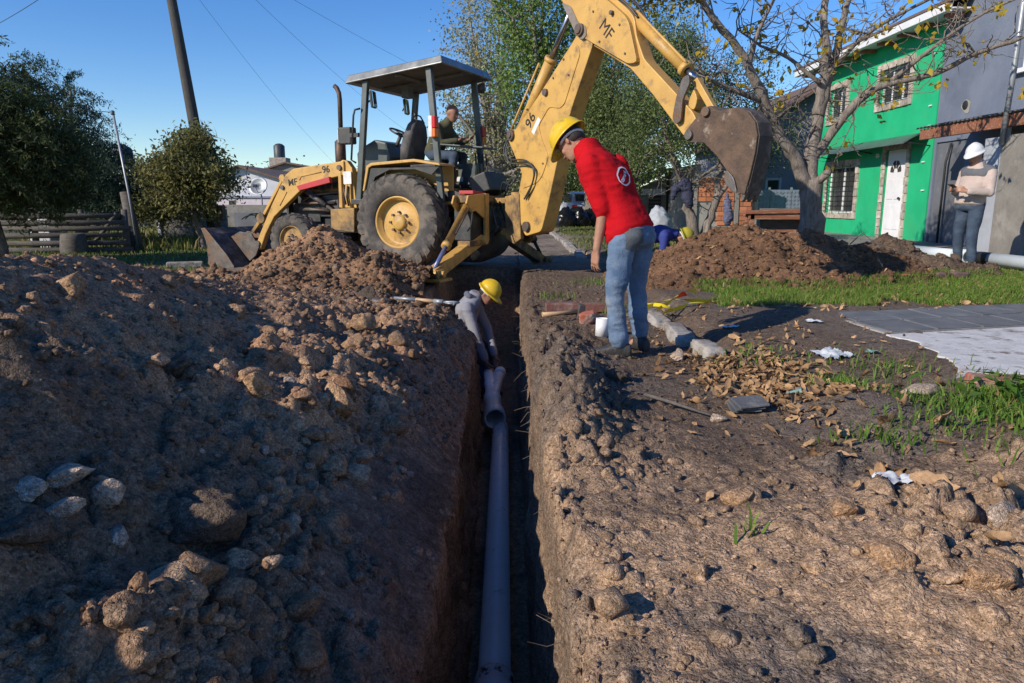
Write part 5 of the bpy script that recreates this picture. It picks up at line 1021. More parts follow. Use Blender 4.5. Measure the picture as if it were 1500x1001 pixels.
for s_ in (1, -1):
    y0, y1 = (0.55, 0.66) if s_ > 0 else (-0.66, -0.55)
    arm = side(ARM, y0, y1).build("loader_arm", M_YEL, BH, 0.012)
    yo = y1 if s_ > 0 else y0
    for (x, z, rr) in ((2.34, 1.27, 0.035), (2.93, 0.36, 0.045), (1.20, 1.56, 0.04)):
        MB().cyl((x, yo - s_ * 0.14, z), (x, yo + s_ * 0.03, z), rr, 14).build("pivot_pin", M_STEEL, arm)
    if s_ > 0:
        [MB().tube(q_, 0.008, 6).build("weld_bead", M_YEL, arm) for q_ in ([(1.55, 0.664, 1.50), (1.95, 0.664, 1.44), (1.99, 0.664, 1.38)], [(2.26, 0.664, 1.20), (2.42, 0.664, 0.98)])]
        MM = plane_M((2.13, 0.664, 1.345), (-1, 0, 0.10), (0.10, 0, 1)); text_mesh("lettering", "MF", 0.15, M_LETB, arm, MM, 0.001, 0.0012)
        MM = plane_M((1.46, 0.664, 1.535), (-1, 0, 0.10), (0.10, 0, 1)); text_mesh("lettering", "96", 0.15, M_LETB, arm, MM, 0.001, 0.0012)
        rc = side([(2.01, 1.29), (1.37, 1.425), (1.35, 1.335), (1.97, 1.215)], 0.655, 0.72).build("cylinder_cover", M_REDP, BH, 0.006); rc["label"] = "red painted bar over the lift cylinder"
    tw = MB(); tw.prism([(0.93, 0.95), (1.27, 0.95), (1.25, 1.62), (1.17, 1.68), (1.08, 1.66), (0.99, 1.55)], SIDE, y0 - 0.03 * (1 if s_ > 0 else -1), y1 + (0.03 if s_ > 0 else -0.03) - (0.06 if s_ > 0 else -0.06))
    tw.bx(1.0, 1.06, yo - 0.06, yo + 0.012 * s_, 0.95, 1.5); tw.bx(1.17, 1.23, yo - 0.06, yo + 0.012 * s_, 0.95, 1.5)
    t = tw.build("loader_tower", M_YEL, BH, 0.01)
    if s_ > 0:
        MB().bx(0.975, 1.125, yo + 0.013, yo + 0.020, 1.31, 1.50).build("warning_plate", M_WHT, t, 0.003)
        hz = MB(); hz.tube([(1.10, 0.69, 1.30), (1.12, 0.70, 1.15), (1.08, 0.70, 1.0)], 0.016, 8); hz.tube([(1.04, 0.69, 1.28), (1.06, 0.70, 1.12), (1.03, 0.70, 0.98)], 0.014, 8); hz.build("hydraulic_hose", M_BLK, t)
    c = MB(); c.tube([(2.06, s_ * 0.49, 1.24), (1.62, s_ * 0.49, 0.98)], 0.045, 14); c.tube([(1.62, s_ * 0.49, 0.98), (1.35, s_ * 0.49, 0.83)], 0.028, 12); c.build("lift_cylinder", M_STEEL, BH)
    c = MB(); c.bar((2.44, s_ * 0.50, 1.42), (2.92, s_ * 0.50, 0.79), 0.05, 0.085, (0, 1, 0)); c.cyl((2.44, s_ * 0.46, 1.42), (2.44, s_ * 0.56, 1.42), 0.06); c.build("tilt_link", M_YEL, BH, 0.008)
    c = MB(); c.cyl((2.93, s_ * 0.45, 0.77), (2.93, s_ * 0.58, 0.77), 0.085); c.bar((2.95, s_ * 0.5, 0.76), (3.16, s_ * 0.5, 0.54), 0.06, 0.09, (0, 1, 0)); c.build("tilt_crank", M_YELD, BH, 0.008)
c = MB(); c.cyl((2.3, -0.55, 1.2), (2.3, 0.55, 1.2), 0.06); c.build("arm_cross_tube", M_YELD, BH)
c = MB(); c.tube([(1.5, 0.42, 1.02), (2.15, 0.45, 1.02)], 0.022, 8); c.tube([(1.6, 0.42, 0.9), (2.2, 0.44, 0.93)], 0.03, 8); c.tube([(1.3, 0.42, 1.2), (1.9, 0.46, 1.15), (2.1, 0.47, 1.05)], 0.018, 8); c.build("hydraulic_pipes", M_STEEL, BH)
# front bucket
bk = empty("loader_bucket", (0, 0, 0), 0, BH); bk["label"] = "wide front loader bucket resting on the ground"
PR = [(3.70, 0.60), (3.58, 0.52), (3.25, 0.18), (3.12, -0.02), (3.16, -0.10), (3.28, -0.16), (3.75, -0.15)]
for y in (1.05, -1.05):
    MB().prism([(3.77, 0.61), (3.68, 0.62), (3.24, 0.18), (3.10, 0.0), (3.14, -0.12), (3.28, -0.18), (3.72, -0.17), (3.66, 0.10), (3.68, 0.40)], SIDE, y - 0.015, y + 0.015).build("side_plate", M_STEEL, bk, 0.005)
b = MB()
pin = [(x + 0.025, z + 0.012) for x, z in PR[::-1]]
b.prism(PR + pin, SIDE, -1.035, 1.035); b.build("bucket_shell", M_BUCKD, bk)
MB().bx(3.62, 3.86, -1.06, 1.06, -0.185, -0.16).build("cutting_edge", M_STEEL, bk, 0.004)
for s_ in (1, -1):
    for dy in (-0.09, 0.09):
        MB().prism([(3.50, 0.46), (3.30, 0.55), (3.05, 0.52), (2.90, 0.30), (2.98, 0.16), (3.12, 0.06), (3.22, 0.16)], SIDE, s_ * 0.58 + dy - 0.015, s_ * 0.58 + dy + 0.015).build("bucket_bracket", M_STEEL, bk, 0.004)

# ---- cab: floor, fenders, canopy
b = MB(); b.bx(-0.95, 0.95, -0.55, 0.55, 1.05, 1.20); b.bx(0.45, 0.95, -0.74, 0.74, 1.0, 1.08); b.build("cab_floor", M_BLK, BH, 0.01)
b = side([(0.86, 0.58), (1.29, 0.62), (1.29, 0.93), (0.84, 0.95)], 0.50, 0.82); b.build("step_box", M_YELD, BH, 0.012)
b = side([(0.86, 0.58), (1.29, 0.62), (1.29, 0.93), (0.84, 0.95)], -0.82, -0.50); b.build("step_box", M_YELD, BH, 0.012)
for s_ in (1, -1):
    f = MB(); out = [(0.56, 1.20), (0.48, 1.56), (0.40, 1.60), (-0.33, 1.64), (-0.74, 1.57)]; inn = [(-0.76, 1.54), (-0.33, 1.60), (0.38, 1.56), (0.44, 1.53), (0.53, 1.20)]
    f.prism(out + inn, SIDE, min(s_ * 0.52, s_ * 0.98), max(s_ * 0.52, s_ * 0.98)); f.bx(-0.72, 0.45, s_ * 0.52 - 0.01, s_ * 0.52 + 0.01, 1.0, 1.55)
    fe = f.build("fender", M_YEL, BH, 0.006)
    f = MB(); f.prism([(0.52, 1.20), (0.45, 1.525), (-0.72, 1.525), (-0.6, 1.42), (-0.33, 1.50), (0.1, 1.50), (0.35, 1.40), (0.46, 1.2)], SIDE, min(s_ * 0.93, s_ * 0.95), max(s_ * 0.93, s_ * 0.95)); f.build("fender_skirt", M_BLK, fe)
cz = lambda x: 2.80 - (x - 0.92) * 0.105
b = MB(); T = Vector((0, 0, 1))
def roof_ring(x0, x1, y, dz): return [(x0, -y, cz(x0) + dz), (x1, -y, cz(x1) + dz), (x1, y, cz(x1) + dz), (x0, y, cz(x0) + dz)]
rings = [roof_ring(-0.66, 0.86, 0.74, -0.02), roof_ring(-0.70, 0.92, 0.79, -0.045), roof_ring(-0.72, 0.93, 0.80, -0.03), roof_ring(-0.68, 0.89, 0.76, 0.075), roof_ring(-0.55, 0.75, 0.6, 0.095)]
vs = [p for r_ in rings for p in r_]; fs = []
for i in range(4):
    for k in range(4): fs.append((i * 4 + k, i * 4 + (k + 1) % 4, i * 4 + 4 + (k + 1) % 4, i * 4 + 4 + k))
fs.append((16, 17, 18, 19)); b.add(vs, fs); roof = b.build("canopy_roof", M_ROOF, BH, 0.012)
b = MB(); b.add(roof_ring(-0.655, 0.855, 0.735, -0.022), [(0, 1, 2, 3)]); b.bar((-0.6, 0, cz(-0.6) - 0.05), (0.8, 0, cz(0.8) - 0.05), 0.05, 0.04); b.bar((0.1, -0.7, cz(0.1) - 0.05), (0.1, 0.7, cz(0.1) - 0.05), 0.05, 0.04); b.bx(0.30, 0.42, -0.1, 0.06, 2.62, 2.80); b.build("canopy_lining", M_ROOFU, roof)
for s_ in (1, -1):
    for (xt, xb, zb) in ((0.62, 0.83, 1.0), (-0.45, -0.62, 1.05)):
        b = MB(); b.bar((xb, s_ * 0.70, zb), (xt, s_ * 0.70, cz(xt) - 0.03), 0.07, 0.09, (1, 0, 0)); b.build("canopy_post", M_POST, BH, 0.008)
    g = MB(); g.tube([(0.83, s_ * 0.74, 1.62), (0.87, s_ * 0.80, 1.66), (0.80, s_ * 0.80, 2.30), (0.77, s_ * 0.80, 2.38), (0.70, s_ * 0.76, 2.40)], 0.016, 8); g.build("grab_rail", M_BLK, BH)
    lm = empty("tail_lamp", (-0.555, s_ * 0.775, 2.09), 0, BH)
    MB().box((0.03, 0, 0), (0.06, 0.12, 0.29)).build("lamp_housing", M_WHT if s_ > 0 else M_BLK, lm, 0.008)
    MB().box((-0.022, 0, 0.06), (0.05, 0.11, 0.16)).build("lamp_lens", M_LRED, lm, 0.01); MB().box((-0.022, 0, -0.085), (0.05, 0.11, 0.12)).build("lamp_lens", M_LORG, lm, 0.01)
for (x, y, z) in ((0.54, 0.66, 2.53), (0.77, -0.62, 2.58)):
    mr = empty("mirror", (x, y, z), 0, BH); MB().box((0, 0, 0), (0.05, 0.15, 0.25), rot=(0, 0.1, 0.2)).build("mirror_shell", M_BLK, mr, 0.02); MB().box((-0.03, 0, 0), (0.008, 0.13, 0.22), rot=(0, 0.1, 0.2)).build("mirror_glass", M_MIRR, mr); MB().tube([(0.03, 0, 0), (0.1, 0.02 if y > 0 else -0.05, -0.05)], 0.012, 6).build("mirror_arm", M_BLK, mr)
wl_ = empty("work_lamp", (1.06, 0.62, 2.03), 0, BH); MB().box((0, 0, 0), (0.24, 0.16, 0.25)).build("lamp_box", M_BLK, wl_, 0.02); MB().box((0.125, 0, 0), (0.02, 0.13, 0.2)).build("lamp_glass", M_WHT, wl_, 0.01); MB().bar((-0.1, 0.06, 0), (-0.28, 0.08, 0.0), 0.04, 0.06).build("lamp_bracket", M_BLK, wl_)
MB().lathe([(0, 0.01), (0, 0.05), (0.12, 0.06), (0.14, 0.03), (0.15, 0.005)], (-0.62, -0.62, 2.72), (0, 0, 1), 16).build("rear_work_lamp", M_STEEL, BH)
M_EXH = mat("exhaust_steel", (0.10, 0.075, 0.065), (0.055, 0.045, 0.042), 8, 0.6, metal=0.5, c3=(0.16, 0.085, 0.05), s3=6)
b = MB(); b.lathe([(0, 0.02), (0, 0.085), (0.50, 0.085), (0.53, 0.05), (0.53, 0.03)], (1.44, 0.3, 1.48), (0, 0, 1), 20); b.tube([(1.42, 0.3, 2.0), (1.41, 0.3, 2.62), (1.42, 0.3, 2.72), (1.46, 0.3, 2.80), (1.50, 0.3, 2.83)], 0.036, 12); b.build("exhaust_stack", M_EXH, BH)
# dashboard, wheel, seat
b = side([(1.10, 1.2), (1.12, 1.80), (0.98, 1.90), (0.78, 1.99), (0.56, 1.94), (0.50, 1.72), (0.62, 1.2)], -0.32, 0.32); b.build("dashboard", M_POST, BH, 0.03)
st = empty("steering_wheel", (0.47, 0.02, 2.09), 0, BH); st.rotation_euler = (0, R(-27), 0)
b = MB(); b.lathe([(0.015 * math.cos(a), 0.19 + 0.015 * math.sin(a)) for a in [k * math.pi / 4 for k in range(8)]], (0, 0, 0), (0, 0, 1), 32, closed=True); b.build("wheel_ring", M_BLK, st)
b = MB(); b.cyl((0, 0, -0.30), (0, 0, 0.0), 0.03); b.bar((-0.18, 0, 0), (0.18, 0, 0), 0.03, 0.012); b.bar((0, -0.18, 0), (0, 0.18, 0), 0.03, 0.012); b.build("wheel_spokes", M_BLK, st)
se = empty("driver_seat", (0, 0, 0), 0, BH)
b = MB()
def srect(c, hw, d, tl):  # rounded rectangle ring across y, leaning
    return [(c[0] + d * math.cos(a) * (abs(math.cos(a)) ** -0.4 if abs(math.cos(a)) > 0.01 else 1), hw * (1 if math.sin(a) > 0 else -1) * abs(math.sin(a)) ** 0.5, c[1] + tl * math.cos(a)) for a in [2 * math.pi * k / 16 for k in range(16)]]
rr_ = [srect((0.30, 1.66), 0.26, 0.10, 0.02), srect((0.27, 1.85), 0.28, 0.11, 0.02), srect((0.22, 2.05), 0.26, 0.10, 0.02), srect((0.19, 2.20), 0.20, 0.08, 0.02), srect((0.17, 2.29), 0.11, 0.045, 0.01)]
vs = [p for r_ in rr_ for p in r_]; fs = [tuple(range(16)), tuple(range(64, 80))[::-1]]
for i in range(4):
    for k in range(16): fs.append((i * 16 + k, i * 16 + (k + 1) % 16, i * 16 + 16 + (k + 1) % 16, i * 16 + 16 + k))
b.add(vs, fs, True); b.build("seat_back", M_SEAT, se)
MB().box((-0.06, 0, 1.60), (0.52, 0.50, 0.13)).build("seat_cushion", M_SEAT, se, 0.05); MB().lathe([(0, 0.18), (0.1, 0.12), (0.3, 0.10), (0.34, 0.2)], (-0.05, 0, 1.20), (0, 0, 1), 16).build("seat_base", M_BLK, se)
b = MB(); b.tube([(0.22, 0.12, 2.27), (0.17, 0.06, 2.36), (0.15, -0.04, 2.34), (0.12, -0.1, 2.24)], 0.012, 6); b.build("seat_strap", M_BLK, se)
b = MB(); b.bar((-0.20, 0.05, 1.90), (-1.09, 0.05, 1.82), 0.5, 0.025); b.build("control_shelf", M_POST, BH, 0.01)
for k in range(4): MB().tube([(-0.95, -0.15 + 0.12 * k, 1.35), (-0.92, -0.15 + 0.12 * k, 1.75)], 0.012, 6).build("control_lever", M_BLK, BH)
b = MB(); b.box((-0.64, -0.2, 1.46), (0.30, 0.3, 0.32)); cb = b.build("control_box", M_POST, BH, 0.01); MB().bx(-0.58, -0.47, -0.046, -0.044, 1.35, 1.42).build("box_sticker", M_WHT, cb)
b = MB(); b.box((-1.02, -0.05, 1.30), (0.30, 0.7, 0.28), rot=(0, R(20), 0)); b.build("valve_block", M_BLK, BH, 0.02)

# ---- rear frame and stabilisers
FX = -1.10
b = MB(); b.bx(FX - 0.10, FX + 0.10, -0.95, 0.95, 1.03, 1.13); b.bx(FX - 0.10, FX + 0.10, -0.95, 0.95, 0.42, 0.50); b.build("slide_frame", M_YELD, BH, 0.012)
b = MB(); b.bx(FX - 0.06, FX + 0.2, -0.85, 0.85, 0.5, 1.03); b.bx(FX - 0.14, FX - 0.05, -0.45, 0.35, 0.56, 0.98); b.bx(FX - 0.2, FX - 0.1, -0.2, 0.2, 0.7, 0.8); b.build("rear_housing", M_BLK, BH, 0.01)
MB().box((-1.0, 0.45, 1.17), (0.22, 0.55, 0.05), rot=(0.02, 0, 0.1)).build("tool_tray", M_REDP, BH, 0.008)
b = MB(); b.lathe([(0, 0.02), (0.02, 0.36), (0.5, 0.40), (0.9, 0.36), (0.92, 0.02)], (FX + 0.25, -0.45, 0.52), (0, 1, 0), 24); b.build("axle_housing", M_BLK, BH)
REAR = (Vector((FX, 0, 0)), Vector((0, 1, 0)), Vector((0, 0, 1)), Vector((-1, 0, 0)))
for s_ in (1, -1):
    pd = (1.86, 0.03) if s_ > 0 else (2.02, -0.06)
    m_ = lambda P: [(s_ * a, z) for a, z in P]
    stb = empty("stabiliser", (0, 0, 0), 0, BH)
    b = MB(); b.prism(m_([(0.40, 1.16), (0.52, 1.16), (0.50, 0.48), (0.40, 0.48)]), REAR, 0.09, 0.14); b.prism(m_([(0.40, 1.16), (0.52, 1.16), (0.50, 0.48), (0.40, 0.48)]), REAR, -0.14, -0.09)
    b.prism(m_([(0.52, 1.16), (1.02, 1.13), (1.08, 1.02), (0.92, 0.90), (0.80, 0.92), (0.52, 0.80)]), REAR, 0.095, 0.125); b.prism(m_([(0.52, 1.16), (1.02, 1.13), (1.08, 1.02), (0.92, 0.90), (0.80, 0.92), (0.52, 0.80)]), REAR, -0.125, -0.095)
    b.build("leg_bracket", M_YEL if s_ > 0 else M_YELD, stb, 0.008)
    A_ = Vector((FX, s_ * 0.50, 0.50)); B_ = Vector((FX, s_ * pd[0], pd[1] + 0.07))
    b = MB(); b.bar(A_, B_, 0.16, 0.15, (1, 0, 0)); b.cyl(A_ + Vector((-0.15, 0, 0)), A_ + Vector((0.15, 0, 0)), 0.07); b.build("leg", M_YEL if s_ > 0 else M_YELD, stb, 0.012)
    C_ = Vector((FX - 0.02, s_ * 0.86, 1.0)); D_ = Vector((FX - 0.02, s_ * (pd[0] - 0.03), pd[1] + 0.14)); E_ = C_.lerp(D_, 0.62)
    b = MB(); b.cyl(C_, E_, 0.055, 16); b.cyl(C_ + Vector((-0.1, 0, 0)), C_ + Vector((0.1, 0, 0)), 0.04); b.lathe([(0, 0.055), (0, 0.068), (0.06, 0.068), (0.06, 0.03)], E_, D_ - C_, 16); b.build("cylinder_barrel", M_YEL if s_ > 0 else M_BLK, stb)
    MB().cyl(E_, D_, 0.030, 14).build("cylinder_rod", M_RODB if s_ > 0 else M_BLK, stb)
    b = MB(); b.tube(spline([C_ + Vector((-0.07, 0, 0.02)), C_.lerp(E_, 0.3) + Vector((-0.11, 0.09 * s_, 0.02)), C_.lerp(E_, 0.75) + Vector((-0.06, 0.02 * s_, 0))]), 0.011, 6); b.tube(spline([C_ + Vector((-0.07, -0.03 * s_, 0)), C_.lerp(E_, 0.4) + Vector((-0.13, -0.1 * s_, -0.05)), C_.lerp(E_, 0.6) + Vector((-0.1, -0.16 * s_, -0.05))]), 0.011, 6); b.build("hose", M_BLK, stb)
    P_ = Vector((FX, s_ * pd[0], pd[1]))
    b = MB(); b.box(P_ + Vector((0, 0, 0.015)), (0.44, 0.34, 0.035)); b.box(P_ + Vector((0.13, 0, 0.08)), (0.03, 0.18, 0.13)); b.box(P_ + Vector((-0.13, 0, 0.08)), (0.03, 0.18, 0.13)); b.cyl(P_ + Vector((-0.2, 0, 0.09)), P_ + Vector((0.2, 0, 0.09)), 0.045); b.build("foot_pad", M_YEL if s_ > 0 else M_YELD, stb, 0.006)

# ---- boom, swung round towards the soil heap
BO = Vector((-1.726, 0.436, 0)); BD = Vector((-0.873, 0.487, 0)); BN = Vector((-0.487, -0.873, 0)); BZ = Vector((0, 0, 1)); BF = (BO, BD, BZ, BN)
bp = lambda s_, z, n=0.0: BO + BD * s_ + BZ * z + BN * n
def bpris(poly, t0, t1): return MB().prism(poly, BF, t0, t1)
def subdiv(P):  # round the corners of an outline
    o = []
    for i in range(len(P)):
        a = Vector(P[i - 1]); p = Vector(P[i]); c = Vector(P[(i + 1) % len(P)]); r_ = min(0.05, (a - p).length * 0.35, (c - p).length * 0.35)
        q1 = p + (a - p).normalized() * r_; q2 = p + (c - p).normalized() * r_; o += [tuple(q1), tuple((q1 + q2) * 0.25 + p * 0.5), tuple(q2)]
    return o
b = bpris([(-0.32, 1.12), (0.02, 1.16), (0.06, 0.52), (-0.10, 0.44), (-0.30, 0.52)], -0.02, 0.05); b.prism([(-0.32, 1.12), (0.02, 1.16), (0.06, 0.52), (-0.10, 0.44), (-0.30, 0.52)], BF, 0.21, 0.28); b.cyl(bp(-0.22, 0.45, 0.13), bp(-0.22, 1.18, 0.13), 0.085, 18); b.prism([(-0.32, 1.08), (-0.05, 1.10), (-0.05, 1.02), (-0.32, 1.0)], BF, 0.05, 0.21)
b.prism([(-0.75, 0.66), (-0.28, 0.66), (-0.28, 0.56), (-0.75, 0.56)], BF, -0.02, 0.3); b.prism([(-0.75, 1.1), (-0.28, 1.1), (-0.28, 1.02), (-0.75, 1.02)], BF, -0.02, 0.3)
king = b.build("king_post", M_YELD, BH, 0.012)
BOOM = [(-0.26, 1.96), (-0.22, 2.05), (-0.08, 2.04), (0.45, 2.46), (1.16, 3.06), (1.24, 3.19), (1.38, 3.12), (1.47, 2.92), (1.10, 2.22), (0.85, 1.64), (0.61, 0.91), (0.50, 0.64), (0.14, 0.56), (0.02, 0.78), (-0.01, 1.19), (0.07, 1.43), (-0.24, 1.88)]
boom = bpris(subdiv(BOOM), 0.0, 0.24).build("boom", M_YEL, BH, 0.010)
PLT = [(-0.22, 1.98), (-0.08, 2.01), (0.46, 2.43), (1.14, 3.00), (1.22, 2.93), (1.25, 2.84), (0.97, 2.28), (0.88, 2.23), (0.66, 2.27), (0.44, 2.05), (0.52, 1.85), (0.66, 1.64), (0.53, 1.39), (0.42, 1.30), (0.08, 1.22), (0.11, 1.43), (-0.19, 1.90)]
bpris(subdiv(PLT), -0.012, 0.004).build("side_plate", M_YEL, boom, 0.004)
for (s_, z, r_, pr) in ((-0.16, 1.965, 0.075, 0.05), (0.60, 2.46, 0.045, 0.05), (0.20, 0.70, 0.07, 0.05), (-0.16, 1.965, 0.04, 0.07)):
    MB().cyl(bp(s_, z, -pr), bp(s_, z, 0.24 + pr), r_, 18).build("pivot_pin", M_STEEL, boom, 0.004)
eb = lambda a, b_: BD * a + BZ * b_
text_mesh("lettering", "96", 0.21, M_LETB, boom, plane_M(bp(0.275, 2.13, -0.0145), eb(0.62, 0.78), eb(-0.78, 0.62)), 0.001, 0.0012)
MB().box((0, 0, 0), (0.23, 0.07, 0.004), M=plane_M((0, 0, 0), eb(0.62, 0.78), eb(-0.78, 0.62)).to_3x3()).build("decal", M_WHT, boom).location = bp(0.395, 2.05, -0.014)
for sg in (-0.035, 0.275):
    pass
c = MB(); c.cyl(bp(-0.16, 1.965, 0.12), bp(0.55, 2.91, 0.12), 0.075, 20); c.lathe([(0, 0.075), (0.0, 0.088), (0.05, 0.088), (0.05, 0.04)], bp(0.52, 2.87, 0.12), BD * 0.6 + BZ * 0.8, 20); c.tube([bp(-0.23, 2.02, 0.02), bp(-0.10, 2.20, 0.02), bp(0.40, 2.86, 0.03)], 0.014, 8); c.build("dipper_cylinder", M_YEL, BH)
MB().cyl(bp(0.54, 2.90, 0.12), bp(1.02, 3.56, 0.12), 0.038, 14).build("dipper_rod", M_CHROME, BH)
h = MB()
for k, dz in enumerate((0.0, 0.05)):
    h.tube(spline([bp(-0.24, 1.92 - dz, -0.02), bp(-0.29 + dz, 1.76, -0.05), bp(-0.13, 1.64 - dz, -0.07), bp(0.24, 1.60 - dz, -0.07), bp(0.40 + dz * 0.4, 1.48, -0.06), bp(0.37, 1.30, -0.05), bp(0.16 + dz, 1.08, -0.03)]), 0.012, 8)
h.build("hydraulic_hose", M_BLK, boom)
DIP = [(0.80, 3.60), (0.94, 3.78), (1.35, 3.70), (1.81, 3.37), (2.03, 3.20), (2.12, 3.10), (2.16, 2.90), (2.29, 2.63), (2.68, 2.29), (3.03, 1.98), (3.11, 1.83), (3.02, 1.72), (2.92, 1.74), (2.82, 1.84), (2.45, 2.22), (2.08, 2.56), (1.56, 2.85), (1.28, 2.99), (1.16, 3.12)]
dip = bpris(subdiv(DIP), 0.03, 0.21).build("dipper_arm", M_YEL, BH, 0.010)
bpris(subdiv([(0.88, 3.58), (0.97, 3.72), (1.35, 3.64), (1.80, 3.31), (2.02, 3.14), (2.09, 3.05), (2.24, 2.60), (2.10, 2.60), (1.58, 2.88), (1.30, 3.03), (1.20, 3.13)]), -0.03, 0.035).build("side_plate", M_YEL, dip, 0.004)
bpris(subdiv([(0.88, 3.58), (0.97, 3.72), (1.35, 3.64), (1.80, 3.31), (2.02, 3.14), (2.09, 3.05), (2.24, 2.60), (2.10, 2.60), (1.58, 2.88), (1.30, 3.03), (1.20, 3.13)]), 0.205, 0.27).build("side_plate", M_YEL, dip, 0.004)
M_GRYP = mat("worn_grey_plate", (0.25, 0.21, 0.18), (0.16, 0.135, 0.115), 7, 0.75, bump=0.3)
bpris(subdiv([(0.92, 3.50), (1.10, 3.42), (1.24, 3.20), (1.38, 3.14), (1.40, 3.02), (1.30, 2.985), (1.19, 3.09)]), -0.042, -0.028).build("wear_plate", M_GRYP, dip, 0.004)
for (s_, z, r_) in ((1.28, 3.11, 0.075), (1.28, 3.11, 0.05), (1.83, 3.20, 0.025)): MB().cyl(bp(s_, z, -0.075 if r_ != 0.05 else -0.095), bp(s_, z, 0.315), r_, 18).build("pivot_pin", M_STEEL, dip, 0.004)
text_mesh("lettering", "MF", 0.21, M_LETB, dip, plane_M(bp(1.73, 3.03, -0.0325), eb(0.66, -0.75), eb(0.75, 0.66)), 0.001, 0.0)
c = MB(); c.cyl(bp(2.08, 3.10, 0.12), bp(2.83, 2.455, 0.12), 0.068, 20); c.lathe([(0, 0.06), (0, 0.085), (0.06, 0.085), (0.06, 0.04)], bp(2.80, 2.48, 0.12), BD * 0.755 - BZ * 0.655, 20); c.tube([bp(2.12, 3.18, 0.07), bp(2.35, 2.98, 0.06), bp(2.86, 2.53, 0.06), bp(2.87, 2.5, 0.09)], 0.016, 8); c.build("bucket_cylinder", M_YEL, BH)
MB().cyl(bp(2.83, 2.455, 0.12), bp(2.97, 2.335, 0.12), 0.036, 14).build("bucket_rod", M_CHROME, BH)
for n_ in (-0.015, 0.225):
    bpris(subdiv([(2.91, 2.35), (2.99, 2.37), (3.01, 2.28), (2.92, 2.12), (2.91, 1.90), (2.84, 1.87), (2.79, 1.94), (2.83, 2.15)]), n_ - 0.015, n_ + 0.015).build("bucket_link", M_STEEL, BH, 0.004)
c = MB(); c.bar(bp(2.98, 2.33, 0.12), bp(3.25, 1.965, 0.12), 0.07, 0.07, BN); c.prism(subdiv([(2.99, 2.25), (3.06, 2.12), (3.02, 2.0), (2.93, 2.06)]), BF, 0.05, 0.19); c.build("bucket_pull_link", M_YEL, BH, 0.006)
dbk = empty("digging_bucket", (0, 0, 0), 0, BH); dbk["label"] = "rusty digging bucket hanging from the dipper arm"
SP = [(2.97, 1.80), (2.99, 1.71), (3.06, 1.66), (3.26, 1.645), (3.48, 1.47), (3.63, 1.30), (3.73, 1.18), (3.80, 1.06), (3.88, 1.06), (3.93, 1.25), (3.985, 1.50), (4.0, 1.68), (3.96, 1.82), (3.86, 1.93), (3.70, 2.0), (3.46, 1.98), (3.32, 2.05), (3.23, 2.03)]
BS = lambda P: [(3.04 + (a - 3.04) * 0.87, 1.745 + (z - 1.745) * 0.91) for a, z in P]
for n_ in (-0.01, 0.235): bpris(BS(SP), n_ - 0.014, n_ + 0.014).build("bucket_side", M_BUCK, dbk, 0.006)
SH = [(3.23, 2.03), (3.32, 2.05), (3.46, 1.98), (3.70, 2.005), (3.87, 1.935), (3.97, 1.825), (4.012, 1.68), (3.995, 1.50), (3.94, 1.25), (3.89, 1.06)]
SHi = [(a - (a - 3.6) * 0.06, z - (z - 1.6) * 0.05) for a, z in SH[::-1]]
bpris(BS(SH + SHi), 0.004, 0.221).build("bucket_shell", M_BUCKD, dbk)
for n_ in (0.02, 0.115, 0.21): bpris(BS([(3.85, 1.14), (3.91, 1.14), (3.86, 1.00), (3.83, 0.97), (3.82, 1.02)]), n_ - 0.028, n_ + 0.028).build("bucket_tooth", M_STEEL, dbk, 0.006)
bpris(BS(subdiv([(3.62, 1.34), (3.74, 1.24), (3.80, 1.06), (3.70, 1.10), (3.60, 1.22)])), -0.05, -0.03).build("side_cutter", M_STEEL, dbk, 0.004)
for (s_, z) in ((3.04, 1.745), (3.25, 1.965)): MB().cyl(bp(s_, z, -0.06), bp(s_, z, 0.30), 0.05, 16).build("pivot_pin", M_STEEL, dbk, 0.004)

# ---- service lines and fastenings
for k, (pts_, r_) in enumerate((([bp(0.62, 2.72, 0.30), bp(0.30, 2.35, 0.30), bp(-0.05, 1.90, 0.30), bp(-0.1, 1.3, 0.28), bp(-0.2, 1.0, 0.2)], 0.014), ([bp(1.35, 3.25, 0.02), bp(1.62, 3.46, 0.0), bp(1.95, 3.30, 0.03), bp(2.15, 3.10, 0.06)], 0.013), ([bp(1.30, 3.20, 0.22), bp(1.60, 3.50, 0.24), bp(1.95, 3.32, 0.22), bp(2.2, 3.05, 0.19)], 0.013), ([bp(-0.60, 1.15, 0.1), bp(-0.45, 1.32, 0.05), bp(-0.20, 1.28, 0.0), bp(-0.02, 1.40, -0.02)], 0.014), ([bp(-0.62, 1.12, 0.2), bp(-0.40, 1.38, 0.18), bp(-0.12, 1.30, 0.22), bp(0.02, 1.5, 0.26)], 0.014))):
    MB().tube(spline(pts_), r_, 8).build("hydraulic_hose", M_BLK, BH)
for (s_, z) in ((0.95, 2.82), (1.05, 2.62), (0.75, 2.62), (0.20, 2.28), (0.55, 1.55)): MB().cyl(bp(s_, z, -0.024), bp(s_, z, 0.0), 0.014, 6).build("bolt", M_STEEL, boom)
for (s_, z) in ((1.50, 3.28), (1.95, 3.05), (2.05, 2.72), (1.62, 2.92)): MB().cyl(bp(s_, z, -0.042), bp(s_, z, -0.02), 0.014, 6).build("bolt", M_STEEL, dip)
for k in range(5): MB().tube(spline([(FX - 0.1, -0.3 + 0.14 * k, 1.05), (FX - 0.22, -0.28 + 0.16 * k, 0.86 - 0.03 * k), (FX - 0.26, -0.2 + 0.15 * k, 0.66), (FX - 0.12, -0.15 + 0.12 * k, 0.55)]), 0.016, 8).build("hydraulic_hose", M_BLK, BH)
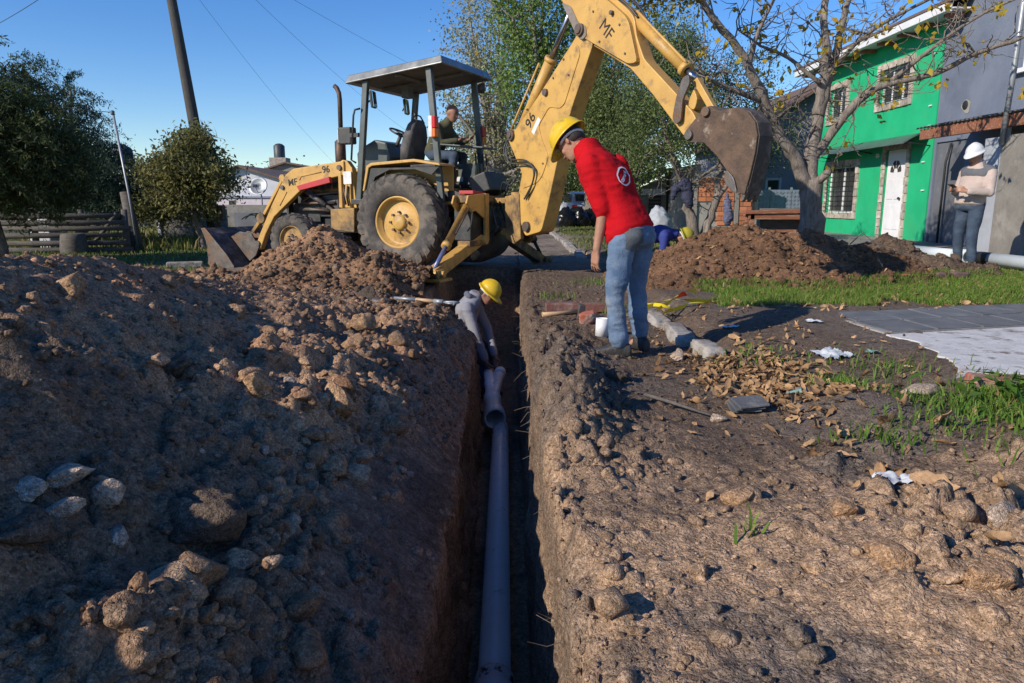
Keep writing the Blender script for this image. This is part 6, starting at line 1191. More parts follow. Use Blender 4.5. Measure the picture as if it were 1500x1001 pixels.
for k in range(7): MB().box((1.28 + 0.13 * k, 0.352, 1.30), (0.085, 0.012, 0.10), rot=(0, R(-3), 0)).build("hood_louvre", M_BLK, BH, 0.004)
# ================================================================ PEOPLE
M_SKIN = mat("skin", (0.42, 0.225, 0.145), (0.35, 0.17, 0.105), 8, 0.55, bump=0.15, bscale=60)
M_SKIND = mat("weathered_skin", (0.30, 0.15, 0.095), (0.24, 0.115, 0.075), 8, 0.55, bump=0.15, bscale=60)
M_HAIR = mat("dark_hair", (0.018, 0.013, 0.011), (0.04, 0.032, 0.028), 40, 0.7, bump=0.5, bscale=120)
M_REDF = mat("red_fleece", (0.50, 0.006, 0.012), (0.38, 0.005, 0.010), 5, 0.95, spec=0.15, bump=0.4, bscale=140, c3=(0.30, 0.02, 0.018), s3=3, t3=(0.58, 0.75))
M_JEAN = mat("blue_jeans", (0.065, 0.115, 0.20), (0.15, 0.215, 0.315), 5, 0.9, bump=0.5, bscale=120, c3=(0.28, 0.30, 0.32), s3=4, t3=(0.54, 0.74))
M_JEAND = mat("dark_jeans", (0.030, 0.050, 0.085), (0.055, 0.082, 0.125), 7, 0.88, bump=0.35, bscale=120, c3=(0.11, 0.14, 0.19), s3=4, t3=(0.58, 0.78))
M_GREYB = mat("grey_blue_shirt", (0.21, 0.215, 0.25), (0.28, 0.28, 0.31), 5, 0.88, bump=0.3, bscale=110, c3=(0.26, 0.22, 0.19), s3=3.5, t3=(0.56, 0.72))
M_OLIVE = mat("olive_jacket", (0.055, 0.055, 0.030), (0.080, 0.078, 0.042), 6, 0.85, bump=0.3, bscale=80)
M_ROYAL = mat("royal_blue_shirt", (0.022, 0.035, 0.19), (0.03, 0.05, 0.25), 5, 0.85, bump=0.3, bscale=80)
M_BEIGE = mat("beige_fleece", (0.50, 0.40, 0.355), (0.42, 0.335, 0.295), 5, 0.92, bump=0.3, bscale=120, sheen=0.2)
M_CHAR = mat("charcoal_yoke", (0.095, 0.10, 0.115), (0.13, 0.135, 0.15), 6, 0.9, bump=0.25, bscale=110)
M_SHOE = mat("muddy_shoe", (0.022, 0.022, 0.024), (0.05, 0.047, 0.044), 9, 0.6, bump=0.3, bscale=60, c3=(0.13, 0.105, 0.085), s3=7, t3=(0.56, 0.72))
M_HATY = mat("yellow_hard_hat", (0.70, 0.46, 0.012), (0.60, 0.38, 0.012), 6, 0.33, c3=(0.30, 0.21, 0.05), s3=9, t3=(0.60, 0.72), coat=0.25)
M_HATG = mat("olive_yellow_hard_hat", (0.44, 0.38, 0.03), (0.34, 0.29, 0.03), 6, 0.4, c3=(0.2, 0.17, 0.06), s3=9, t3=(0.58, 0.72))
M_HATW = mat("white_hard_hat", (0.66, 0.68, 0.70), (0.58, 0.60, 0.62), 6, 0.35, c3=(0.35, 0.34, 0.32), s3=8, t3=(0.62, 0.75))
M_DARKL = mat("dark_leather", (0.02, 0.018, 0.017), rough=0.5)
M_EYE = mat("eye", (0.05, 0.035, 0.03), rough=0.15); M_LIP = mat("lip", (0.25, 0.09, 0.07), rough=0.5)
def V3(p): return Vector(p)
def remesh(mb, name, material, parent, voxel, smooth=3, fold=0.0, fs=16.0, seed=0, shrink=0.0):
    me = bpy.data.meshes.new(name); me.from_pydata([tuple(p) for p in mb.v], [], mb.f)
    bm = bmesh.new(); bm.from_mesh(me); bmesh.ops.remove_doubles(bm, verts=bm.verts, dist=1e-6); bmesh.ops.recalc_face_normals(bm, faces=bm.faces); bm.to_mesh(me); bm.free()
    t = bpy.data.objects.new(name + "_t", me); COL.objects.link(t)
    md = t.modifiers.new("r", 'REMESH'); md.mode = 'VOXEL'; md.voxel_size = voxel
    dg = bpy.context.evaluated_depsgraph_get(); m2 = bpy.data.meshes.new_from_object(t.evaluated_get(dg)); bpy.data.objects.remove(t); bpy.data.meshes.remove(me)
    bm = bmesh.new(); bm.from_mesh(m2)
    for _ in range(smooth): bmesh.ops.smooth_vert(bm, verts=bm.verts, factor=0.5, use_axis_x=True, use_axis_y=True, use_axis_z=True)
    if fold:
        bm.normal_update(); P = np.array([v.co[:] for v in bm.verts]); N_ = np.array([v.normal[:] for v in bm.verts])
        w1 = fbm(P[:, 0] * fs * 0.6 + seed, P[:, 1] * fs * 0.6, P[:, 2] * fs * 1.3, oct=2, seed=900 + seed); w1 = 1 - np.abs(w1) * 2.2
        w2 = fbm(P[:, 0] * fs * 0.3, P[:, 1] * fs * 0.3 + seed, P[:, 2] * fs * 0.4, oct=2, seed=950 + seed)
        P = P + N_ * (fold * (0.8 * w1 * np.clip(0.5 + w2, 0, 1) + 0.9 * w2))[:, None]
        for v, p in zip(bm.verts, P): v.co = p
    bm.to_mesh(m2); bm.free(); m2.polygons.foreach_set("use_smooth", np.ones(len(m2.polygons), dtype=bool)); m2.materials.clear(); m2.materials.append(material); m2.update()
    m2.name = name
    o = bpy.data.objects.new(name, m2); COL.objects.link(o); o.parent = parent; return o
def chain(b, pts, rs, n=14):
    pts = [V3(p) for p in pts]; P = []; Q = []
    for i in range(len(pts) - 1):
        for t in ((0.0, 0.35, 0.7) if i < len(pts) - 2 else (0.0, 0.35, 0.7, 1.0)): P.append(pts[i].lerp(pts[i + 1], t)); Q.append(rs[i] + (rs[i + 1] - rs[i]) * t)
    d0 = (P[0] - P[1]).normalized(); d1 = (P[-1] - P[-2]).normalized()
    P = [P[0] + d0 * Q[0] * 0.9, P[0] + d0 * Q[0] * 0.55] + P + [P[-1] + d1 * Q[-1] * 0.55, P[-1] + d1 * Q[-1] * 0.9]; Q = [Q[0] * 0.35, Q[0] * 0.8] + Q + [Q[-1] * 0.8, Q[-1] * 0.35]
    b.tube(P, Q, n)
    for p, r_ in zip(pts[1:-1], rs[1:-1]): b.ball(p, r_ * 1.01, 12, 8)
def torso_loft(b, rings, n=20):
    """rings: (centre, lateral unit, forward unit, half width, half depth)"""
    vs = []; fs = []
    for (c, la, fo, hw, hd) in rings:
        for k in range(n):
            a = 2 * math.pi * k / n; ca, sa = math.cos(a), math.sin(a); e = 0.8
            vs.append(V3(c) + la * hw * math.copysign(abs(ca) ** e, ca) + fo * hd * math.copysign(abs(sa) ** e, sa))
    for i in range(len(rings) - 1):
        for k in range(n): fs.append((i * n + k, i * n + (k + 1) % n, (i + 1) * n + (k + 1) % n, (i + 1) * n + k))
    fs.append(tuple(range(n))[::-1]); fs.append(tuple(range((len(rings) - 1) * n, len(rings) * n))); b.add(vs, fs, True)
def hand(b, wr, tip, side_n, palm_n, curl=0.5, scale=1.0, spread=2.0):
    """wrist, direction to fingertips, thumb side, palm normal (towards which the fingers curl)"""
    wr = V3(wr); d = (V3(tip) - wr).normalized(); s = V3(side_n); s = (s - d * s.dot(d)).normalized(); p = d.cross(s); p = p if p.dot(V3(palm_n)) > 0 else -p; k = scale
    rings = [(wr + d * t * k, s, p, w * k, h * k) for t, w, h in ((-0.01, 0.027, 0.021), (0.02, 0.031, 0.020), (0.055, 0.041, 0.017), (0.085, 0.043, 0.015), (0.10, 0.036, 0.012))]
    torso_loft(b, rings, 12)
    for i, (o, L) in enumerate(((0.030, 0.070), (0.010, 0.080), (-0.011, 0.074), (-0.031, 0.058))):
        q = wr + d * 0.088 * k + s * o * k; c = curl * (0.8 + 0.15 * i); dd = d + s * (0.12 * spread * (1.2 - i * 0.8) * 0.5); pts = [q]
        for j, f in enumerate((0.42, 0.32, 0.26)):
            a = c * (0.55 + 0.75 * j); v = (dd * math.cos(a) + p * math.sin(a)).normalized(); pts.append(pts[-1] + v * L * f * k)
        chain(b, pts, [0.0085 * k, 0.008 * k, 0.0075 * k, 0.0065 * k], 8)
    q = wr + d * 0.025 * k + s * 0.026 * k; v1 = (d * 0.6 + s * 0.75 + p * 0.35).normalized(); v2 = (d * 0.85 + s * 0.35 + p * 0.45).normalized(); v3 = (d * 0.9 + s * 0.05 + p * 0.5).normalized()
    q1 = q + v1 * 0.042 * k; q2 = q1 + v2 * 0.033 * k; chain(b, [q, q1, q2, q2 + v3 * 0.026 * k], [0.014 * k, 0.0115 * k, 0.0105 * k, 0.009 * k], 8)
def head_parts(b, c, fw, up, k=1.0):
    c = V3(c); fw = V3(fw).normalized(); up = (V3(up) - fw * V3(up).dot(fw)).normalized(); la = up.cross(fw)
    L = lambda x, y, z: c + (fw * x + la * y + up * z) * k
    rings = []
    for z, xc, hw, hd in ((-0.118, 0.045, 0.022, 0.022), (-0.112, 0.04, 0.038, 0.042), (-0.09, 0.027, 0.052, 0.066), (-0.055, 0.012, 0.063, 0.086), (-0.015, 0.003, 0.071, 0.095), (0.03, -0.003, 0.076, 0.098), (0.07, -0.006, 0.072, 0.092), (0.10, -0.008, 0.055, 0.070), (0.118, -0.008, 0.030, 0.038), (0.122, -0.008, 0.010, 0.012)): rings.append((L(xc, 0, z), la, fw, hw * k, hd * k))
    torso_loft(b, rings, 18)
    chain(b, [L(0.092, 0, 0.018), L(0.108, 0, -0.012), L(0.114, 0, -0.030)], [0.010 * k, 0.013 * k, 0.015 * k], 8); chain(b, [L(0.10, 0.012, -0.034), L(0.10, -0.012, -0.034)], [0.011 * k, 0.011 * k], 8)
    for s_ in (-1, 1):
        torso_loft(b, [(L(-0.01, s_ * q, 0.0 - 0.002), fw * 0.8 - la * s_ * 0.3, up, w * k, h * k) for q, w, h in ((0.062, 0.014, 0.026), (0.078, 0.019, 0.033), (0.086, 0.016, 0.030))], 10)
        chain(b, [L(0.086, s_ * 0.018, 0.030), L(0.078, s_ * 0.046, 0.028)], [0.010 * k, 0.009 * k], 8); b.ball(L(0.062, s_ * 0.040, -0.025), 0.026 * k)
    chain(b, [L(0.092, 0.018, -0.062), L(0.096, 0, -0.061), L(0.092, -0.018, -0.062)], [0.008 * k, 0.010 * k, 0.008 * k], 8); b.ball(L(0.078, 0, -0.100), 0.022 * k)
    return L, la, fw, up
def face_bits(parent, L, la, fw, up, k, hair=True):
    for s_ in (-1, 1): MB().ball(L(0.083, s_ * 0.031, 0.008), 0.011 * k).build("eye", M_EYE, parent)
    b = MB(); chain(b, [L(0.098, 0.020, -0.066), L(0.103, 0, -0.066), L(0.098, -0.020, -0.066)], [0.003 * k, 0.005 * k, 0.003 * k], 6); b.build("mouth", M_LIP, parent)
    for s_ in (-1, 1):
        b = MB(); chain(b, [L(0.094, s_ * 0.016, 0.038), L(0.086, s_ * 0.046, 0.036)], [0.005 * k, 0.004 * k], 6); b.build("eyebrow", M_HAIR, parent)
    if hair:
        b = MB(); rings = []
        for z, xc, hw, hd in ((-0.045, -0.045, 0.060, 0.050), (-0.01, -0.032, 0.076, 0.070), (0.04, -0.018, 0.081, 0.087), (0.08, -0.012, 0.074, 0.090), (0.112, -0.010, 0.045, 0.055), (0.128, -0.01, 0.012, 0.014)): rings.append((L(xc, 0, z), la, fw, hw * k, hd * k))
        torso_loft(b, rings, 18); b.build("hair", M_HAIR, parent)
def hard_hat(parent, L, k, m):
    b = MB(); n = 36; rows = []
    def ring(f): return [f(2 * math.pi * i / n) for i in range(n)]
    for t in (0.0, 0.18, 0.36, 0.52, 0.66, 0.78, 0.88, 0.95, 0.985):
        z = 0.135 * math.sin(t * math.pi / 2); rr = math.cos(t * math.pi / 2)
        def f(a, z=z, rr=rr, t=t):
            ridge = 0.008 * (1 if abs(math.sin(a)) * rr < 0.16 else 0) * (0.4 + 0.6 * t)
            return L(0.138 * rr * math.cos(a) - 0.004, 0.112 * rr * math.sin(a), 0.045 + z + ridge)
        rows.append(ring(f))
    brim = lambda a: L((0.150 + 0.052 * max(0, math.cos(a)) ** 2.2) * math.cos(a) - 0.004, 0.122 * math.sin(a), 0.040 - 0.010 * max(0, math.cos(a)) ** 2); lip = lambda a: L((0.152 + 0.053 * max(0, math.cos(a)) ** 2.2) * math.cos(a) - 0.004, 0.124 * math.sin(a), 0.030 - 0.012 * max(0, math.cos(a)) ** 2)
    rows = [ring(lip), ring(brim), ring(lambda a: L(0.142 * math.cos(a) - 0.004, 0.115 * math.sin(a), 0.047))] + rows
    vs = [p for r_ in rows for p in r_]; fs = [(i * n + j, i * n + (j + 1) % n, (i + 1) * n + (j + 1) % n, (i + 1) * n + j) for i in range(len(rows) - 1) for j in range(n)]
    vs.append(L(-0.004, 0, 0.045 + 0.135 + 0.008)); top = len(vs) - 1; fs += [((len(rows) - 1) * n + j, (len(rows) - 1) * n + (j + 1) % n, top) for j in range(n)]
    b.add(vs, fs, True); h = b.build("hard_hat", m, parent); s_ = h.modifiers.new("thick", 'SOLIDIFY'); s_.thickness = 0.004; s_.offset = 0
    b = MB(); b.lathe([(0, 0.0)], (0, 0, 0), (0, 0, 1), 3) if False else None
    st = []
    for i in range(25): a = math.pi * (0.35 + 1.3 * i / 24); st.append(L(0.10 * math.cos(a) - 0.004, 0.088 * math.sin(a), 0.020 - 0.02 * (1 - abs(math.sin(a)))))
    b.tube(st, 0.010, 6); b.build("head_band", M_WHT if "white_sticker" in MATS else M_HATW, parent)
    return h
def shoe(parent, ank, fw, m=None, roll=0.0):
    ank = V3(ank); fw = V3(fw); fw.z = 0; fw.normalize(); la = Vector((0, 0, 1)).cross(fw); z0 = ank.z - 0.085; b = MB(); rings = []
    up = Vector((0, 0, 1))
    for x, w, h, zb in ((-0.085, 0.018, 0.030, 0.03), (-0.08, 0.034, 0.045, 0.045), (-0.03, 0.040, 0.055, 0.055), (0.03, 0.042, 0.050, 0.05), (0.09, 0.047, 0.038, 0.038), (0.15, 0.046, 0.030, 0.031), (0.19, 0.036, 0.026, 0.028), (0.208, 0.016, 0.016, 0.022)): rings.append((Vector((ank.x, ank.y, z0)) + fw * x + up * zb, la, up, w, h))
    torso_loft(b, rings, 14); chain(b, [ank + up * 0.05, ank + Vector((0, 0, -0.03))], [0.050, 0.046], 12)
    return remesh(b, "shoe", m or M_SHOE, parent, 0.009, 3)
def person(name, label, j, fdir, lean_f, mats, voxel=0.012, build=1.0, belly=0.0, sleeve='long', head_up=None, head_fw=None, hat=None, curlL=0.5, curlR=0.5, pose='', shoes=True, seed=0, hood=False, thumbL=None, thumbR=None, skin=None, hair=True, fold=0.006, body_vox=None):
    skin = skin or M_SKIN
    root = empty(name, tuple(V3(j['root'])), 0); tag(root, label, "person"); root.location = (0, 0, 0)
    f = V3(fdir).normalized(); rt = f.cross(Vector((0, 0, 1))).normalized(); J = {k: V3(v) for k, v in j.items()}; g = build
    sp = (J['neck'] - J['pel']).normalized(); tf = (f - sp * f.dot(sp)).normalized(); sl = (J['shR'] - J['shL']); sl = (sl - sp * sl.dot(sp)).normalized(); hl = (J['hipR'] - J['hipL']).normalized()
    def ring(t, hw, hd, off=0.0): la = hl.lerp(sl, min(1, max(0, t))).normalized(); fo = sp.cross(la); fo = fo if fo.dot(tf) > 0 else -fo; q = J['pel'].lerp(J['chest'], t / 0.62) if t < 0.62 else J['chest'].lerp(J['neck'], (t - 0.62) / 0.38); return (q + fo * off, la, fo, hw * g, hd * g)
    def torso(b, e=0.0, bt=0.0, top=True, low=-0.14):
        R_ = [ring(low, 0.135 + e, 0.095 + e), ring(low + 0.05, 0.165 + e, 0.115 + e), ring(0.02, 0.170 + e, 0.118 + e + bt * 0.3, bt * 0.2), ring(0.22, 0.155 + e, 0.105 + e + bt * 0.6, bt * 0.5), ring(0.40, 0.160 + e, 0.110 + e + bt * 0.5, bt * 0.4), ring(0.62, 0.178 + e, 0.118 + e + bt * 0.1), ring(0.78, 0.180 + e, 0.108 + e), ring(0.90, 0.145 + e, 0.088 + e), ring(0.98, 0.080 + e, 0.068 + e), ring(1.04, 0.060 + e * 0.8, 0.060 + e * 0.8)]
        torso_loft(b, R_, 22)
    hu = V3(head_up) if head_up else Vector((0, 0, 1)); hf = V3(head_fw) if head_fw else f
    # the body itself: one continuous skin surface
    b = MB(); torso(b, -0.012, 0.0)
    for s_ in 'LR':
        chain(b, [J['sh' + s_], J['el' + s_], J['wr' + s_]], [0.050 * g, 0.040 * g, 0.028 * g]); chain(b, [J['hip' + s_], J['knee' + s_], J['ank' + s_]], [0.078 * g, 0.052 * g, 0.038 * g])
        tip = J.get('tip' + s_, J['wr' + s_] + (J['wr' + s_] - J['el' + s_]).normalized() * 0.17); th = (thumbL if s_ == 'L' else thumbR) or tuple(f + Vector((0, 0, 0.3))); pn = (-rt if s_ == 'R' else rt)
        hand(b, J['wr' + s_], tip, th, pn, curlL if s_ == 'L' else curlR, 1.0 * (0.94 + 0.06 * g))
        chain(b, [J['ank' + s_], J['ank' + s_] + Vector((0, 0, -0.04)) + f * 0.06], [0.034, 0.026])
    L, la, hfw, hup = head_parts(b, J['head'], hf, hu, 1.0); chain(b, [J['neck'] - sp * 0.03, L(-0.02, 0, -0.06)], [0.056, 0.053])
    remesh(b, "body", skin, root, body_vox or voxel * 0.95, 2)
    face_bits(root, L, la, hfw, hup, 1.0, hair)
    if hat: hard_hat(root, L, 1.0, hat)
    # top garment
    b = MB(); torso(b, 0.016, belly, low=-0.05)
    for s_ in 'LR':
        el, wr = J['el' + s_], J['wr' + s_]
        if sleeve == 'long': chain(b, [J['sh' + s_], el, wr.lerp(el, 0.10)], [0.074 * g, 0.058 * g, 0.043 * g])
        else: chain(b, [J['sh' + s_], J['sh' + s_].lerp(el, 0.6), el.lerp(J['sh' + s_], 0.06)], [0.078 * g, 0.070 * g, 0.064 * g])
    chain(b, [J['neck'] - sp * 0.05, J['neck'] + sp * 0.035], [0.088 * g, 0.075]) if not hood else None
    o = remesh(b, mats.get('top_name', "jacket"), mats['top'], root, voxel, 4, fold, 15, seed)
    top_obj = o
    # trousers
    b = MB(); torso_loft(b, [ring(-0.16, 0.13, 0.09), ring(-0.11, 0.172, 0.122), ring(0.0, 0.182, 0.128), ring(0.10, 0.172, 0.120), ring(0.13, 0.15, 0.10)], 22)
    for s_ in 'LR': chain(b, [J['hip' + s_], J['hip' + s_].lerp(J['knee' + s_], 0.55), J['knee' + s_], J['knee' + s_].lerp(J['ank' + s_], 0.55), J['ank' + s_] + Vector((0, 0, 0.035))], [0.094 * g, 0.082 * g, 0.067 * g, 0.061 * g, 0.056 * g])
    remesh(b, "trousers", mats['legs'], root, voxel, 3, fold * 0.95, 19, seed + 3)
    if shoes:
        for s_ in 'LR': shoe(root, J['ank' + s_], V3(j.get('toe' + s_, tuple(f))), mats.get('shoe'))
    return root, top_obj, ring, L, dict(J=J, f=f, rt=rt, sp=sp)
# ---- worker in the red sweater looking into the trench
JR = dict(root=(0.8, 4.85, 0), ankL=(0.72, 4.72, 0.105), kneeL=(0.68, 4.72, 0.45), hipL=(0.735, 4.77, 0.80), ankR=(0.90, 4.95, 0.105), kneeR=(0.865, 4.94, 0.45), hipR=(0.87, 4.93, 0.80), pel=(0.80, 4.85, 0.83), chest=(0.655, 4.98, 1.18), neck=(0.525, 5.08, 1.385), head=(0.415, 5.17, 1.455), shL=(0.515, 4.90, 1.285), elL=(0.60, 4.80, 0.975), wrL=(0.565, 4.80, 0.735), tipL=(0.545, 4.82, 0.57), shR=(0.735, 5.185, 1.305), elR=(0.84, 5.27, 1.02), wrR=(0.86, 5.20, 0.76), toeL=(-0.97, 0.22, 0), toeR=(-0.45, 0.9, 0))
rd, rtop, rring, rL, rinf = person("person", "worker in red sweater, blue jeans and yellow hard hat leaning over the trench", JR, (-0.75, 0.66, 0), None, dict(top=M_REDF, legs=M_JEAN, top_name="sweater"), voxel=0.0095, sleeve='short', head_up=(-0.60, 0.42, 0.62), head_fw=(-0.55, 0.40, -0.74), hat=M_HATY, curlL=0.42, curlR=0.5, thumbL=(-0.5, 0.85, 0), seed=1, skin=M_SKIN, fold=0.014, body_vox=0.0055)
# funnel collar, back pocket patch, cuff and the round emblem on the back
b = MB(); sp_ = rinf['sp']; nk = rinf['J']['neck']; torso_loft(b, [(nk + sp_ * t, Vector((0.66, 0.75, 0)), sp_.cross(Vector((0.66, 0.75, 0))), w, h) for t, w, h in ((-0.04, 0.115, 0.10), (0.0, 0.10, 0.092), (0.035, 0.094, 0.088), (0.06, 0.088, 0.082))], 20); remesh(b, "collar", M_REDF, rd, 0.009, 3, 0.005, 20, 4)
def on_surface(o, p, d):
    me = o.data; from mathutils.bvhtree import BVHTree
    bv = BVHTree.FromPolygons([v.co for v in me.vertices], [pl_.vertices for pl_ in me.polygons]); return bv, bv.ray_cast(V3(p), V3(d))
# emblem built on the fleece: every vertex is laid onto the cloth
bv, _ = on_surface(rtop, (0, 0, 1), (0, 1, 0))
bn = Vector((0.66, -0.72, 0.22)).normalized(); ex = Vector((0.72, 0.66, 0.30)); ex = (ex - bn * ex.dot(bn)).normalized(); ey = bn.cross(ex); EC = Vector((0.745, 4.86, 1.215))
ex, ey = (ex * math.cos(R(22)) + ey * math.sin(R(22))), (ey * math.cos(R(22)) - ex * math.sin(R(22)))
def lay(name, V2, F, m, h):
    vs = []
    for (a, c) in V2:
        p = EC + ex * a + ey * c; hit = bv.ray_cast(p + bn * 0.5, -bn); q = hit[0] + bn * h if hit[0] else p; vs.append(q)
    o = MB().add(vs, F).build(name, m, rtop); return o
M_EMB = mat("white_print", (0.66, 0.64, 0.68), rough=0.8)
n = 40; ring_v = []; 
for rr_a, rr_b in ((0.080, 0.062), (0.070, 0.051)):
    ring_v += [(rr_a * math.cos(2 * math.pi * k / n), rr_b * math.sin(2 * math.pi * k / n)) for k in range(n)]
lay("emblem_ring", ring_v, [(k, (k + 1) % n, n + (k + 1) % n, n + k) for k in range(n)], M_EMB, 0.004)
tmp = text_mesh("tmp_text", "carrer's", 0.044, M_EMB, None, Matrix.Identity(4), 0.0, 0.0015, 0.92)
tv = [(v.co.x, v.co.y) for v in tmp.data.vertices]; tf_ = [tuple(p.vertices) for p in tmp.data.polygons]; bpy.data.objects.remove(tmp)
lay("emblem_lettering", tv, tf_, M_EMB, 0.0045)
# worn back pocket
pk = MB()
for (c, w_, h_) in (((0.82, 4.715, 0.80), 0.055, 0.065),):
    bvj = None
trj = [c for c in rd.children if c.name.startswith("trousers")][0]; bvj, _ = on_surface(trj, (0, 0, 1), (0, 1, 0)); pn_ = Vector((0.35, -0.92, 0.15)).normalized(); px_ = Vector((0.92, 0.35, 0)).normalized(); py_ = pn_.cross(px_); pc = Vector((0.79, 4.7, 0.80)); vs = []; G = 8
for i in range(G + 1):
    for k in range(G + 1):
        a = (i / G - 0.5) * 0.13; c = (k / G - 0.5) * 0.15; c = c if k > 1 else c + 0.02 * abs(a) / 0.065
        hit = bvj.ray_cast(pc + px_ * a + py_ * c + pn_ * 0.4, -pn_); vs.append((hit[0] if hit[0] else pc + px_ * a + py_ * c) + pn_ * 0.004)
fs = [(i * (G + 1) + k, (i + 1) * (G + 1) + k, (i + 1) * (G + 1) + k + 1, i * (G + 1) + k + 1) for i in range(G) for k in range(G)]
MB().add(vs, fs, True).build("back_pocket", mat("soiled_denim", (0.115, 0.125, 0.14), (0.075, 0.08, 0.085), 9, 0.9, bump=0.3, bscale=80), trj)
# ---- worker standing in the trench
JT = dict(root=(-0.4, 8.3, -1.3), pel=(-0.56, 8.42, -0.500), chest=(-0.53, 8.40, -0.200), neck=(-0.42, 8.37, -0.010), head=(-0.285, 8.35, -0.015), shR=(-0.52, 8.19, -0.160), shL=(-0.46, 8.58, -0.140), elR=(-0.42, 8.10, -0.460), elL=(-0.30, 8.60, -0.460), wrR=(-0.30, 8.06, -0.76), wrL=(-0.20, 8.30, -0.76), tipR=(-0.24, 8.06, -0.92), tipL=(-0.18, 8.22, -0.92), hipL=(-0.54, 8.52, -0.520), hipR=(-0.57, 8.33, -0.520), kneeL=(-0.24, 8.50, -0.80), kneeR=(-0.32, 8.36, -0.86), ankL=(-0.32, 8.56, -1.21), ankR=(-0.36, 8.36, -1.21), toeL=(0.9, -0.2, 0), toeR=(0.9, -0.3, 0))
tw_, ttop, _, _, tinf = person("person", "worker in grey blue shirt and yellow hard hat standing down in the trench", JT, (0.93, -0.36, 0), None, dict(top=M_GREYB, legs=M_JEAND, top_name="shirt"), voxel=0.012, head_up=(0.60, -0.16, 0.78), head_fw=(0.72, -0.24, -0.65), hat=M_HATY, seed=11, curlR=0.9, curlL=0.9, thumbR=(0.4, -0.9, 0.1), skin=M_SKIND, hood=True)
b = MB(); nk = tinf['J']['neck']; sp_ = tinf['sp']; chain(b, [nk + Vector((-0.07, -0.11, -0.03)), nk + Vector((-0.11, 0.0, -0.01)), nk + Vector((-0.07, 0.11, -0.02))], [0.036, 0.042, 0.036]); chain(b, [nk + Vector((-0.08, -0.10, -0.02)), nk + Vector((0.0, -0.085, -0.06))], [0.04, 0.03]); remesh(b, "hood", mat("dark_hood", (0.085, 0.09, 0.12), (0.12, 0.125, 0.155), 6, 0.9, bump=0.3), tw_, 0.012, 3, 0.008, 20, 5)
# ---- operator on the backhoe seat, turned to the rear controls
mw = Matrix.Translation((-1.30, 11.50, 0)) @ Matrix.Rotation(R(156), 4, 'Z')
LO = dict(root=(-0.1, 0, 1.2), pel=(-0.10, 0, 1.78), chest=(-0.22, 0, 2.06), neck=(-0.35, 0, 2.22), head=(-0.43, 0.0, 2.355), shR=(-0.26, -0.19, 2.15) , shL=(-0.26, 0.19, 2.15), elR=(-0.40, -0.24, 1.93), elL=(-0.36, 0.25, 1.90), wrR=(-0.62, -0.14, 1.97), wrL=(-0.60, 0.13, 1.95), hipL=(-0.13, 0.10, 1.75), hipR=(-0.13, -0.10, 1.75), kneeL=(-0.55, 0.15, 1.73), kneeR=(-0.55, -0.12, 1.73), ankL=(-0.42, 0.16, 1.33), ankR=(-0.50, -0.12, 1.33))
# facing the rear, his left hand is on the machine's right
LW = {k: tuple(mw @ V3(v)) for k, v in LO.items()}
for a in ('sh', 'el', 'wr', 'hip', 'knee', 'ank'): LW[a + 'L'], LW[a + 'R'] = LW[a + 'R'], LW[a + 'L']
rearw = (mw.to_3x3() @ Vector((-1, 0, 0))); LW['toeL'] = tuple(rearw); LW['toeR'] = tuple(rearw)
person("person", "bald operator in olive jacket seated at the backhoe rear controls", LW, tuple(rearw), None, dict(top=M_OLIVE, legs=M_JEAND), voxel=0.014, head_up=tuple(mw.to_3x3() @ Vector((-0.28, 0, 0.96))), head_fw=tuple(mw.to_3x3() @ Vector((-0.94, 0.12, -0.30))), seed=21, curlL=0.8, curlR=0.8, skin=M_SKIND, hair=False)
# ---- man bending behind the soil heap
JB = dict(root=(2.1, 11.0, 0), pel=(1.98, 11.08, 0.50), chest=(2.26, 11.0, 0.57), neck=(2.44, 10.98, 0.565), head=(2.58, 10.97, 0.51), shR=(2.28, 10.81, 0.54), shL=(2.32, 11.19, 0.55), elR=(2.26, 10.80, 0.30), elL=(2.42, 11.22, 0.30), wrR=(2.24, 10.86, 0.12), wrL=(2.44, 11.15, 0.12), hipL=(1.97, 11.18, 0.46), hipR=(1.96, 10.98, 0.46), kneeL=(2.16, 11.22, 0.16), kneeR=(2.14, 10.95, 0.14), ankL=(1.78, 11.2, 0.10), ankR=(1.76, 10.98, 0.10))
person("person", "man in royal blue shirt and dull yellow hard hat bending behind the soil heap", JB, (0.95, -0.25, 0), None, dict(top=M_ROYAL, legs=M_JEAND, top_name="shirt"), voxel=0.015, head_up=(0.80, -0.2, 0.45), head_fw=(0.42, -0.10, -0.88), hat=M_HATG, seed=31, curlR=0.9, curlL=0.9, skin=M_SKIND)
